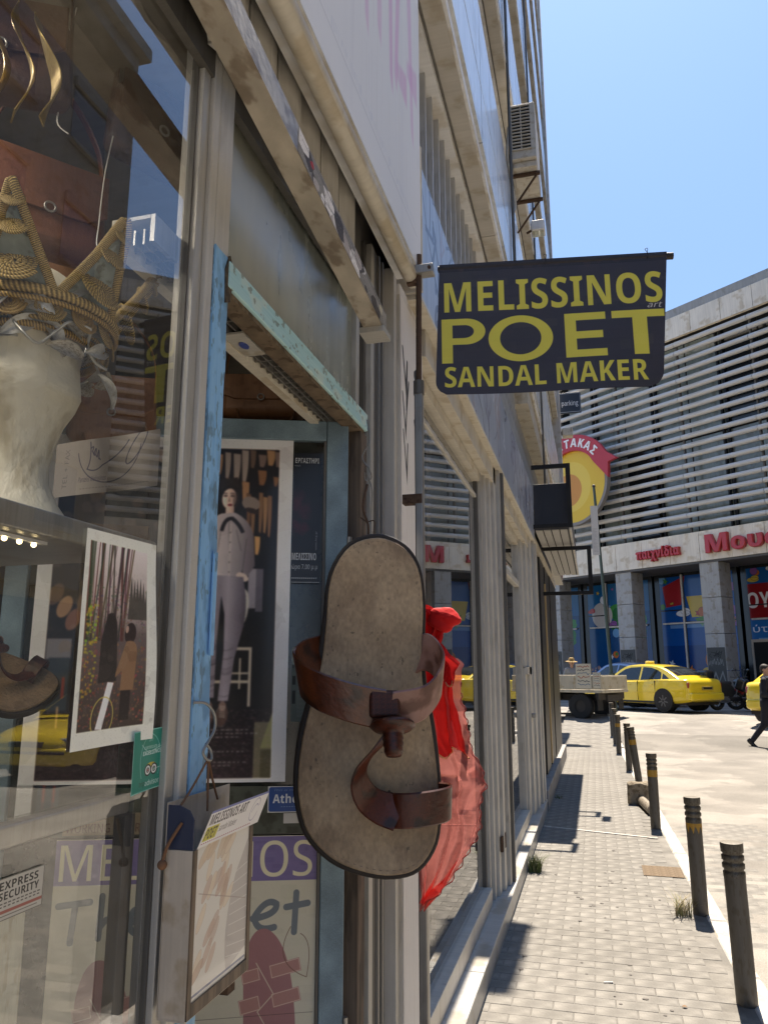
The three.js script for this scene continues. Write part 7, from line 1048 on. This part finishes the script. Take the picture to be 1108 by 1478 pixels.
{ // flat bed street vendor's truck
  const o = thing('flatbed_truck', 'small flatbed truck with hand lettered boards along its pale side', 'truck', [-0.11, 0.31, -23.56], Math.atan2(0.43, -0.9));
  const cr = M([0.60, 0.55, 0.43], 0.6, 0, { map: rep(T.stain, 0.9) }), ch = M([0.05, 0.045, 0.04], 0.8, 0.1);
  L(o, 'bed_floor', B(-0.72, 2.6, 0.74, 0.82, -0.86, 0.86, 0.01), cr);
  for (const s of [-1, 1]) for (let k = 0; k < 4; k++) L(o, 'side_board', B(-0.70 + k * 0.825, 0.11 + k * 0.825, 0.83, 1.22, s * 0.86, s * 0.83, 0.006), cr);
  L(o, 'tail_board', B(-0.72, -0.69, 0.83, 1.20, -0.82, 0.82, 0.006), cr); L(o, 'chassis', B(-0.66, 4.1, 0.5, 0.68, -0.4, 0.4), ch); for (const x of [-0.6, 0.75, 1.6]) L(o, 'cross_member', B(x, x + 0.08, 0.55, 0.73, -0.84, 0.84), ch);
  const ty = lathe([[0.16, -0.1], [0.32, -0.11], [0.36, -0.08], [0.365, 0], [0.36, 0.08], [0.32, 0.11], [0.16, 0.1]], 28).rotateX(Math.PI / 2), hub = new THREE.CylinderGeometry(0.17, 0.17, 0.14, 20).rotateX(Math.PI / 2);
  for (const x of [0, 3.0]) for (const s of [-1, 1]) { const w = L(o, 'wheel', ty, m.rubber); w.position.set(x, 0.365, s * 0.7); L(w, 'rim', hub, ch); }
  for (const s of [-1, 1]) L(o, 'mudflap', B(-0.56, -0.54, 0.26, 0.72, s * 0.84, s * 0.52), m.rubber);
  L(o, 'cab', boxUV(extrude([[2.75, 0.55], [4.3, 0.55], [4.35, 1.15], [4.0, 1.95], [2.75, 2.0]], 1.6, 0.04).translate(0, 0, -0.8)), M([0.55, 0.55, 0.5], 0.4)); L(o, 'cab_window', B(3.1, 3.8, 1.3, 1.8, -0.855, -0.85), m.officeGlass);
  const bt = (seedText) => cv(96, 160, (x, w, h) => { x.fillStyle = '#cfc9b6'; x.fillRect(0, 0, w, h); for (let j = 0; j < 6; j++) { x.strokeStyle = ['#a4533c', '#4a4d52', '#57708a'][(j + seedText) % 3]; x.lineWidth = 4; x.beginPath(); for (let i = 0; i < 9; i++) x.lineTo(10 + i * 9.5, 18 + j * 23 + rr(-7, 7)); x.stroke(); } });
  for (const [x, y, w, h, k, lab] of [[-0.42, 0.86, 0.46, 0.68, 0, 'tall hand lettered price board propped on the truck side'], [0.75, 0.86, 0.36, 0.42, 1, 'small hand lettered board on the front part of the truck side'], [-0.69, 0.88, 0.22, 0.42, 2, 'narrow hand lettered board at the tail of the truck']]) {
    const p = thing('price_board', lab, 'board', [-0.11, 0.31, -23.56], o.rotation.y); L(p, 'board', B(x, x + w, y, y + h, -0.885, -0.87, 0.003), cr); L(p, 'lettering', sheet(1, 1, (u, v) => [mix(x + w, x, u), mix(y, y + h, v), -0.887]), M([0.9, 0.9, 0.9], 0.8, 0, { map: bt(k), side: THREE.DoubleSide }));
  }
  for (let k = 0; k < 5; k++) { const c = thing('wooden_crate', ['first', 'second', 'third', 'fourth', 'fifth'][k] + ' wooden crate from the tail of the flatbed truck', 'crate', [-0.11, 0.31, -23.56], o.rotation.y, 'crates on the flatbed truck'); const x = -0.6 + k * 0.6; for (let j = 0; j < 3; j++) for (const z of [-0.62, -0.2]) L(c, 'slat', B(x, x + 0.5, 0.83 + j * 0.13, 0.94 + j * 0.13, z, z + 0.015), m.woodOld); for (const q of [0, 0.485]) L(c, 'end_board', B(x + q, x + q + 0.015, 0.83, 1.2, -0.6, -0.205), m.woodOld); }
}
function motorbike(name, label, pos, turn, tint) {
  const o = thing(name, label, 'motorbike', pos, turn), bk = M([0.02, 0.02, 0.022], 0.3, 0, { clearcoat: 0.6 }), ch = M([0.3, 0.3, 0.31], 0.3, 0.8);
  const ty = new THREE.TorusGeometry(0.25, 0.062, 12, 32), disc = new THREE.CylinderGeometry(0.11, 0.11, 0.012, 20).rotateX(Math.PI / 2), sp = new THREE.BoxGeometry(0.02, 0.38, 0.02);
  for (const x of [-0.62, 0.66]) { const w = L(o, 'wheel', ty, m.rubber); w.position.set(x, 0.312, 0); L(w, 'brake_disc', disc, ch); for (let k = 0; k < 3; k++) { const q = L(w, 'spoke', sp, bk); q.rotation.z = k * 1.047; } }
  L(o, 'fork', merge(bar([0.66, 0.312, -0.08], [0.45, 0.95, -0.08], 0.022, 8), bar([0.66, 0.312, 0.08], [0.45, 0.95, 0.08], 0.022, 8)), ch);
  L(o, 'fairing', new RoundedBoxGeometry(0.34, 0.42, 0.36, 4, 0.1).rotateZ(0.35).translate(0.42, 0.82, 0), bk); L(o, 'footwell', new RoundedBoxGeometry(0.75, 0.14, 0.32, 3, 0.05).translate(0.05, 0.36, 0), bk); L(o, 'engine', new RoundedBoxGeometry(0.42, 0.28, 0.3, 3, 0.06).translate(-0.4, 0.38, 0), ch);
  L(o, 'rear_body', extrude([[-0.95, 0.62], [-0.1, 0.45], [0.0, 0.62], [-0.12, 0.78], [-0.85, 0.84]], 0.22, 0.04, true).translate(0, 0, -0.11), bk); L(o, 'saddle', new RoundedBoxGeometry(0.74, 0.13, 0.28, 4, 0.055).translate(-0.42, 0.86, 0), M([0.03, 0.03, 0.03], 0.7));
  L(o, 'top_case', new RoundedBoxGeometry(0.4, 0.32, 0.44, 4, 0.09).translate(-0.98, 1.12, 0), bk); L(o, 'case_rack', B(-1.1, -0.7, 0.92, 0.95, -0.1, 0.1), ch); L(o, 'tail_light', new RoundedBoxGeometry(0.08, 0.09, 0.22, 3, 0.02).translate(-1.0, 0.76, 0), M(tint, 0.2));
  L(o, 'handlebar', tube([[0.34, 1.06, -0.36], [0.42, 1.04, -0.16], [0.45, 1.02, 0], [0.42, 1.04, 0.16], [0.34, 1.06, 0.36]], 0.016, 24, 8), bk); for (const s of [-1, 1]) L(o, 'mirror', merge(bar([0.42, 1.04, s * 0.2], [0.44, 1.26, s * 0.32], 0.007, 6), new THREE.SphereGeometry(0.06, 12, 8).scale(0.3, 0.7, 1).translate(0.44, 1.28, s * 0.33)), bk);
  L(o, 'headlight', new THREE.SphereGeometry(0.09, 14, 10).scale(0.5, 1, 1.2).translate(0.58, 0.92, 0), m.glassThin); L(o, 'exhaust', bar([-0.3, 0.34, 0.2], [-1.0, 0.5, 0.22], 0.05, 12), ch); L(o, 'windshield', sheet(6, 6, (u, v) => [0.52 - 0.16 * v - 0.05 * Math.pow(u * 2 - 1, 2), 1.02 + 0.34 * v, (u - 0.5) * 0.34]), m.glassThin); L(o, 'front_mudguard', new THREE.TorusGeometry(0.33, 0.045, 8, 16, 1.6).scale(1, 1, 1.6).rotateZ(0.9).translate(0.66, 0.312, 0), M(tint, 0.4));
}
motorbike('motorbike', 'black motorbike with a top case parked behind the taxi boot', [4.25, 0.40, -27.6], 0.6, [0.5, 0.16, 0.02]);
motorbike('motorbike', 'second black motorbike nearer the man in the suit', [4.95, 0.40, -27.4], 2.6, [0.3, 0.02, 0.02]);

// ================================================================ PEOPLE
function person(name, label, pos, turn, H, pose, look) {    // faces +z in its own axes
  const o = thing(name, label, 'person', pos, turn); o.scale.setScalar(H / 1.75);
  const c = (a, ra, b, rb) => [...a, ra, ...b, rb], J = pose;
  const torso = (g) => [c([-0.085, 0.95, 0], 0.10 + g, [0.085, 0.95, 0], 0.10 + g), c([0, 0.98, 0], 0.115 + g, [0, 1.25, J.lean], 0.125 + g), c([-0.10, 1.30, J.lean], 0.105 + g, [0.10, 1.30, J.lean], 0.105 + g), c([-0.155, 1.405, J.lean], 0.058 + g, [0.155, 1.405, J.lean], 0.058 + g)];
  const arm = (s, g, end) => { const sh = [s * 0.185, 1.395, J.lean], e = J['elbow' + s], w = J['wrist' + s], q = [0, 1, 2].map((i) => mix(e[i], w[i], end)); return [c(sh, 0.053 + g, e, 0.042 + g), c(e, 0.041 + g, q, 0.031 + g)]; };
  const leg = (s, g, end) => { const h = [s * 0.09, 0.92, 0], k = J['knee' + s], a = J['ankle' + s], q = [0, 1, 2].map((i) => mix(k[i], a[i], end)); return [c(h, 0.085 + g, k, 0.055 + g), c(k, 0.054 + g, q, 0.038 + g)]; };
  const hz = J.lean + 0.01, neck = c([0, 1.42, J.lean], 0.055, [0, 1.54, hz], 0.05);
  const body = [sdf([...torso(-0.012), neck, ...arm(1, -0.008, 1), ...arm(-1, -0.008, 1), ...leg(1, -0.01, 1), ...leg(-1, -0.01, 1)], 84, 0.03)];
  const T2 = (p) => [p[0], p[1], p[2] + hz];
  body.push(sdf([c(T2([0, 1.655, -0.012]), 0.086, T2([0, 1.64, 0.012]), 0.082), c(T2([0, 1.585, 0.03]), 0.062, T2([0, 1.562, 0.045]), 0.044), c(T2([0, 1.625, 0.09]), 0.009, T2([0, 1.6, 0.112]), 0.013), c(T2([-0.035, 1.648, 0.082]), 0.010, T2([0.035, 1.648, 0.082]), 0.010), c(T2([-0.022, 1.566, 0.083]), 0.008, T2([0.022, 1.566, 0.083]), 0.008), c(T2([-0.088, 1.635, 0]), 0.014, T2([-0.086, 1.605, 0.006]), 0.012), c(T2([0.088, 1.635, 0]), 0.014, T2([0.086, 1.605, 0.006]), 0.012), c(T2([0, 1.5, 0]), 0.05, T2([0, 1.56, 0]), 0.054)], 72, 0.02));
  for (const s of [-1, 1]) { // hands: palm, four curled fingers, thumb from the side
    const w = J['wrist' + s], e = J['elbow' + s], d = V(w[0] - e[0], w[1] - e[1], w[2] - e[2]).normalize(), f = V(0, 0, 1).sub(d.clone().multiplyScalar(d.z)).normalize(), n = d.clone().cross(f), at = (a, b2, c2) => [w[0] + d.x * a + f.x * b2 + n.x * c2, w[1] + d.y * a + f.y * b2 + n.y * c2, w[2] + d.z * a + f.z * b2 + n.z * c2], k = -s;
    const b = [c(at(0, 0, 0), 0.024, at(0.03, 0, 0), 0.024), c(at(0.035, -0.022, 0), 0.017, at(0.085, -0.028, 0), 0.015), c(at(0.035, 0.02, 0), 0.018, at(0.09, 0.026, 0), 0.015)];
    for (let i = 0; i < 4; i++) { const q = -0.031 + i * 0.0205, l = [0.030, 0.037, 0.041, 0.036][i]; b.push(c(at(0.085, q, 0), 0.0095, at(0.085 + l, q, k * 0.010), 0.009), c(at(0.085 + l, q, k * 0.010), 0.009, at(0.085 + l * 1.6, q, k * 0.030), 0.0075)); }
    b.push(c(at(0.03, 0.03, 0), 0.012, at(0.062, 0.05, k * 0.012), 0.0105), c(at(0.062, 0.05, k * 0.012), 0.0105, at(0.092, 0.052, k * 0.02), 0.009)); body.push(sdf(b, 56, 0.008));
  }
  L(o, 'body', merge(body), M([0.42, 0.25, 0.18], 0.55));
  L(o, 'hair', sdf([c(T2([0, 1.672, -0.022]), 0.087, T2([0, 1.665, 0.0]), 0.086), c(T2([0, 1.6, -0.05]), 0.06, T2([0, 1.64, -0.04]), 0.07)], 48, 0.02, (x, y, z) => Math.max(1.575 - y, (z - hz) - 0.03 - (y - 1.66) * 0.9)), M([0.025, 0.02, 0.018], 0.7));
  for (const s of [-1, 1]) L(o, 'eye', new THREE.SphereGeometry(0.0105, 10, 8).translate(s * 0.032, 1.632, hz + 0.082), M([0.05, 0.04, 0.04], 0.2));
  L(o, 'mouth', new THREE.SphereGeometry(0.02, 10, 8).scale(1, 0.25, 0.3).translate(0, 1.567, hz + 0.09), M([0.25, 0.09, 0.07], 0.5));
  L(o, look.topName, sdf([...torso(0.012), ...arm(1, 0.012, look.sleeve), ...arm(-1, 0.012, look.sleeve), ...(look.skirt ? [c([-0.085, 0.88, 0], 0.115, [0.085, 0.88, 0], 0.115)] : [])], 88, 0.03, (x, y, z) => Math.max((look.skirt ? 0.80 : 0.93) - y, y - 1.475)), M(look.top, 0.8, 0, { map: rep(T.fine, 0.3) }));
  L(o, 'trousers', sdf([c([-0.085, 0.94, 0], 0.106, [0.085, 0.94, 0], 0.106), ...leg(1, 0.014, 0.96), ...leg(-1, 0.014, 0.96)], 84, 0.03, (x, y) => y - 1.03), M(look.legs, 0.8, 0, { map: rep(T.fine, 0.3) }));
  for (const s of [-1, 1]) { const a = J['ankle' + s], p = J['pitch' + s] ?? 0, g = sdf([c([0, 0.0, -0.045], 0.042, [0, -0.035, 0.06], 0.036), c([0, -0.035, 0.06], 0.036, [0, -0.042, 0.15], 0.028), c([0, 0.04, -0.02], 0.045, [0, 0, -0.02], 0.042)], 44, 0.03, (x, y) => -0.072 - y); g.rotateX(p); L(o, 'shoe', g.translate(...a), M(look.shoe, 0.35)); }
  if (look.tie) {
    L(o, 'shirt_front', extrude([[-0.055, 1.475], [0.055, 1.475], [0.03, 1.32], [0, 1.20], [-0.03, 1.32]], 0.02, 0.006).rotateX(-0.05).translate(0, 0.0, J.lean + 0.105 + 0.06), M([0.62, 0.64, 0.70], 0.8)); L(o, 'collar', new THREE.TorusGeometry(0.06, 0.018, 8, 20).rotateX(1.35).translate(0, 1.472, J.lean + 0.008), M([0.7, 0.72, 0.76], 0.8));
    L(o, 'tie', extrude([[-0.016, 1.46], [0.016, 1.46], [0.026, 1.27], [0, 1.225], [-0.026, 1.27]], 0.012, 0.004).rotateX(-0.05).translate(0, 0, J.lean + 0.19), M([0.06, 0.09, 0.24], 0.5));
    for (const s of [-1, 1]) L(o, 'lapel', extrude([[s * 0.05, 1.47], [s * 0.10, 1.40], [s * 0.07, 1.36], [s * 0.005, 1.18], [s * 0.03, 1.34]], 0.008, 0.003).rotateX(-0.05).translate(0, 0, J.lean + 0.185), M(look.top, 0.7));
  }
  if (look.hat) L(o, 'straw_hat', lathe([[0, 0.125], [0.06, 0.122], [0.092, 0.10], [0.102, 0.02], [0.15, 0.008], [0.205, -0.012], [0.205, -0.018], [0.15, 0.0], [0.098, 0.006]], 36).rotateX(0.12).translate(0, 1.685, hz - 0.005), M([0.66, 0.56, 0.38], 0.85, 0, { map: T.rope, side: THREE.DoubleSide }));
  return o;
}
person('person', 'person in a dark navy suit and blue tie walking across the street', [3.62, 0.0, -18.95], 1.15, 1.80, {
  lean: 0.03, 'knee-1': [-0.095, 0.50, -0.06], 'ankle-1': [-0.09, 0.115, -0.36], 'pitch-1': 0.5, knee1: [0.095, 0.52, 0.20], ankle1: [0.09, 0.09, 0.36], pitch1: -0.15,
  elbow1: [0.26, 1.12, -0.05], wrist1: [0.24, 0.98, 0.16], 'elbow-1': [-0.27, 1.12, 0.02], 'wrist-1': [-0.16, 1.04, 0.22] }, { topName: 'jacket', top: [0.018, 0.022, 0.045], legs: [0.02, 0.024, 0.045], shoe: [0.012, 0.011, 0.01], sleeve: 0.92, skirt: true, tie: true });
person('person', 'person in a straw hat and pale blue shirt standing behind the truck', [-0.74, 0.40, -25.9], 0.4, 1.62, {
  lean: 0.05, 'knee-1': [-0.095, 0.50, 0.03], 'ankle-1': [-0.1, 0.08, 0], knee1: [0.095, 0.50, 0.03], ankle1: [0.1, 0.08, 0], elbow1: [0.27, 1.14, 0.02], wrist1: [0.22, 1.06, 0.24], 'elbow-1': [-0.27, 1.13, 0.0], 'wrist-1': [-0.2, 1.02, 0.22] }, { topName: 'shirt', top: [0.50, 0.56, 0.68], legs: [0.10, 0.10, 0.12], shoe: [0.05, 0.04, 0.03], sleeve: 0.35, hat: true });

scene.traverse((q) => { if (q.isMesh && q.name !== 'sky') { q.castShadow = true; q.receiveShadow = true; } });
renderer.render(scene, camera);
